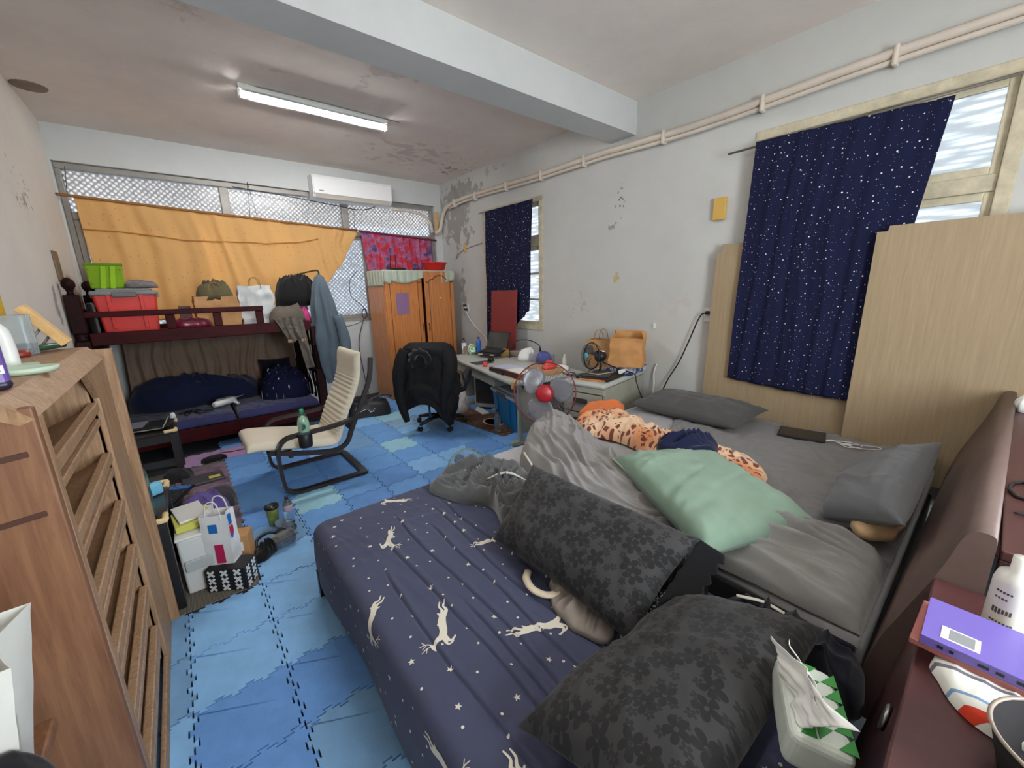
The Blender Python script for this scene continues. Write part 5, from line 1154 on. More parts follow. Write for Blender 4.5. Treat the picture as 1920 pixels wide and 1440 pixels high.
# pale green fan guard lying at the foot of the beds
t = thing('floor_fan', 'pale green floor fan half hidden behind the fleece throw', 'fan', (1.52, 2.45, ZF))
Mg = axisM((1.52, 2.42, .22), (-.35, -.8, .35)); cage(t, Mg, .15, 30, pm('pale_green_rim', rgb(126, 150, 138), .5), pm('pale_wire', rgb(150, 160, 170), .4, .2), .05); blades(t, Mg, .15, pm('blue_grey_blade', rgb(110, 124, 150), .3, alpha=.8))
mb = MB(); mb.lathe([(0, .058), (.03, .055), (.035, .04), (0, .04)], (0, 0, 0), 16, 0, Mg); mb.build('hub', pm('pale_hub', rgb(160, 170, 168), .4), t, True)
mb = MB(); mb.tube([(1.54, 2.47, .20), (1.54, 2.50, .05)], .016, 8); mb.lathe([(0, 0), (.11, 0), (.11, .015), (.03, .03), (0, .03)], (1.54, 2.49, ZF), 24); mb.build('base', pm('pale_green_rim', rgb(126, 150, 138), .5), t, True)

# ------------------------------------------------------------------ tubs, bags
def tub(name, label, loc, rz, L_, D_, H_, mbody, mlid, group=None):
    t = thing(name, label, 'storage box', loc, rz, group)
    mb = MB(); mb.box((0, 0, H_ * .44), (L_ * .94, D_ * .93, H_ * .88), .02, None, 0, .86, 3)
    for s_ in (-1, 1): mb.box((s_ * L_ * .24, -D_ * .455, H_ * .5), (.03, .012, H_ * .72), .004, (R(4), 0, 0))
    mb.build('body', mbody, t)
    mb = MB(); mb.box((0, 0, H_ * .90), (L_, D_, H_ * .10), .016, None, 0, 1, 3); mb.box((0, 0, H_ * .965), (L_ * .82, D_ * .78, H_ * .07), .018, None, 0, 1, 3); mb.build('lid', mlid, t)
    for s_ in (-1, 1):
        mb = MB(); mb.box((s_ * L_ * .5, 0, H_ * .86), (.016, D_ * .34, H_ * .13), .005); mb.build('latch', mlid, t)
    mb = MB(); mb.box((0, -D_ * .505, H_ * .87), (L_ * .36, .014, H_ * .11), .005); mb.build('latch', pm('grey_latch', rgb(96, 98, 104), .4), t)
    return t
M_lidg = pm('pale_grey_lid', rgb(222, 224, 226), .4); M_lidgd = pm('grey_lid', rgb(132, 132, 134), .45)
tub('storage_box', 'bright blue storage box with grey white lid under the long desk', (2.87, 3.40, ZF), R(-104.5), .66, .44, .43, pm('azure_plastic', rgb(30, 132, 190), .35), M_lidg)
tub('storage_box', 'red storage box with grey lid on the upper bunk', (-.35, 5.36, 1.212), R(0), .46, .40, .42, pm('coral_red_plastic', rgb(222, 60, 54), .4), M_lidgd)

def paper_bag(name, label, loc, rz, w, d, h, mat, cat='bag', handles=None, seed=0, crush=.012, taper=0.0, group=None, drop=0.0, gus=.35):
    t = thing(name, label, cat, loc, rz, group)
    per = [(-w / 2, -d / 2), (0, -d / 2), (w / 2, -d / 2), (w / 2 - gus * d * .0, 0), (w / 2, d / 2), (0, d / 2), (-w / 2, d / 2), (-w / 2, 0)]
    seg = 7; C = []
    for i in range(8):
        a, b = np.array(per[i]), np.array(per[(i + 1) % 8])
        for k in range(seg): C.append(a + (b - a) * k / seg)
    C = np.array(C); n = len(C); m = 22; v = np.linspace(0, 1, m); P = np.zeros((n, m, 3))
    for i, c in enumerate(C):
        side = 1 if abs(abs(c[0]) - w / 2) < 1e-6 else 0
        for j, s_ in enumerate(v):
            x, y = c
            if side: x = x - np.sign(x) * gus * d * .5 * (1 - abs(y) / (d / 2)) * s_ ** 1.2
            q = 1 - taper * s_
            P[i, j] = (x * q, y * q, h * s_ * (1 - drop * max(0, -c[1] / (d / 2))))
    nx = crush * pn(P[..., 0] * 11 + seed, P[..., 2] * 9, seed) + crush * .6 * pn(P[..., 1] * 17, P[..., 2] * 15, seed + 3)
    P[..., 0] += nx * (v > .02); P[..., 1] += crush * pn(P[..., 0] * 10, P[..., 2] * 10 + 3, seed + 5) * v ** .3; P[:, -1, 2] += .4 * crush * pn(P[:, -1, 0] * 9, P[:, -1, 1] * 9, seed + 7)
    Q = np.concatenate([P, P[:1]], 0)
    mb = MB(); mb.slab(Q, .0015, sm=False)
    mb.f.append(tuple(len(mb.v) - 2 * (n + 1) * m + i * m for i in reversed(range(n)))); mb.m.append(0); mb.s.append(False)
    mb.build('paper', mat, t)
    if handles:
        for s_ in (-1, 1):
            x0_ = 0; hh, hw = handles
            mb = MB(); mb.tube([(-hw, s_ * d * .47 * (1 - taper), h - .03), (-hw, s_ * d * .45, h + .01), (-hw * .7, s_ * d * .42, h + hh * .8), (0, s_ * d * .40, h + hh), (hw * .7, s_ * d * .42, h + hh * .8), (hw, s_ * d * .45, h + .01), (hw, s_ * d * .47 * (1 - taper), h - .03)], .0035, 6, k=5); mb.build('handle', mat if handles and w < .16 else pm('twisted_paper_handle', rgb(150, 112, 74), .8), t)
    return t
# ------------------------------------------------------------------ upper bunk load
ZU = 1.211
def boxthing(name, label, cat, loc, size, mat, rz=0, bev=.004, group=None, rot=None):
    mb = MB(); mb.box((0, 0, size[2] / 2), size, bev, rot); o = mb.build(name, mat); o.matrix_basis = Matrix.Translation(Vector(loc)) @ Matrix.Rotation(rz, 4, 'Z'); return tag(o, label, cat, group)
t = thing('green_fabric_box', 'lime green fabric box with two straps on the red storage box', 'box', (-.46, 5.42, 1.634), R(4))
mb = MB(); mb.box((0, 0, .11), (.25, .20, .22), .012, None, 0, .94); m_lime = cloth('lime_felt', rgb(128, 168, 36), .1); mb.build('body', m_lime, t)
for x in (-.02, .045):
    mb = MB(); mb.box((x, -.105, .10), (.035, .006, .20), .002, (0, R(8), 0)); mb.build('strap', cloth('bright_lime', rgb(150, 196, 46), .06), t)
mb = MB(); mb.box((0, 0, .215), (.26, .21, .022), .006); mb.build('lid', cloth('dark_lime', rgb(98, 140, 30), .06), t)
for x, z in ((-.10, .17), (.105, .17), (-.10, .05)):
    mb = MB(); mb.lathe([(0, -.004), (.008, -.003), (.008, .002)], (0, 0, 0), 10, 0, Matrix.Translation(Vector((x, -.103, z))) @ Matrix.Rotation(R(90), 4, 'X')); mb.build('snap_button', pm('brass_snap', rgb(190, 150, 70), .4, .5), t)
tag(heap_obj('folded_shirt', cloth('grey_striped_shirt', rgb(120, 114, 116), .3, vs=40), [(-.33, 5.24), (-.14, 5.22), (-.12, 5.46), (-.31, 5.48)], const(1.636), .055, [(.07, .02, 1, 2)], seed=3), 'folded grey shirt on the lid of the red storage box', 'clothing')
for lab, loc, sz in (('tall black bag standing behind the red storage box by the left bunk post', (-.54, 5.74, ZU), (.16, .20, .50)), ('flat black bag squeezed between left bunk post and red storage box', (-.585, 5.16, ZU), (.04, .20, .30))):
    mb = MB(); mb.box((0, 0, sz[2] / 2), sz, .03, None, 0, .9, 3); o = mb.build('black_bag', cloth('black_bag_nylon', rgb(24, 23, 26), .15)); o.location = loc; tag(o, lab, 'bag', 'black bags on the bunk')
boxthing('carton', 'small beige carton beside the red storage box on the upper bunk', 'box', (.0, 5.22, ZU), (.16, .14, .07), pm('beige_card', rgb(200, 176, 144), .7, 0, .1, 20))
boxthing('snack_box', 'dark patterned snack box behind the brown paper bag handle', 'box', (.065, 5.36, ZU), (.10, .06, .24), pm('patterned_dark_card', rgb(92, 60, 66), .5, 0, .6, 60))
tag(heap_obj('burgundy_pouch', pm('burgundy_vinyl', rgb(116, 22, 50), .3, 0, .1, 9, coat=.4), [(-.08, 5.04), (.04, 5.10), (.22, 5.12), (.25, 5.06), (.20, 5.0), (.02, 4.995)], const(ZU + .03), .09, [(.08, .02, .2, 3)], seed=5), 'glossy burgundy pouch lying behind the guard rail of the upper bunk', 'pouch')
paper_bag('paper_bag', 'brown paper bag stuffed with olive clothes on the upper bunk', (.33, 5.27, ZU), R(3), .37, .20, .33, M_kraft, handles=(.14, .06), seed=3, crush=.016)
tag(heap_obj('olive_clothes', cloth('olive_cotton', rgb(92, 84, 60), .15), [(.19, 5.19), (.34, 5.17), (.48, 5.19), (.48, 5.35), (.34, 5.37), (.19, 5.35)], const(ZU + .29), .15, [(.08, .04, .8, 2), (.04, .02, 2, 2)], seed=7), 'olive clothes heaped out of the brown paper bag on the bunk', 'clothing')
paper_bag('shopping_bag', 'crumpled white shopping bag beside the brown one on the upper bunk', (.70, 5.30, ZU), R(-3), .32, .18, .43, pm('white_bag_paper', rgb(206, 208, 208), .6, 0, .05, 9), handles=(.09, .05), seed=9, crush=.024)
tag(heap_obj('backpack', cloth('black_rucksack', rgb(26, 25, 27), .2), [(.90, 5.18), (1.06, 5.12), (1.24, 5.16), (1.36, 5.30), (1.28, 5.46), (1.05, 5.50), (.90, 5.40)], const(ZU + .20), .28, [(.12, .06, .5, 2), (.06, .03, 1.6, 2), (.03, .012, .6, 2)], seed=12, p=4), 'black rucksack piled on top of the upper bunk load', 'backpack')
boxthing('white_carton', 'white carton under the black rucksack on the upper bunk', 'box', (1.04, 5.36, ZU), (.30, .24, .20), pm('white_card', rgb(206, 204, 200), .6), R(5))
t = thing('grey_jacket', 'grey brown jacket slung over the front rail of the upper bunk', 'jacket', (.93, 4.95, 1.2))
m_gj = cloth('taupe_jacket', rgb(96, 88, 80), .12)
tag_ = heap_obj('body', m_gj, [(.76, 5.02), (.92, 5.0), (1.08, 5.02), (1.12, 5.14), (.95, 5.2), (.80, 5.14)], const(ZU + .02), .16, [(.08, .05, .9, 2), (.04, .02, 2, 2)], t, seed=17); tag_.matrix_parent_inverse = Matrix.Translation((-.93, -4.95, -1.2))
P, UV = drape([(.78, 4.925, 1.29), (.98, 4.92, 1.31)], [(.90, 4.905, 1.02), (1.03, 4.90, 1.08)], (0, 1, 0), 40, 40, 2, .016, 3, .6, .012)
mb = MB(); mb.slab(P, .006); mb.build('hanging_front', m_gj, t, True)
P, UV = drape([(.95, 4.915, 1.27), (1.05, 4.915, 1.27)], [(1.02, 4.89, .72), (1.10, 4.89, .74)], (0, 1, 0), 24, 50, 1, .014, 6, .6, .010)
mb = MB(); mb.slab(P, .006); mb.build('sleeve', m_gj, t, True)
for x in (.90, 1.03):
    mb = MB(); mb.box((x, 4.895, 1.05), (.05, .012, .035), .004); mb.build('tan_tab', pm('tan_leather', rgb(156, 126, 92), .6), t, True)
tag(heap_obj('pink_clothes', cloth('pink_print_cloth', rgb(190, 60, 120), .35, vs=16), [(1.02, 5.06), (1.12, 5.03), (1.17, 5.05), (1.17, 5.20), (1.06, 5.22)], const(ZU), .12, [(.06, .04, .6, 2), (.03, .02, 2, 2)], seed=21), 'bright pink clothes at the right end of the upper bunk', 'clothing')
tag(heap_obj('purple_clothes', cloth('purple_print_cloth', rgb(96, 56, 130), .3, vs=16), [(1.04, 5.24), (1.12, 5.21), (1.18, 5.23), (1.17, 5.34), (1.06, 5.36)], const(ZU), .15, [(.06, .04, .6, 2)], seed=22), 'purple clothes tucked beside the pink clothes on the upper bunk', 'clothing')
# robe
n, m = 90, 70; th = np.linspace(0, 2 * np.pi, n, endpoint=False); v = np.linspace(0, 1, m); TH, V = np.meshgrid(th, v, indexing='ij')
rad = np.interp(v, [0, .03, .12, .3, .55, .8, 1], [.005, .05, .085, .125, .15, .14, .10])[None]
q = 1 + .16 * np.sin(TH * 7 + 2 * pn(TH * .8, V * 2, 3)) * np.clip(V * 3, 0, 1) + .08 * pn(TH * 2, V * 6, 5)
Xr_ = 1.285 + np.cos(TH) * rad * q * 1.0 + .03 * V; Yr_ = 4.94 + np.sin(TH) * rad * q * .8; Zr_ = 1.76 - V * (1.19 + .05 * np.sin(TH * 2))
t = thing('denim_robe', 'faded blue grey robe hanging at the right corner of the bunk bed', 'robe', (1.285, 4.94, 1.76))
m_rb = cloth('faded_denim', rgb(84, 96, 106), .14)
mb = MB(); mb.grid(np.stack([Xr_, Yr_, Zr_], -1), wrap=True); mb.build('body', m_rb, t, True)
mb = MB(); mb.tube([(1.40, 4.83, 1.30), (1.44, 4.80, 1.05), (1.43, 4.78, .84), (1.38, 4.77, .76)], [.05, .06, .055, .045], 12, k=5); mb.build('sleeve', m_rb, t, True)
mb = MB()
for z in (.745, .80): mb.tube([(1.33, 4.76, z), (1.38, 4.725, z + .01), (1.43, 4.76, z + .02)], .014, 8, k=4)
mb.build('cuff', cloth('striped_cuff', rgb(120, 130, 134), .2), t, True)
mb = MB(); mb.tube([(1.285, 4.94, 1.745), (1.285, 4.94, 1.78), (1.28, 5.1, 1.80), (1.24, 5.94, 1.78)], .009, 8, k=3); mb.tube([(1.235, 5.955, 1.16), (1.235, 5.955, 1.78)], .012, 8); tag(mb.build('hanging_rail', M_blackm), 'thin dark rail above the bunk end carrying the robe', 'rail')
# ------------------------------------------------------------------ lower bunk
ZL = .362
tag(heap_obj('navy_quilt', cloth('navy_quilt_cotton', rgb(24, 30, 60), .1), [(-.52, 5.60), (-.25, 5.45), (.1, 5.50), (.5, 5.52), (.62, 5.62), (.62, 5.82), (0, 5.83), (-.54, 5.80)], const(ZL), .26, [(.22, .07, 1.2, 3), (.1, .03, .4, 3)], seed=31, p=3), 'dark navy quilt pushed against the brown sheet on the lower bunk', 'quilt')
t = thing('dark_cushion', 'square black cushion upright at the back of the lower bunk', 'cushion', (.84, 5.72, .55))
pillow_mesh([(.66, 5.66, ZL), (1.03, 5.66, ZL), (1.02, 5.78, .76), (.67, 5.78, .77)], .12, 3).build('cover', cloth('black_velvet', rgb(16, 15, 22)), t, True)
P, UV, z = heap([(.60, 5.32), (.80, 5.14), (1.02, 5.13), (1.11, 5.30), (1.08, 5.55), (.88, 5.64), (.66, 5.55)], const(ZL), .27, [(.16, .06, .7, 2.5), (.08, .03, 1.9, 2.5), (.04, .01, .5, 3)], seed=34, p=3)
mb = MB(); mb.grid(P, uv=UV * .5, wrap=True); tag(mb.build('starry_duvet', M_star), 'navy starry duvet bundled at the right end of the lower bunk', 'duvet')
mb = MB(); mb.tube([(1.08, 5.20, .72), (1.10, 5.14, .60), (1.11, 5.10, .48), (1.11, 5.09, .40)], .007, 6, k=4); tag(mb.build('drawstring', M_white), 'thin white cord hanging down beside the bundled starry duvet', 'cord')
t = thing('massage_gun', 'white and grey handheld cordless machine lying on the navy mattress', 'appliance', (.25, 5.24, ZL), R(28))
mb = MB(); mb.tube([(-.13, 0, .055), (-.10, 0, .058), (.06, 0, .066), (.10, 0, .066)], [.026, .034, .036, .028], 14); mb.build('body', M_white, t)
mb = MB(); mb.tube([(.065, 0, .06), (.085, -.03, .035), (.09, -.06, .02)], [.022, .018, .016], 10); mb.build('grip', M_white, t)
mb = MB(); mb.box((-.01, 0, .102), (.17, .04, .016), .006); mb.build('grey_cover', pm('mid_grey_plastic', rgb(120, 118, 116), .4), t)
mb = MB(); mb.tube([(.10, 0, .08), (.21, .01, .085)], [.006, .002], 8); mb.build('nozzle', pm('pale_lilac_plastic', rgb(170, 166, 190), .4), t)
mb = MB(); rs = random.Random(8)
mb.tube([(rs.uniform(-.16, .12), rs.uniform(5.05, 5.3), ZL + .012 + rs.uniform(0, .02)) for _ in range(13)], .004, 5, k=6); tag(mb.build('cable_tangle', M_black), 'tangle of black cables on the navy mattress beside the white machine', 'cable')
mb = MB(); mb.tube([(.305, 5.2, .372), (.308, 4.98, .368), (.312, 4.925, .33), (.33, 4.91, .15), (.30, 4.86, .03), (.42, 4.75, .018), (.22, 4.72, .018), (.12, 4.76, .018)], .004, 5, k=6); tag(mb.build('charging_cable', M_black), 'black charging cable running off the navy mattress onto the lilac mats', 'cable')
# black side table with a laptop by the bunk
def low_table(name, label, x0, x1, y0, y1, zt, guards, z0=.006):
    t = thing(name, label, 'table', ((x0 + x1) / 2, (y0 + y1) / 2, z0))
    mb = MB(); mb.bx(x0, x1, y0, y1, zt - .025, zt, .003); mb.build('table_top', pm('black_brown_top', rgb(46, 42, 42), .25, 0, .05, 9), t, True)
    mk = pm('black_brown_panel', rgb(26, 23, 24), .5)
    for (a, b, c, d) in ((x1 - .05, x1 - .002, y0 + .002, y0 + .05), (x0 + .002, x0 + .05, y0 + .002, y0 + .05), (x1 - .05, x1 - .002, y1 - .05, y1 - .002), (x0 + .002, x0 + .05, y1 - .05, y1 - .002)):
        mb = MB(); mb.bx(a, b, c, d, z0, zt - .0255, .002); mb.build('leg', mk, t, True)
    mb = MB(); mb.bx(x0 + .05, x1 - .05, y0 + .01, y0 + .03, zt - .09, zt - .026); mb.bx(x1 - .03, x1 - .01, y0 + .05, y1 - .05, zt - .09, zt - .026); mb.build('apron', mk, t, True)
    for (x, y, dx, dy) in guards:
        mb = MB(); mb.tube([(x - dx * .075, y, zt + .002), (x - dx * .03, y + .0, zt + .004), (x, y, zt + .002), (x, y - dy * .03, zt + .004), (x, y - dy * .07, zt + .002)], .014, 8, k=2); mb.build('corner_guard', M_foam, t, True)
    return t
low_table('side_table', 'black low table with beige corner guards beside the shoe cabinet', -.70, -.205, 2.405, 2.95, .50, [(-.21, 2.41, 1, -1), (-.21, 2.945, 1, 1)])
low_table('side_table', 'black low table with beige corner guards carrying a grey laptop by the bunk', -.70, -.17, 4.28, 4.70, .45, [(-.175, 4.285, 1, -1), (-.175, 4.695, 1, 1)])
t = thing('laptop', 'grey and black laptop lying on the low table by the bunk', 'laptop', (-.36, 4.50, .476), R(-10))
mb = MB(); mb.box((0, 0, .008), (.34, .24, .016), .004); mb.build('base', M_black, t)
mb = MB(); mb.box((-.085, .01, .0175), (.16, .20, .003), .001); mb.build('grey_panel', pm('grey_panel', rgb(128, 130, 142), .35, .3), t)
mb = MB()
for i in range(5):
    for j in range(6): mb.box((.02 + j * .023, -.06 + i * .034, .018), (.018, .028, .004))
mb.build('keys', M_black, t)
mb = MB(); mb.tube([(-.18, -.13, -.004), (.10, -.125, -.004), (.135, -.12, .01), (.15, .02, .06)], .005, 6, k=3); mb.build('wire_stand', M_alu, t)
tag(heap_obj('white_plug', M_white, [(-.205, 4.60), (-.185, 4.63), (-.165, 4.61), (-.17, 4.58), (-.19, 4.57)], const(.478), .05, [], seed=3, nth=40, nr=8), 'small white plug lying on the far corner of the laptop table', 'plug')
# things on the near black table
bottle('water_bottle', 'large green tinted water bottle on the black low table beside the shoe cabinet', (-.285, 2.50, .502), .33, .046, M_glassg, M_gcap, liquid=pm('tinted_water', (.30, .78, .70, 1), .1, trans=.85))
boxthing('tissue_pack', 'pale blue tissue pack on the black low table behind the big bottle', 'packet', (-.255, 2.78, .502), (.07, .05, .07), pm('sky_blue_film', rgb(116, 190, 222), .35), R(30), .015)
# ------------------------------------------------------------------ floor left: woven mat and its clutter
m_mat, N, L, B = nodes('woven_mat'); tc = N.new('ShaderNodeTexCoord'); wv = N.new('ShaderNodeTexWave'); wv.inputs['Scale'].default_value = 55; L.new(tc.outputs['Object'], wv.inputs['Vector']); wv2 = N.new('ShaderNodeTexWave'); wv2.bands_direction = 'Y'; wv2.inputs['Scale'].default_value = 30; L.new(tc.outputs['Object'], wv2.inputs['Vector'])
L.new(mixc(N, L, math_(N, L, 'MULTIPLY', wv.outputs['Fac'], wv2.outputs['Fac']), rgb(86, 80, 74), rgb(158, 150, 136)), B.inputs['Base Color']); B.inputs['Roughness'].default_value = .95
mb = MB(); mb.bx(-.66, .108, 2.362, 4.54, .001, .006); o = tag(mb.build('woven_mat', m_mat), 'grey brown woven mat on the floor beside the blue foam tiles', 'mat')
m_rug = pm('purple_patterned_rug', rgb(122, 98, 116), .95, 0, .55, 7)
t = thing('small_rug', 'purple and cream patterned rug with a fringe lying on the woven mat', 'rug', (-.07, 3.8, .0065))
mb = MB(); mb.box((0, 0, .004), (.36, 1.30, .008), .002); mb.build('pile', m_rug, t)
mb = MB(); rs = random.Random(4)
for i in range(70):
    y = -.64 + i * .0185; mb.tube([(.18, y, .004), (.215 + rs.uniform(-.01, .01), y + rs.uniform(-.01, .01), .003)], .003, 4)
mb.build('fringe', cloth('grey_fringe', rgb(150, 140, 130)), t, kind='stuff')
t = thing('storage_bin', 'translucent white plastic storage box on the woven mat beside the black low table', 'storage box', (-.115, 2.66, .007))
mb = MB(); mb.box((0, 0, .16), (.17, .33, .32), .012, None, 0, .96, 3); mb.build('body', pm('frosted_white_plastic', rgb(214, 214, 210), .35, spec=.5), t)
mb = MB(); mb.box((0, 0, .325), (.18, .34, .016), .006); mb.build('lid', M_white, t)
mb = MB(); mb.box((0, -.172, .17), (.14, .012, .06), .006); mb.build('handle_band', pm('frosted_grey_band', rgb(176, 180, 178), .4), t)
boxthing('yellow_carton', 'flat yellow green carton on the white plastic storage box', 'box', (-.125, 2.66, .342), (.16, .20, .035), pm('lime_yellow_card', rgb(206, 204, 96), .6), R(6))
boxthing('white_tray', 'white flat tray on top of the yellow carton', 'tray', (-.13, 2.70, .378), (.13, .22, .012), M_white, R(10))
# X patterned box
t = thing('pattern_box', 'black box printed with white crosses on the woven mat', 'box', (.0, 2.455, .007), R(-33))
mb = MB(); mb.box((0, 0, .065), (.20, .12, .13), .003); mb.build('body', pm('matt_black_card', rgb(20, 20, 22), .6), t)
M_wp = pm('white_print', rgb(226, 226, 224), .7)
for i in range(3):
    for j in range(3):
        mb = MB()
        for a in (45, -45): mb.box((-.07 + i * .065, -.061, .022 + j * .043), (.044, .0015, .012), 0, (0, R(a), 0))
        mb.build('printed_cross', M_wp, t)
for i in range(2):
    for j in range(3):
        mb = MB()
        for a in (45, -45): mb.box((.101, -.03 + i * .055, .022 + j * .043), (.0015, .044, .012), 0, (R(a), 0, 0))
        mb.build('printed_cross', M_wp, t)
sb = paper_bag('shopping_bag', 'white paper shopping bag with blue and crimson squares standing behind the black cross box', (-.015, 2.50, .138), R(-30), .125, .085, .29, pm('white_kraft', rgb(222, 222, 220), .65), handles=(.075, .035), seed=31, crush=.006, taper=-.02)
mb = MB(); mb.box((-.008, -.0455, .215), (.042, .002, .05), 0); mb.build('blue_square', pm('print_blue', rgb(28, 108, 184), .6), sb)
mb = MB(); mb.box((.004, -.0455, .065), (.042, .002, .11), 0); mb.build('crimson_square', pm('print_crimson', rgb(186, 30, 84), .6), sb)
for z0_, h_ in ((.24, .06), (.12, .07)):
    mb = MB(); mb.box((.055, .0, z0_), (.004, .03, h_), 0); mb.build('blue_stripe', pm('print_blue', rgb(28, 108, 184), .6), sb)
mb = MB(); mb.box((.057, .0, .18), (.004, .03, .045), 0); mb.build('crimson_stripe', pm('print_crimson', rgb(186, 30, 84), .6), sb)
t = thing('cardboard_box', 'small open brown cardboard box with a white label behind the cross box', 'box', (.055, 2.63, .007), R(-20))
mb = MB(); mb.box((0, 0, .10), (.13, .10, .20), .003); mb.build('body', M_kraft, t); mb = MB(); mb.box((0, -.0515, .135), (.075, .002, .055)); mb.build('white_label', M_paper, t)
mb = MB()
for k in range(9): mb.box((-.012 + k * .0032, -.0532, .137), (.0016, .001, .022))
mb.build('printed_bars', M_black, t)
# keyboard, laptop, clothes on the rug
t = thing('keyboard', 'black keyboard with bright blue keys standing tilted behind the black low table', 'keyboard', (-.27, 3.66, .10), R(64))
mb = MB(); mb.box((0, 0, .012), (.40, .15, .022), .006); mb.build('base', M_black, t)
mb = MB()
for i in range(5):
    for j in range(10): mb.box((-.175 + j * .0295, -.055 + i * .0275, .026), (.023, .022, .008))
mb.build('keys', pm('dark_key', rgb(52, 52, 56), .5), t)
mb = MB()
for i in range(5):
    for j in range(2): mb.box((.135 + j * .03, -.055 + i * .0275, .026), (.023, .022, .008))
mb.build('blue_keys', pm('blue_key', rgb(64, 120, 190), .5), t)
tag(heap_obj('felt_hat', cloth('black_felt', rgb(44, 42, 44), .1), [(-.33, 4.30), (-.22, 4.36), (-.12, 4.28), (-.2, 4.2)], const(.01), .09, [(.06, .02, .6, 2)], seed=4), 'dark grey cap lying beyond the keyboard', 'cap')
t = thing('notebook_computer', 'closed dark grey notebook computer with a yellow sticker on the purple rug', 'laptop', (-.06, 4.12, .016), R(4))
mb = MB(); mb.box((0, 0, .011), (.28, .20, .020), .004); mb.build('body', pm('dark_grey_case', rgb(78, 76, 80), .4), t); mb = MB(); mb.box((.075, -.03, .0215), (.08, .06, .001)); mb.build('yellow_sticker', pm('yellow_sticker', rgb(206, 186, 86), .6), t)
tag(heap_obj('purple_garment', cloth('violet_cloth', rgb(92, 76, 140), .2, vs=8), [(-.20, 3.20), (-.08, 3.13), (.04, 3.2), (.06, 3.36), (-.06, 3.42), (-.20, 3.36)], const(.016), .17, [(.10, .05, .4, 2), (.05, .02, 2, 2)], seed=8), 'violet garment bundled on the woven mat', 'clothing')
tag(heap_obj('charcoal_garment', cloth('charcoal_fleece', rgb(58, 54, 60), .12), [(.0, 3.46), (.10, 3.44), (.11, 3.66), (.0, 3.70), (-.08, 3.6)], const(.016), .10, [(.10, .03, 1.4, 2)], seed=9), 'charcoal garment lying on the rug by the tile edge', 'clothing')
tag(heap_obj('black_pouch', cloth('black_pouch_nylon', rgb(26, 25, 30), .2), [(-.19, 2.80), (-.06, 2.78), (.03, 2.88), (.02, 3.06), (-.10, 3.10), (-.19, 3.0)], const(.007), .20, [(.07, .04, .4, 2), (.04, .02, 2, 2)], seed=10), 'black drawstring pouch behind the white shopping bag', 'pouch')
tag(heap_obj('grey_towel', cloth('mauve_grey_towel', rgb(120, 104, 112), .2, vs=12), [(-.20, 3.44), (-.09, 3.46), (-.02, 3.74), (-.10, 3.86), (-.21, 3.76)], const(.016), .05, [(.06, .03, 1.6, 3)], seed=13), 'mauve grey towel crumpled on the purple rug', 'towel')
tag(heap_obj('black_slipper', cloth('black_rubber', rgb(28, 26, 30)), [(-.06, 4.58), (.02, 4.62), (.12, 4.62), (.14, 4.57), (.05, 4.54), (-.04, 4.54)], const(ZF), .045, [], seed=3), 'black slipper lying on the lilac foam mats', 'slipper')
tag(heap_obj('crumpled_film', pm('clear_film', rgb(206, 206, 206), .2, trans=.3), [(.02, 2.84), (.08, 2.86), (.11, 2.80), (.08, 2.74), (.02, 2.76)], const(.008), .06, [(.04, .03, .5, 1.5)], seed=6), 'crumpled clear wrapping on the mat beside the white shopping bag', 'wrapper')
# tile side clutter
t = thing('headset', 'black headset lying on the blue tiles beside the cardboard box', 'headset', (.185, 2.72, ZF), R(20))
mb = MB(); mb.tube([(-.07, -.05, .03), (-.03, .02, .05), (.05, .04, .05), (.10, .0, .03)], .010, 8, k=5); mb.build('band', M_black, t)
for p in ((-.075, -.055, 0), (.105, .0, 0)):
    mb = MB(); mb.lathe([(.02, 0), (.034, .004), (.036, .03), (.03, .045), (0, .046)], p, 16); mb.build('ear_cup', M_black, t)
tag(heap_obj('black_strap_bundle', cloth('black_webbing', rgb(24, 24, 26)), [(.125, 2.54), (.19, 2.56), (.26, 2.66), (.24, 2.69), (.17, 2.63), (.12, 2.60)], const(ZF), .05, [(.05, .03, .8, 2)], seed=16), 'bundle of black straps on the blue tiles by the mat edge', 'straps')
t = thing('plastic_tub', 'small clear plastic food tub lying on the blue tiles', 'container', (.285, 2.655, ZF), R(15))
mb = MB(); mb.box((0, 0, .03), (.13, .09, .06), .015, None, 0, .85, 3); mb.build('body', pm('smoky_clear_plastic', (.55, .6, .72, 1), .15, trans=.7), t); mb = MB(); mb.box((0, 0, .062), (.14, .10, .006), .003); mb.build('rim', M_clear, t); mb = MB(); mb.box((.025, .0, .058), (.03, .03, .003), .001); mb.build('yellow_label', pm('cream_sticker', rgb(222, 206, 160), .6), t)
t = thing('tumbler', 'green and clear drink tumbler standing on the blue tiles', 'cup', (.275, 2.945, ZF))
mb = MB(); mb.lathe([(0, 0), (.026, 0), (.03, .006), (.040, .125), (.041, .13)], (0, 0, 0), 24); mb.build('body', pm('olive_green_print', rgb(128, 142, 74), .35, 0, .4, 30), t)
mb = MB(); mb.lathe([(.040, .126), (.044, .13), (.044, .146), (.038, .148), (.036, .140), (0, .139)], (0, 0, 0), 24); mb.build('lid', M_black, t); mb = MB(); mb.box((0, -.02, .1415), (.008, .02, .003), .001); mb.build('sip_slot', M_white, t)
bottle('water_bottle', 'clear water bottle with a dark cap standing beside the green tumbler', (.365, 2.90, ZF), .20, .031, M_clear, M_dcap, band=pm('lilac_band', rgb(182, 164, 186), .5))
t = bottle('water_bottle', 'empty crushed clear bottle lying on the blue tiles by the food tub', (.36, 2.76, ZF + .03), .20, .030, M_clear, pm('white_cap', rgb(220, 220, 222), .4), rz=R(115), lay=Matrix.Rotation(R(90), 4, 'Y'))
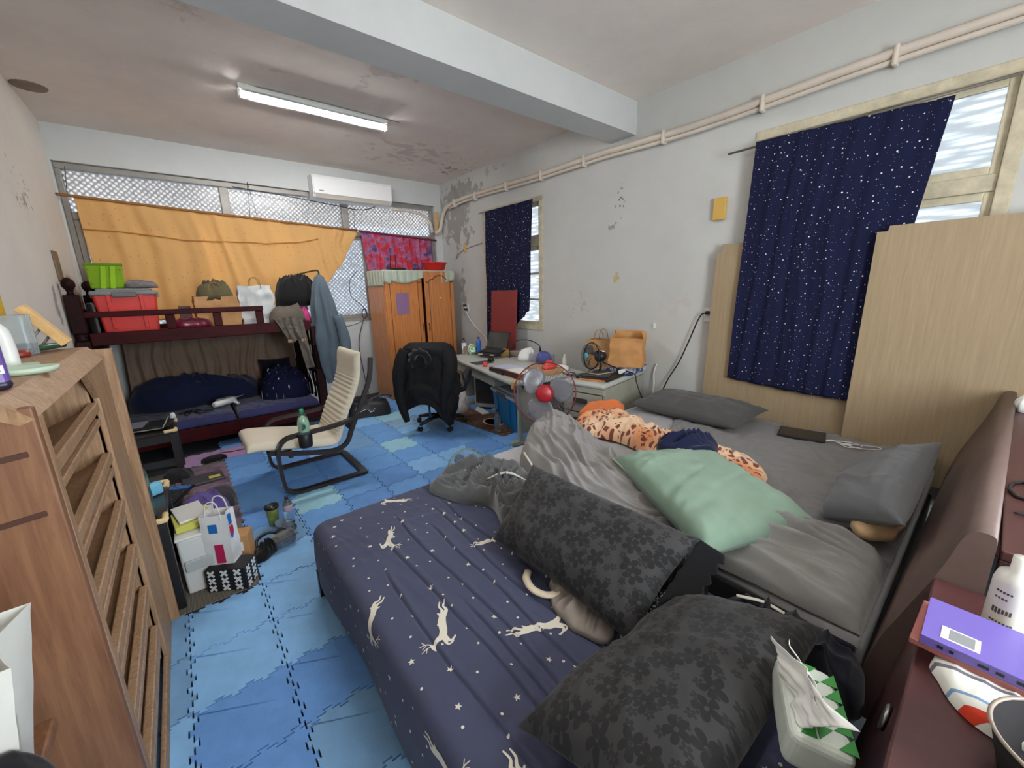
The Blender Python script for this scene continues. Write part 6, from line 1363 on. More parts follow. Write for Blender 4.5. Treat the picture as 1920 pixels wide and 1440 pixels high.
# ------------------------------------------------------------------ things on the long desk
def onA(a, b): return (2.29 + .217 * a + .976 * b, 2.78 + .976 * a - .217 * b, ZA + .001)   # along the edge, toward the wall
bottle('water_bottle', 'clear water bottle with white label at the far left end of the long desk', (2.91, 4.57, ZA + .001), .22, .032, M_clear, M_dcap, band=pm('pale_band', rgb(214, 214, 220), .5))
bottle('drink_bottle', 'blue labelled drink bottle on the long desk beside the laptop', (3.06, 4.44, ZA + .001), .23, .033, pm('blue_drink', rgb(40, 104, 186), .2), M_dcap, band=pm('blue_label', rgb(34, 84, 164), .4))
m_tg, N, L, B = nodes('green_check_film'); tc = N.new('ShaderNodeTexCoord'); ck = N.new('ShaderNodeTexChecker'); ck.inputs['Scale'].default_value = 34; L.new(tc.outputs['Object'], ck.inputs['Vector']); L.new(mixc(N, L, ck.outputs['Fac'], rgb(222, 228, 220), rgb(96, 160, 90)), B.inputs['Base Color']); B.inputs['Roughness'].default_value = .35
tag(heap_obj('tissue_packet', m_tg, [(2.93, 4.46), (3.0, 4.44), (3.06, 4.50), (3.0, 4.56), (2.94, 4.53)], const(ZA + .001), .11, [(.05, .02, .6, 2)], seed=4), 'green and white checked tissue packet between two bottles on the long desk', 'packet')
mb = MB(); mb.lathe([(0, 0), (.03, 0), (.034, .01), (.04, .09), (.036, .09), (.03, .012), (0, .01)], (3.20, 4.42, ZA + .001), 18); tag(mb.build('red_cup', M_red), 'orange red plastic cup behind the laptop on the long desk', 'cup')
mb = MB(); mb.lathe([(0, 0), (.024, 0), (.028, .01), (.022, .05), (0, .052)], (0, 0, 0), 14); o = mb.build('red_dish', pm('coral_lid', rgb(226, 66, 70), .4)); o.location = onA(.90, .10); tag(o, 'small coral red dish on the desk in front of the mouse mat', 'lid')
lt = thing('open_laptop', 'open black laptop raised on a stand on the long desk', 'laptop', (3.02, 4.12, ZA + .001), R(-75))
mb = MB(); mb.box((0, 0, .06), (.34, .23, .016), .004, (R(14), 0, 0)); mb.build('base', M_black, lt)
mb = MB()
for i in range(5):
    for j in range(12): mb.box((-.145 + j * .0262, -.02 + i * .024, .0725 + i * .006 - .0045), (.021, .019, .003), 0, (R(14), 0, 0))
mb.build('keys', pm('laptop_key', rgb(56, 54, 56), .5), lt)
mb = MB(); mb.box((-.09, -.10, .045), (.07, .03, .002), 0, (R(14), 0, 0)); mb.box((.10, -.10, .045), (.06, .03, .002), 0, (R(14), 0, 0)); mb.build('sticker', pm('cream_sticker', rgb(222, 206, 160), .6), lt)
mb = MB(); mb.box((0, .165, .195), (.34, .010, .23), .003, (R(-22), 0, 0)); mb.build('screen_lid', M_black, lt)
mb = MB(); mb.box((0, .1575, .197), (.32, .002, .205), .0, (R(-22), 0, 0)); mb.build('screen', pm('glossy_dark_screen', rgb(64, 60, 58), .06, spec=.9), lt)
mb = MB(); mb.tube([(-.12, -.10, .0), (-.12, .08, .07), (-.12, .10, .0)], .006, 6); mb.tube([(.12, -.10, .0), (.12, .08, .07), (.12, .10, .0)], .006, 6); mb.tube([(-.12, .10, .004), (.12, .10, .004)], .006, 6); mb.build('stand', M_alu, lt)
boxthing('mouse_mat', 'dark grey mouse mat on the long desk before the laptop', 'mouse mat', onA(1.14, .16), (.24, .19, .003), pm('dark_mat', rgb(66, 66, 68), .8), R(-8), .001)
tag(heap_obj('computer_mouse', M_black, [(2.79, 3.83), (2.83, 3.81), (2.86, 3.84), (2.84, 3.90), (2.80, 3.89)], const(ZA + .005), .032, [], seed=3, nth=40, nr=10), 'black computer mouse on the dark mouse mat', 'mouse')
t = thing('maroon_board', 'maroon laminate board leaning upright before the narrow starry curtain', 'board', (3.36, 4.30, ZA + .001))
mb = MB(); mb.box((3.385, 4.30, ZA + .415), (.016, .52, .83), .002, (R(0), R(3.5), R(2))); mb.build('board', pm('maroon_board', rgb(128, 50, 50), .35, 0, .06, 5), t, True)
mb = MB(); mb.tube([(3.12, 3.86, ZA + .005), (3.13, 3.86, ZA + .12), (3.20, 3.80, ZA + .22), (3.32, 3.70, ZA + .22), (3.40, 3.62, ZA + .16), (3.41, 3.61, ZA + .12)], .006, 6, k=5); mb.tube([(3.41, 3.61, ZA + .13), (3.412, 3.608, ZA + .08)], [.010, .016], 8); tag(mb.build('power_cable', M_black), 'stiff black power cable arching up beside the maroon board', 'cable')
boxthing('clear_tray', 'clear plastic tray with pink lid in front of the maroon board', 'container', (3.30, 3.92, ZA + .001), (.13, .20, .07), pm('pinkish_clear', rgb(214, 190, 184), .2, trans=.5), R(8), .012)
tag(heap_obj('mustard_pouch', cloth('mustard_leather', rgb(150, 118, 62)), [(3.10, 4.02), (3.18, 4.06), (3.22, 3.98), (3.16, 3.92)], const(ZA + .001), .07, [(.05, .02, .6, 2)], seed=6), 'small mustard pouch at the laptop edge on the long desk', 'pouch')
tag(heap_obj('plastic_bag', pm('white_film', rgb(222, 220, 218), .35), [(3.08, 3.66), (3.20, 3.74), (3.32, 3.66), (3.30, 3.56), (3.18, 3.52), (3.09, 3.57)], const(ZA + .001), .09, [(.07, .05, .6, 2), (.04, .02, 2, 2)], seed=8), 'crumpled white plastic bag on the long desk near the window sill', 'bag')
boxthing('grey_carton', 'flat grey and purple carton against the wall on the desk', 'box', (3.24, 3.40, ZA + .001), (.16, .26, .09), pm('grey_violet_card', rgb(160, 156, 166), .6, 0, .15, 12), R(8))
tag(heap_obj('blue_cloth', cloth('blue_violet_cloth', rgb(78, 84, 140)), [(3.06, 3.30), (3.16, 3.36), (3.24, 3.28), (3.18, 3.18), (3.08, 3.20)], const(ZA + .03), .08, [(.06, .03, .6, 2)], seed=9), 'blue violet cloth on the paper pile of the long desk', 'cloth')
for i, (a, b, w, d, h, c, z, lab) in enumerate(((.52, .16, .30, .22, .022, rgb(40, 36, 40), 0, 'black binder at the bottom of the paper stack on the desk'), (.53, .17, .29, .21, .018, rgb(74, 40, 40), .023, 'maroon book in the middle of the paper stack on the desk'), (.50, .20, .28, .20, .012, rgb(196, 200, 222), .042, 'pale lilac magazine on top of the paper stack on the desk'))):
    x, y, z0_ = onA(a, b); boxthing('stacked_book', lab, 'book', (x, y, z0_ + z), (d, w, h), pm('book_%d' % i, c, .5), R(-10 + 7 * i), .002, 'books and binders stacked on the desk')
x, y, z = onA(.22, .17); t = thing('striped_box', 'brown slatted wooden box near the front corner of the long desk', 'box', (x, y, z), R(-8))
mb = MB(); mb.bx(-.08, .08, -.14, .14, 0, .055, .003); mb.build('body', pm('brown_box', rgb(134, 84, 58), .5), t)
for i in range(14):
    mb = MB(); mb.bx(-.084, -.080, -.132 + i * .02, -.132 + i * .02 + .012, .004, .051); mb.build('slat', pm('dark_slat', rgb(92, 54, 38), .5), t)
mb = MB(); mb.bx(-.07, .10, -.14, .13, .0555, .060); mb.build('paper_sheet', M_paper, t)
x, y, z = onA(.26, .50); boxthing('cardboard_carton', 'flat brown cardboard carton between long desk and desk fan', 'box', (x, y, z), (.24, .30, .05), M_kraft, R(10))
x, y, z = onA(.22, .52); tag(heap_obj('red_gloves', pm('red_rubber', rgb(206, 52, 44), .45), [(x - .10, y - .05), (x, y - .07), (x + .10, y - .02), (x + .08, y + .04), (x - .06, y + .04)], const(z + .051), .03, [(.04, .03, .6, 2)], seed=5), 'bright red gloves lying on the flat cardboard carton', 'gloves')
mb = MB(); mb.lathe([(0, 0), (.022, 0), (.024, .02), (.022, .10), (.010, .115), (.010, .14), (0, .142)], (3.18, 2.98, ZA + .001), 14); tag(mb.build('spray_bottle', pm('ivory_plastic', rgb(214, 214, 204), .4)), 'small ivory spray bottle at the back of the long desk', 'bottle')
tag(heap_obj('white_papers', M_paper, [(2.92, 2.82), (3.06, 2.80), (3.14, 2.90), (3.12, 3.06), (2.98, 3.04), (2.90, 2.94)], const(ZA + .001), .035, [(.10, .02, .6, 2)], seed=12), 'loose white papers on the long desk before the ivory spray bottle', 'papers')
# pedestal desk load
ZD = ZBk + .001
paper_bag('paper_bag', 'brown paper bag with looped handles behind the desk fan', (3.30, 2.585, ZD), R(-80), .27, .12, .29, M_kraft, handles=(.10, .05), seed=41, crush=.010)
bk = paper_bag('paper_bag', 'larger open brown paper bag slumped on the blue carton', (3.31, 2.27, ZD + .058), R(-66), .31, .20, .33, pm('kraft_paper_orange', rgb(196, 142, 88), .75, 0, .08, 9, .4, 30), handles=None, seed=45, crush=.014, taper=.0, drop=.16)
m_bc, N, L, B = nodes('blue_printed_carton'); tc = N.new('ShaderNodeTexCoord'); nz = N.new('ShaderNodeTexNoise'); nz.inputs['Scale'].default_value = 26; nz.inputs['Detail'].default_value = 1; L.new(tc.outputs['Object'], nz.inputs['Vector']); rr_ = N.new('ShaderNodeValToRGB'); rr_.color_ramp.interpolation = 'CONSTANT'; e = rr_.color_ramp; e.elements[0].color = rgb(54, 66, 116); e.elements[1].position = .5; e.elements[1].color = rgb(196, 198, 206); q = e.elements.new(.62); q.color = rgb(88, 104, 150); L.new(nz.outputs['Fac'], rr_.inputs['Fac']); L.new(rr_.outputs['Color'], B.inputs['Base Color'])
boxthing('blue_carton', 'flat blue and white printed carton under the larger paper bag', 'box', (3.30, 2.27, ZD), (.36, .26, .055), m_bc, R(10))
boxthing('black_board', 'black flat tray under the desk fan', 'tray', (2.93, 2.29, ZD), (.36, .32, .022), M_black, R(12), .008)
boxthing('dark_notebook', 'dark grey notebook lying askew on the black flat tray', 'notebook', (2.95, 2.32, ZD + .023), (.30, .24, .010), pm('dark_notebook', rgb(70, 66, 68), .5), R(24), .003)
mb = MB(); mb.tube([(3.02, 2.14, ZD + .055), (3.16, 2.17, ZD + .05)], [.020, .014], 12); tag(mb.build('white_tube', M_white), 'white tube lying on the black flat tray by the desk edge', 'tube')
mb = MB(); mb.box((2.745, 2.24, ZD + .008), (.012, .24, .012), .002, (0, 0, R(18))); tag(mb.build('orange_pencil', pm('orange_wood', rgb(212, 128, 52), .5)), 'orange pencil along the front edge of the pedestal desk', 'pencil')
boxthing('black_speaker', 'black box between the two brown paper bags', 'speaker', (3.39, 2.44, ZD), (.08, .07, .17), M_black, R(10))
rs = random.Random(12)
mb = MB(); mb.tube([(rs.uniform(2.70, 2.86), rs.uniform(2.38, 2.56), ZD + .008 + rs.uniform(0, .03)) for _ in range(12)], .004, 5, k=6); tag(mb.build('desk_cables', M_black), 'coiled black cables beside the desk fan', 'cable')
mb = MB(); mb.tube([(3.06, 2.37, ZD + .11), (3.10, 2.20, ZD + .06), (3.12, 2.06, ZD + .035), (3.125, 2.035, .70), (3.15, 2.0, .58), (3.20, 1.98, .506), (3.30, 2.0, .50), (3.36, 1.97, .50)], .005, 6, k=6); tag(mb.build('fan_cable', M_black), 'black cable drooping from the desk fan over the desk side to the wide bed', 'cable')
mb = MB(); mb.tube([(3.555, 2.10, .80), (3.55, 2.12, .70), (3.53, 2.10, .58), (3.54, 2.13, .40), (3.55, 2.16, .2)], .007, 6, k=5); tag(mb.build('white_cable', M_white), 'white cable hanging down the wall beside the pedestal desk', 'cable')
# ------------------------------------------------------------------ floor by the desks
t = thing('heater', 'pale grey upright heater with a dark grille under the long desk', 'heater', (2.98, 4.16, ZF), R(-58))
mb = MB(); mb.box((0, 0, .25), (.34, .16, .46), .05, None, 0, 1, 4); mb.build('body', pm('heater_grey', rgb(186, 188, 182), .4), t)
mb = MB(); mb.box((0, -.082, .25), (.27, .012, .32), .012); mb.build('grille_frame', pm('dark_grille', rgb(56, 56, 58), .5), t)
for i in range(10):
    mb = MB(); mb.box((0, -.091, .12 + i * .029), (.24, .006, .010), .002); mb.build('slat', pm('grille_slat', rgb(80, 80, 82), .5), t)
mb = MB(); mb.lathe([(0, .008), (.016, .007), (.018, 0)], (0, 0, 0), 14, 0, Matrix.Translation(Vector((.04, -.081, .445))) @ Matrix.Rotation(R(90), 4, 'X')); mb.build('knob', M_black, t)
for s_ in (-1, 1):
    mb = MB(); mb.box((s_ * .11, 0, .015), (.05, .20, .03), .01); mb.build('foot', M_white, t)
m_br, N, L, B = nodes('brown_patterned_rug'); tc = N.new('ShaderNodeTexCoord'); vo = N.new('ShaderNodeTexVoronoi'); vo.inputs['Scale'].default_value = 22; L.new(tc.outputs['Object'], vo.inputs['Vector']); L.new(mixc(N, L, math_(N, L, 'LESS_THAN', vo.outputs['Distance'], .34), rgb(84, 56, 46), rgb(124, 90, 70)), B.inputs['Base Color']); B.inputs['Roughness'].default_value = .95
t = thing('patterned_rug', 'brown patterned rug with a cream circle under the long desk', 'rug', (2.66, 3.72, ZF), R(6))
mb = MB(); mb.box((0, 0, .004), (.48, 1.0, .008), .002); mb.build('pile', m_br, t)
mb = MB(); mb.lathe([(0, .0082), (.10, .0082), (.105, .0095), (.115, .0095), (.12, .0082)], (.02, -.08, 0), 28, sx=1, sy=1.3); mb.build('cream_circle', pm('cream_pattern', rgb(196, 170, 128), .95, 0, .2, 30), t)
mb = MB()
for q in ((-.24, -.225, -.5, .5), (.225, .24, -.5, .5), (-.225, .225, -.5, -.485), (-.225, .225, .485, .5)): mb.bx(q[0], q[1], q[2], q[3], .0081, .0095)
mb.build('border', pm('rug_border', rgb(110, 72, 50), .95), t)
bottle('water_bottle', 'empty clear bottle with dark blue cap standing on the brown rug', (2.50, 3.33, ZF + .009), .26, .034, M_clear, pm('navy_cap', rgb(34, 46, 90), .4))
tag(heap_obj('plastic_bag', pm('white_film_red', rgb(214, 206, 204), .35, 0, .25, 22), [(2.50, 4.36), (2.62, 4.46), (2.76, 4.40), (2.78, 4.28), (2.66, 4.20), (2.53, 4.24)], const(ZF + .006), .17, [(.09, .07, .6, 2), (.05, .03, 2, 2)], seed=18), 'white and red plastic bag full of rubbish on the floor behind the office chair', 'bag')
boxthing('white_slab', 'flat white tray on the rug before the heater', 'tray', (2.80, 4.05, ZF + .009), (.10, .26, .02), M_white, R(-12))
# ------------------------------------------------------------------ wall fixtures
t = thing('wall_socket', 'white wall socket with black plugs beside the wardrobe', 'socket', (3.57, 5.46, 1.29))
mb = MB(); mb.bx(3.558, 3.5695, 5.40, 5.52, 1.22, 1.33, .003); mb.build('plate', M_white, t, True)
for (y, z) in ((5.47, 1.31), (5.445, 1.245)):
    mb = MB(); mb.box((3.535, y, z), (.045, .045, .035), .008); mb.build('plug', M_black, t, True)
mb = MB(); mb.tube([(3.53, 5.47, 1.30), (3.54, 5.40, 1.15), (3.54, 5.2, .98), (3.53, 4.96, .86), (3.45, 4.75, .71), (3.40, 4.68, .706)], .007, 6, k=5); tag(mb.build('socket_cable', M_white), 'white cable slanting from the wall socket down to the long desk', 'cable')
t = thing('wall_socket', 'white wall socket half hidden behind the left plywood board edge', 'socket', (3.57, 1.64, 1.29))
mb = MB(); mb.bx(3.558, 3.5695, 1.60, 1.675, 1.23, 1.35, .003); mb.build('plate', M_white, t, True); mb = MB(); mb.box((3.54, 1.64, 1.31), (.034, .03, .03), .006); mb.build('plug', M_black, t, True)
mb = MB(); mb.tube([(3.53, 1.645, 1.31), (3.53, 1.70, 1.27), (3.53, 1.78, 1.05), (3.535, 1.86, .85), (3.53, 1.95, .68), (3.50, 1.99, .55)], .006, 6, k=5); tag(mb.build('wall_cable', M_black), 'black cable hanging from the wall socket down behind the grey pillow', 'cable')
boxthing('foam_wedge', 'mustard yellow block stuck to the right wall left of the wide starry curtain', 'wall block', (3.552, 1.62, 2.06), (.03, .10, .17), pm('mustard_foam', rgb(206, 166, 84), .7), 0, .006)
boxthing('wood_chip', 'small wooden block stuck on the peeling wall beside the narrow starry curtain', 'wall block', (3.558, 5.42, 2.11), (.02, .05, .12), M_pine, 0, .003)
boxthing('white_hook', 'tiny white hook on the right wall above the larger paper bag', 'hook', (3.562, 2.15, 1.14), (.014, .03, .05), M_white, 0, .003)
boxthing('wood_plate', 'weathered wooden plate fixed on the left wall beside the bunk post', 'wall plate', (-.712, 5.14, 1.70), (.014, .16, .24), wood('weathered_wood', rgb(96, 74, 58), rgb(140, 112, 90), (6, 6, 1), 8), 0, .003)
boxthing('yellow_ruler', 'yellow strip hanging on the left wall above the shoe cabinet', 'strip', (-.714, 3.36, 1.44), (.008, .10, .16), pm('yellow_strip', rgb(222, 178, 40), .6, 0, .2, 60), 0, .002)
mb = MB(); mb.tube([(3.56, 5.70, 2.02), (3.56, 5.56, 2.12), (3.56, 5.3, 2.17), (3.56, 4.98, 2.20)], .006, 6, k=5); tag(mb.build('wall_wire', pm('grey_cable', rgb(150, 146, 140), .6)), 'thin grey wire running from the peeling corner to the narrow starry curtain', 'wire')
mb = MB(); mb.tube([(2.10, 6.06, 1.85), (1.98, 6.05, 1.70), (1.98, 6.05, 1.48), (2.12, 6.05, 1.36), (2.16, 6.04, 1.20), (2.02, 6.04, 1.10), (1.80, 6.04, 1.06)], .005, 6, k=6); mb.tube([(2.14 + .035 * math.cos(a), 6.04, 1.24 + .07 * math.sin(a)) for a in np.linspace(0, 6.28, 20, endpoint=False)], .008, 6, True); mb.tube([(2.12, 6.05, 1.16), (2.02, 6.07, .8), (2.05, 6.07, .3), (2.08, 6.06, .02)], .006, 6, k=5); tag(mb.build('network_cable', pm('black_grey_cable', rgb(70, 68, 70), .5)), 'coiled dark cable hanging at the window beside the wardrobe', 'cable')
# ------------------------------------------------------------------ on the shoe cabinet
ZC = 1.361
t = thing('purple_bottle', 'purple refill pack with white label at the near corner of the shoe cabinet', 'packet', (-.345, 1.36, ZC), R(20))
mb = MB(); mb.box((0, 0, .075), (.075, .05, .15), .010, None, 0, 1, 3); mb.build('body', pm('violet_film', rgb(98, 76, 150), .35, 0, .06, 40), t)
mb = MB(); mb.box((0, 0, .012), (.078, .053, .024), .010); mb.build('dark_base', pm('dark_violet', rgb(38, 30, 52), .4), t)
mb = MB(); mb.box((.015, -.0255, .045), (.032, .001, .018)); mb.build('label', M_paper, t)
mb = MB()
for k in range(8): mb.box((.004 + k * .003, -.0262, .046), (.0014, .0006, .011))
for k in range(7): mb.box((.0, -.0256, .075 + k * .009), (.05, .0006, .002))
mb.build('printed_lines', pm('print_dark', rgb(40, 32, 60), .6), t)
boxthing('blue_sachet', 'slim dark blue sachet box behind the purple refill pack', 'box', (-.375, 1.56, ZC), (.045, .02, .12), pm('slate_blue_card', rgb(84, 92, 122), .5), R(35))
t = thing('shaver_stand', 'white electric shaver standing on its charger on the shoe cabinet', 'shaver', (-.375, 1.72, ZC), R(10))
mb = MB(); mb.tube([(0, 0, .012), (.0, 0, .07), (-.005, 0, .11), (-.03, -.01, .125), (-.06, -.02, .12)], [.017, .017, .016, .013, .010], 12, k=4); mb.build('body', M_white, t)
mb = MB(); mb.box((.0, 0, .007), (.10, .08, .014), .006); mb.build('base', pm('mint_tray', rgb(190, 208, 186), .4), t)
tag(MB().lathe([(0, 0), (.055, 0), (.062, .006), (.064, .016), (.058, .016), (.05, .006), (0, .005)], (-.335, 1.62, ZC), 28, sy=.8).build('soap_tray', pm('mint_tray', rgb(190, 208, 186), .4)), 'pale mint oval tray at the front edge of the shoe cabinet', 'tray')
boxthing('clear_case', 'clear acrylic case standing at the back of the shoe cabinet', 'case', (-.455, 2.16, ZC), (.10, .07, .14), pm('acrylic_blue', (.72, .82, .86, 1), .1, trans=.75), R(25), .006)
mb = MB(); mb.lathe([(0, 0), (.018, 0), (.02, .01), (.012, .05), (0, .075)], (-.44, 1.93, ZC), 16); tag(mb.build('white_cone', M_white), 'white cone shaped nozzle on the shoe cabinet', 'nozzle')
mb = MB(); mb.lathe([(0, 0), (.024, 0), (.026, .008), (.022, .022), (0, .024)], (-.435, 2.10, ZC), 18); tag(mb.build('red_jar', pm('dark_red_cap', rgb(136, 44, 36), .4)), 'small dark red jar lid on the shoe cabinet', 'jar')
mb = MB(); mb.tube([(-.43, 2.20, ZC + .014), (-.40, 2.26, ZC + .016), (-.365, 2.33, ZC + .014)], [.008, .016, .012], 12, k=4, flat=.8); tag(mb.build('green_brush', pm('bottle_green', rgb(52, 92, 66), .4)), 'dark green brush lying on the shoe cabinet', 'brush')
boxthing('black_case', 'low black case at the far end of the shoe cabinet', 'case', (-.50, 2.24, ZC), (.13, .09, .035), M_black, R(30), .006)
t = thing('wooden_stand', 'pale pine plank tilted on two grey legs on the shoe cabinet', 'stand', (-.45, 2.26, ZC))
mb = MB(); mb.box((.065, -.02, .095), (.165, .060, .030), .002, (0, R(57), R(0))); mb.build('plank', M_pine, t)
for x in (.0, .035):
    mb = MB(); mb.tube([(.055 + x * .3, -.01 + x, .09 - x * .9), (-.01 + x, .0 + x, .004)], .0045, 6); mb.build('prop_leg', M_alu, t)
# ------------------------------------------------------------------ foreground left: bag on a stool
t = thing('stool', 'brown topped stool carrying the off white bag at the shoe cabinet', 'stool', (-.43, .98, 0))
mb = MB(); mb.bx(-.60, -.335, .84, 1.13, .672, .70, .006); mb.build('seat', M_oakd, t, True)
for x in (-.58, -.40):
    for y in (.86, 1.11):
        mb = MB(); mb.tube([(x, y, .012), (x, y, .672)], .014, 8); mb.build('leg', M_steel, t, True)
paper_bag('canvas_bag', 'open off white bag standing at the near end of the shoe cabinet', (-.40, .955, .702), R(4), .12, .10, .305, pm('off_white_kraft', rgb(206, 206, 200), .7, 0, .05, 9), seed=51, crush=.002, taper=-.85)
tag(heap_obj('black_sock', cloth('black_knit', rgb(24, 22, 26)), [(-.42, .85), (-.33, .842), (-.285, .85), (-.28, .89), (-.32, .895), (-.37, .89)], const(.702), .15, [(.06, .02, .6, 2)], seed=13), 'black knitted garment lying at the foot of the off white bag', 'clothing')
# ------------------------------------------------------------------ headboard shelf things
t = thing('book', 'thin maroon book under the violet book on the headboard shelf', 'book', (1.115, -.10, .832), R(-92), group='books on the headboard shelf')
mb = MB(); mb.box((0, 0, .006), (.225, .16, .012), .002); mb.build('cover', pm('dusty_rose_cover', rgb(158, 92, 88), .45), t); mb = MB(); mb.box((.004, 0, .006), (.22, .157, .009)); mb.build('pages', pm('cream_pages', rgb(222, 206, 174), .8), t)
t = thing('book', 'violet paperback with a white label on top of the headboard book pile', 'book', (1.112, -.112, .8445), R(-90), group='books on the headboard shelf')
mb = MB(); mb.box((0, 0, .0085), (.225, .148, .017), .002); mb.build('pages', pm('cream_pages', rgb(222, 206, 174), .8), t)
mb = MB(); mb.box((0, 0, .0182), (.226, .150, .0018), .0005); mb.box((0, -.0745, .009), (.226, .002, .0185)); mb.build('cover', pm('violet_cover', rgb(112, 96, 176), .35), t)
mb = MB(); mb.box((-.062, -.036, .0195), (.052, .042, .0006)); mb.build('white_label', M_paper, t)
mb = MB(); mb.box((-.060, -.036, .0199), (.034, .034, .0004)); mb.build('grey_print', pm('grey_print', rgb(136, 138, 140), .6), t)
mb = MB(); mb.box((.09, -.05, .0195), (.05, .03, .0006)); mb.build('yellow_patch', pm('yellow_patch', rgb(200, 170, 52), .6), t)
mb = MB()
for k in range(12): mb.box((.042 + (k % 2) * .006, -.062 + k * .011, .0195), (.035 + .008 * ((k * 7) % 3), .0035, .0005))
mb.build('printed_lines', pm('pale_violet_print', rgb(160, 146, 200), .5), t)
mb = MB()
for x, w in ((-.085, .008), (-.07, .006), (-.03, .014), (-.01, .01), (.02, .022), (.045, .008)): mb.box((x, -.0758, .009), (w, .0008, .006))
mb.build('spine_letters', M_black, t)
m_tw, N, L, B = nodes('striped_towel'); uv = uvnode(N); sx = N.new('ShaderNodeSeparateXYZ'); L.new(uv, sx.inputs[0])
rp = N.new('ShaderNodeValToRGB'); rp.color_ramp.interpolation = 'CONSTANT'; L.new(math_(N, L, 'FRACT', math_(N, L, 'MULTIPLY', sx.outputs[0], 9.0)), rp.inputs['Fac']); e = rp.color_ramp; e.elements[0].color = rgb(226, 226, 216); e.elements[1].position = .90; e.elements[1].color = rgb(226, 226, 216)
for p_, c_ in ((.18, rgb(110, 104, 116)), (.26, rgb(226, 226, 216)), (.44, rgb(210, 62, 38)), (.58, rgb(226, 226, 216)), (.74, rgb(120, 150, 186)), (.80, rgb(226, 226, 216))):
    q = e.elements.new(p_); q.color = c_
L.new(rp.outputs['Color'], B.inputs['Base Color']); B.inputs['Roughness'].default_value = .95
P, UV, z = heap([(1.04, -.02), (1.00, -.035), (.955, -.06), (.93, -.12), (.93, -.22), (1.05, -.26), (1.20, -.24), (1.20, -.05), (1.12, -.02)], const(ZS + .0015), .020, [(.05, .006, 1.5, 4)], seed=4, p=8)
mb = MB(); mb.grid(P, uv=UV, wrap=True); tag(mb.build('striped_towel', m_tw), 'folded cream towel with red and blue stripes under the headboard books', 'towel')
t = thing('lotion_bottle', 'white lotion bottle with a printed label standing behind the violet book', 'bottle', (1.252, -.108, ZS + .001))
mb = MB(); mb.lathe([(0, 0), (.028, 0), (.032, .006), (.032, .13), (.028, .15), (.014, .16), (.014, .19), (0, .19)], (0, 0, 0), 26); mb.build('body', pm('milk_white', rgb(226, 224, 216), .35), t)
mb = MB()
for k, (z, w) in enumerate(((.115, 5), (.10, 4), (.072, 6), (.066, 3), (.045, 7))):
    for j in range(w):
        a = math.radians(200 - 62 + j * 9); mb.box((.0322 * math.cos(a), .0322 * math.sin(a), z), (.0012, .0032, .004 if k != 2 else .010), 0, (0, 0, a))
mb.build('printed_label', pm('print_grey', rgb(84, 80, 80), .6), t)
t = thing('mesh_basket', 'dark grey oval basket with a pale rim at the end of the headboard shelf', 'basket', (.88, -.20, ZS + .001))
mb = MB(); mb.lathe([(0, 0), (.085, 0), (.092, .006), (.112, .085), (.110, .085), (.088, .010), (0, .006)], (0, 0, 0), 36, sx=.9, sy=1.0); mb.build('body', pm('dark_grey_plastic', rgb(34, 31, 33), .7, spec=.2), t)
mb = MB(); mb.tube([(.9 * .112 * math.cos(a), .112 * math.sin(a), .086) for a in np.linspace(0, 6.2832, 40, endpoint=False)], .003, 6, True); mb.build('rim', pm('taupe_rim', rgb(150, 136, 124), .45), t)
mb = MB()
for i in range(-4, 5):
    for j in range(-4, 5):
        if i * i + j * j < 17: mb.lathe([(.0055, .0065), (.007, .008), (.0055, .009)], (i * .016 + (j % 2) * .008, j * .016, 0), 8)
mb.build('perforated_floor', pm('mesh_highlight', rgb(96, 92, 96), .4), t)
tag(MB().tube([(1.86 + .075 * math.cos(a) + .003 * math.sin(9 * a), -.125 + .028 * math.sin(a), .930) for a in np.linspace(0, 6.2832, 60, endpoint=False)], .0045, 6, True).build('hair_tie', M_black), 'thin black hair tie lying on the padded headboard shelf', 'hair tie')
tag(MB().tube([(1.66, -.105, .929), (1.67, -.13, .931), (1.69, -.15, .932), (1.72, -.17, .930)], [.002, .006, .010, .004], 8, k=4).build('hair_clip', M_black), 'small black hair clip on the padded headboard shelf', 'hair clip')
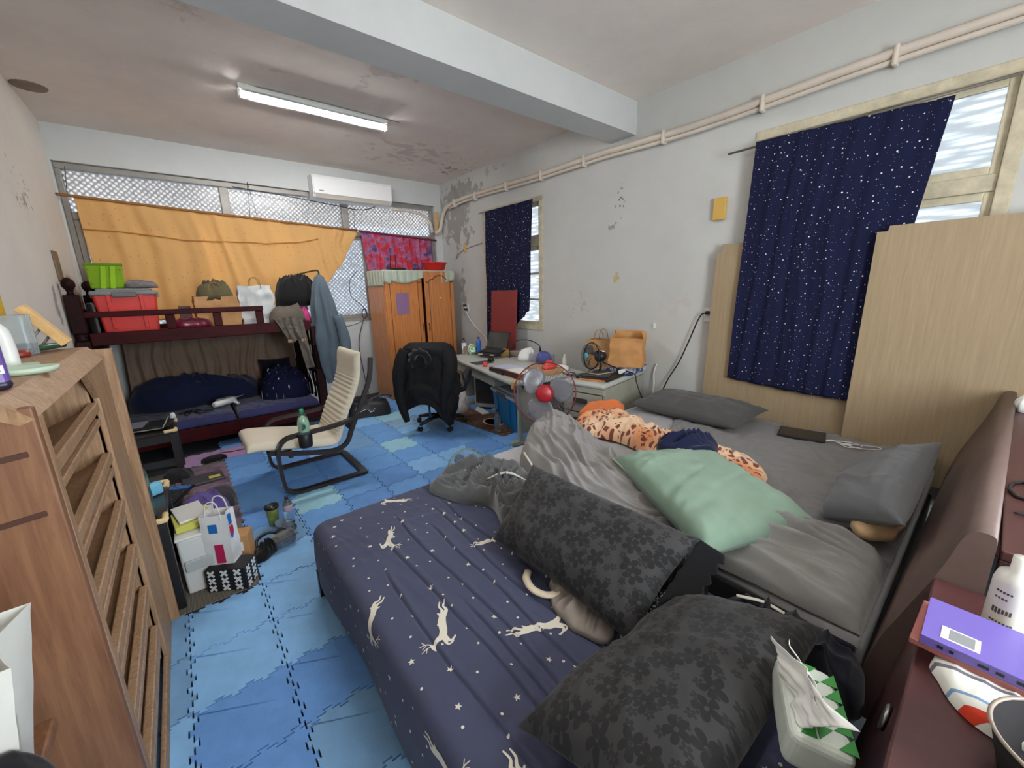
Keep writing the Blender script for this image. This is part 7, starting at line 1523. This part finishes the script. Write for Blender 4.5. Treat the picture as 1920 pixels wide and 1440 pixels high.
tag(heap_obj('crumpled_tissue', M_paper, [(3.02, -.11), (3.10, -.10), (3.14, -.15), (3.08, -.18), (3.0, -.16)], const(.926), .05, [(.03, .03, .5, 1.5)], seed=5, nth=60, nr=12), 'crumpled white tissue on the far end of the padded headboard shelf', 'tissue')
# tissue packet on the black pillow
t = thing('tissue_packet', 'white and green tissue packet with a tissue pulled out on the black pillow', 'packet', (.885, .125, .615), R(25))
m_tp = pm('white_packet_film', rgb(214, 222, 212), .3, 0, .04, 20, .5, 30)
mb = MB(); mb.box((0, 0, .045), (.20, .11, .09), .02, (R(8), 0, 0), 0, .96, 4); mb.build('film', m_tp, t)
M_gp = pm('leaf_green_print', rgb(52, 140, 60), .35)
mb = MB(); Q = Matrix.Rotation(R(8), 4, 'X')
def tri(a, b, c, z=.0912):
    mb.add([Q @ Vector((p[0], p[1], z)) for p in (a, b, c)] + [Q @ Vector((p[0], p[1], z - .001)) for p in (a, b, c)], [(0, 1, 2), (5, 4, 3), (0, 3, 4, 1), (1, 4, 5, 2), (2, 5, 3, 0)])
for k in range(5):
    x = -.088 + k * .036
    tri((x, -.047, 0), (x + .034, -.047, 0), (x, -.016, 0)); tri((x + .034, .014, 0), (x + .034, -.014, 0), (x + .002, .014, 0)); tri((x, .018, 0), (x + .034, .018, 0), (x, .045, 0))
mb.build('green_print', M_gp, t)
mb = MB()
for k in range(10): mb.box((-.06 + k * .014, -.0585, .05), (.009, .001, .020), 0, (R(8), R(20), 0))
mb.build('printed_letters', pm('dark_green_print', rgb(60, 106, 84), .5), t)
P, UV = drape([(-.08, .03, .095), (.05, .045, .095)], [(-.11, -.03, .165), (.06, .06, .165)], (0, 1, 0), 40, 30, 1.5, .010, 6, .7, .004)
mb = MB(); mb.slab(P, .001); mb.build('tissue', M_paper, t)
P, UV = drape([(-.03, -.01, .093), (.055, .0, .095)], [(-.09, .0, .145), (.06, .03, .165)], (.2, 1, .2), 30, 24, 1.2, .008, 9, .7, .004)
mb = MB(); mb.slab(P, .001); mb.build('tissue', M_paper, t)
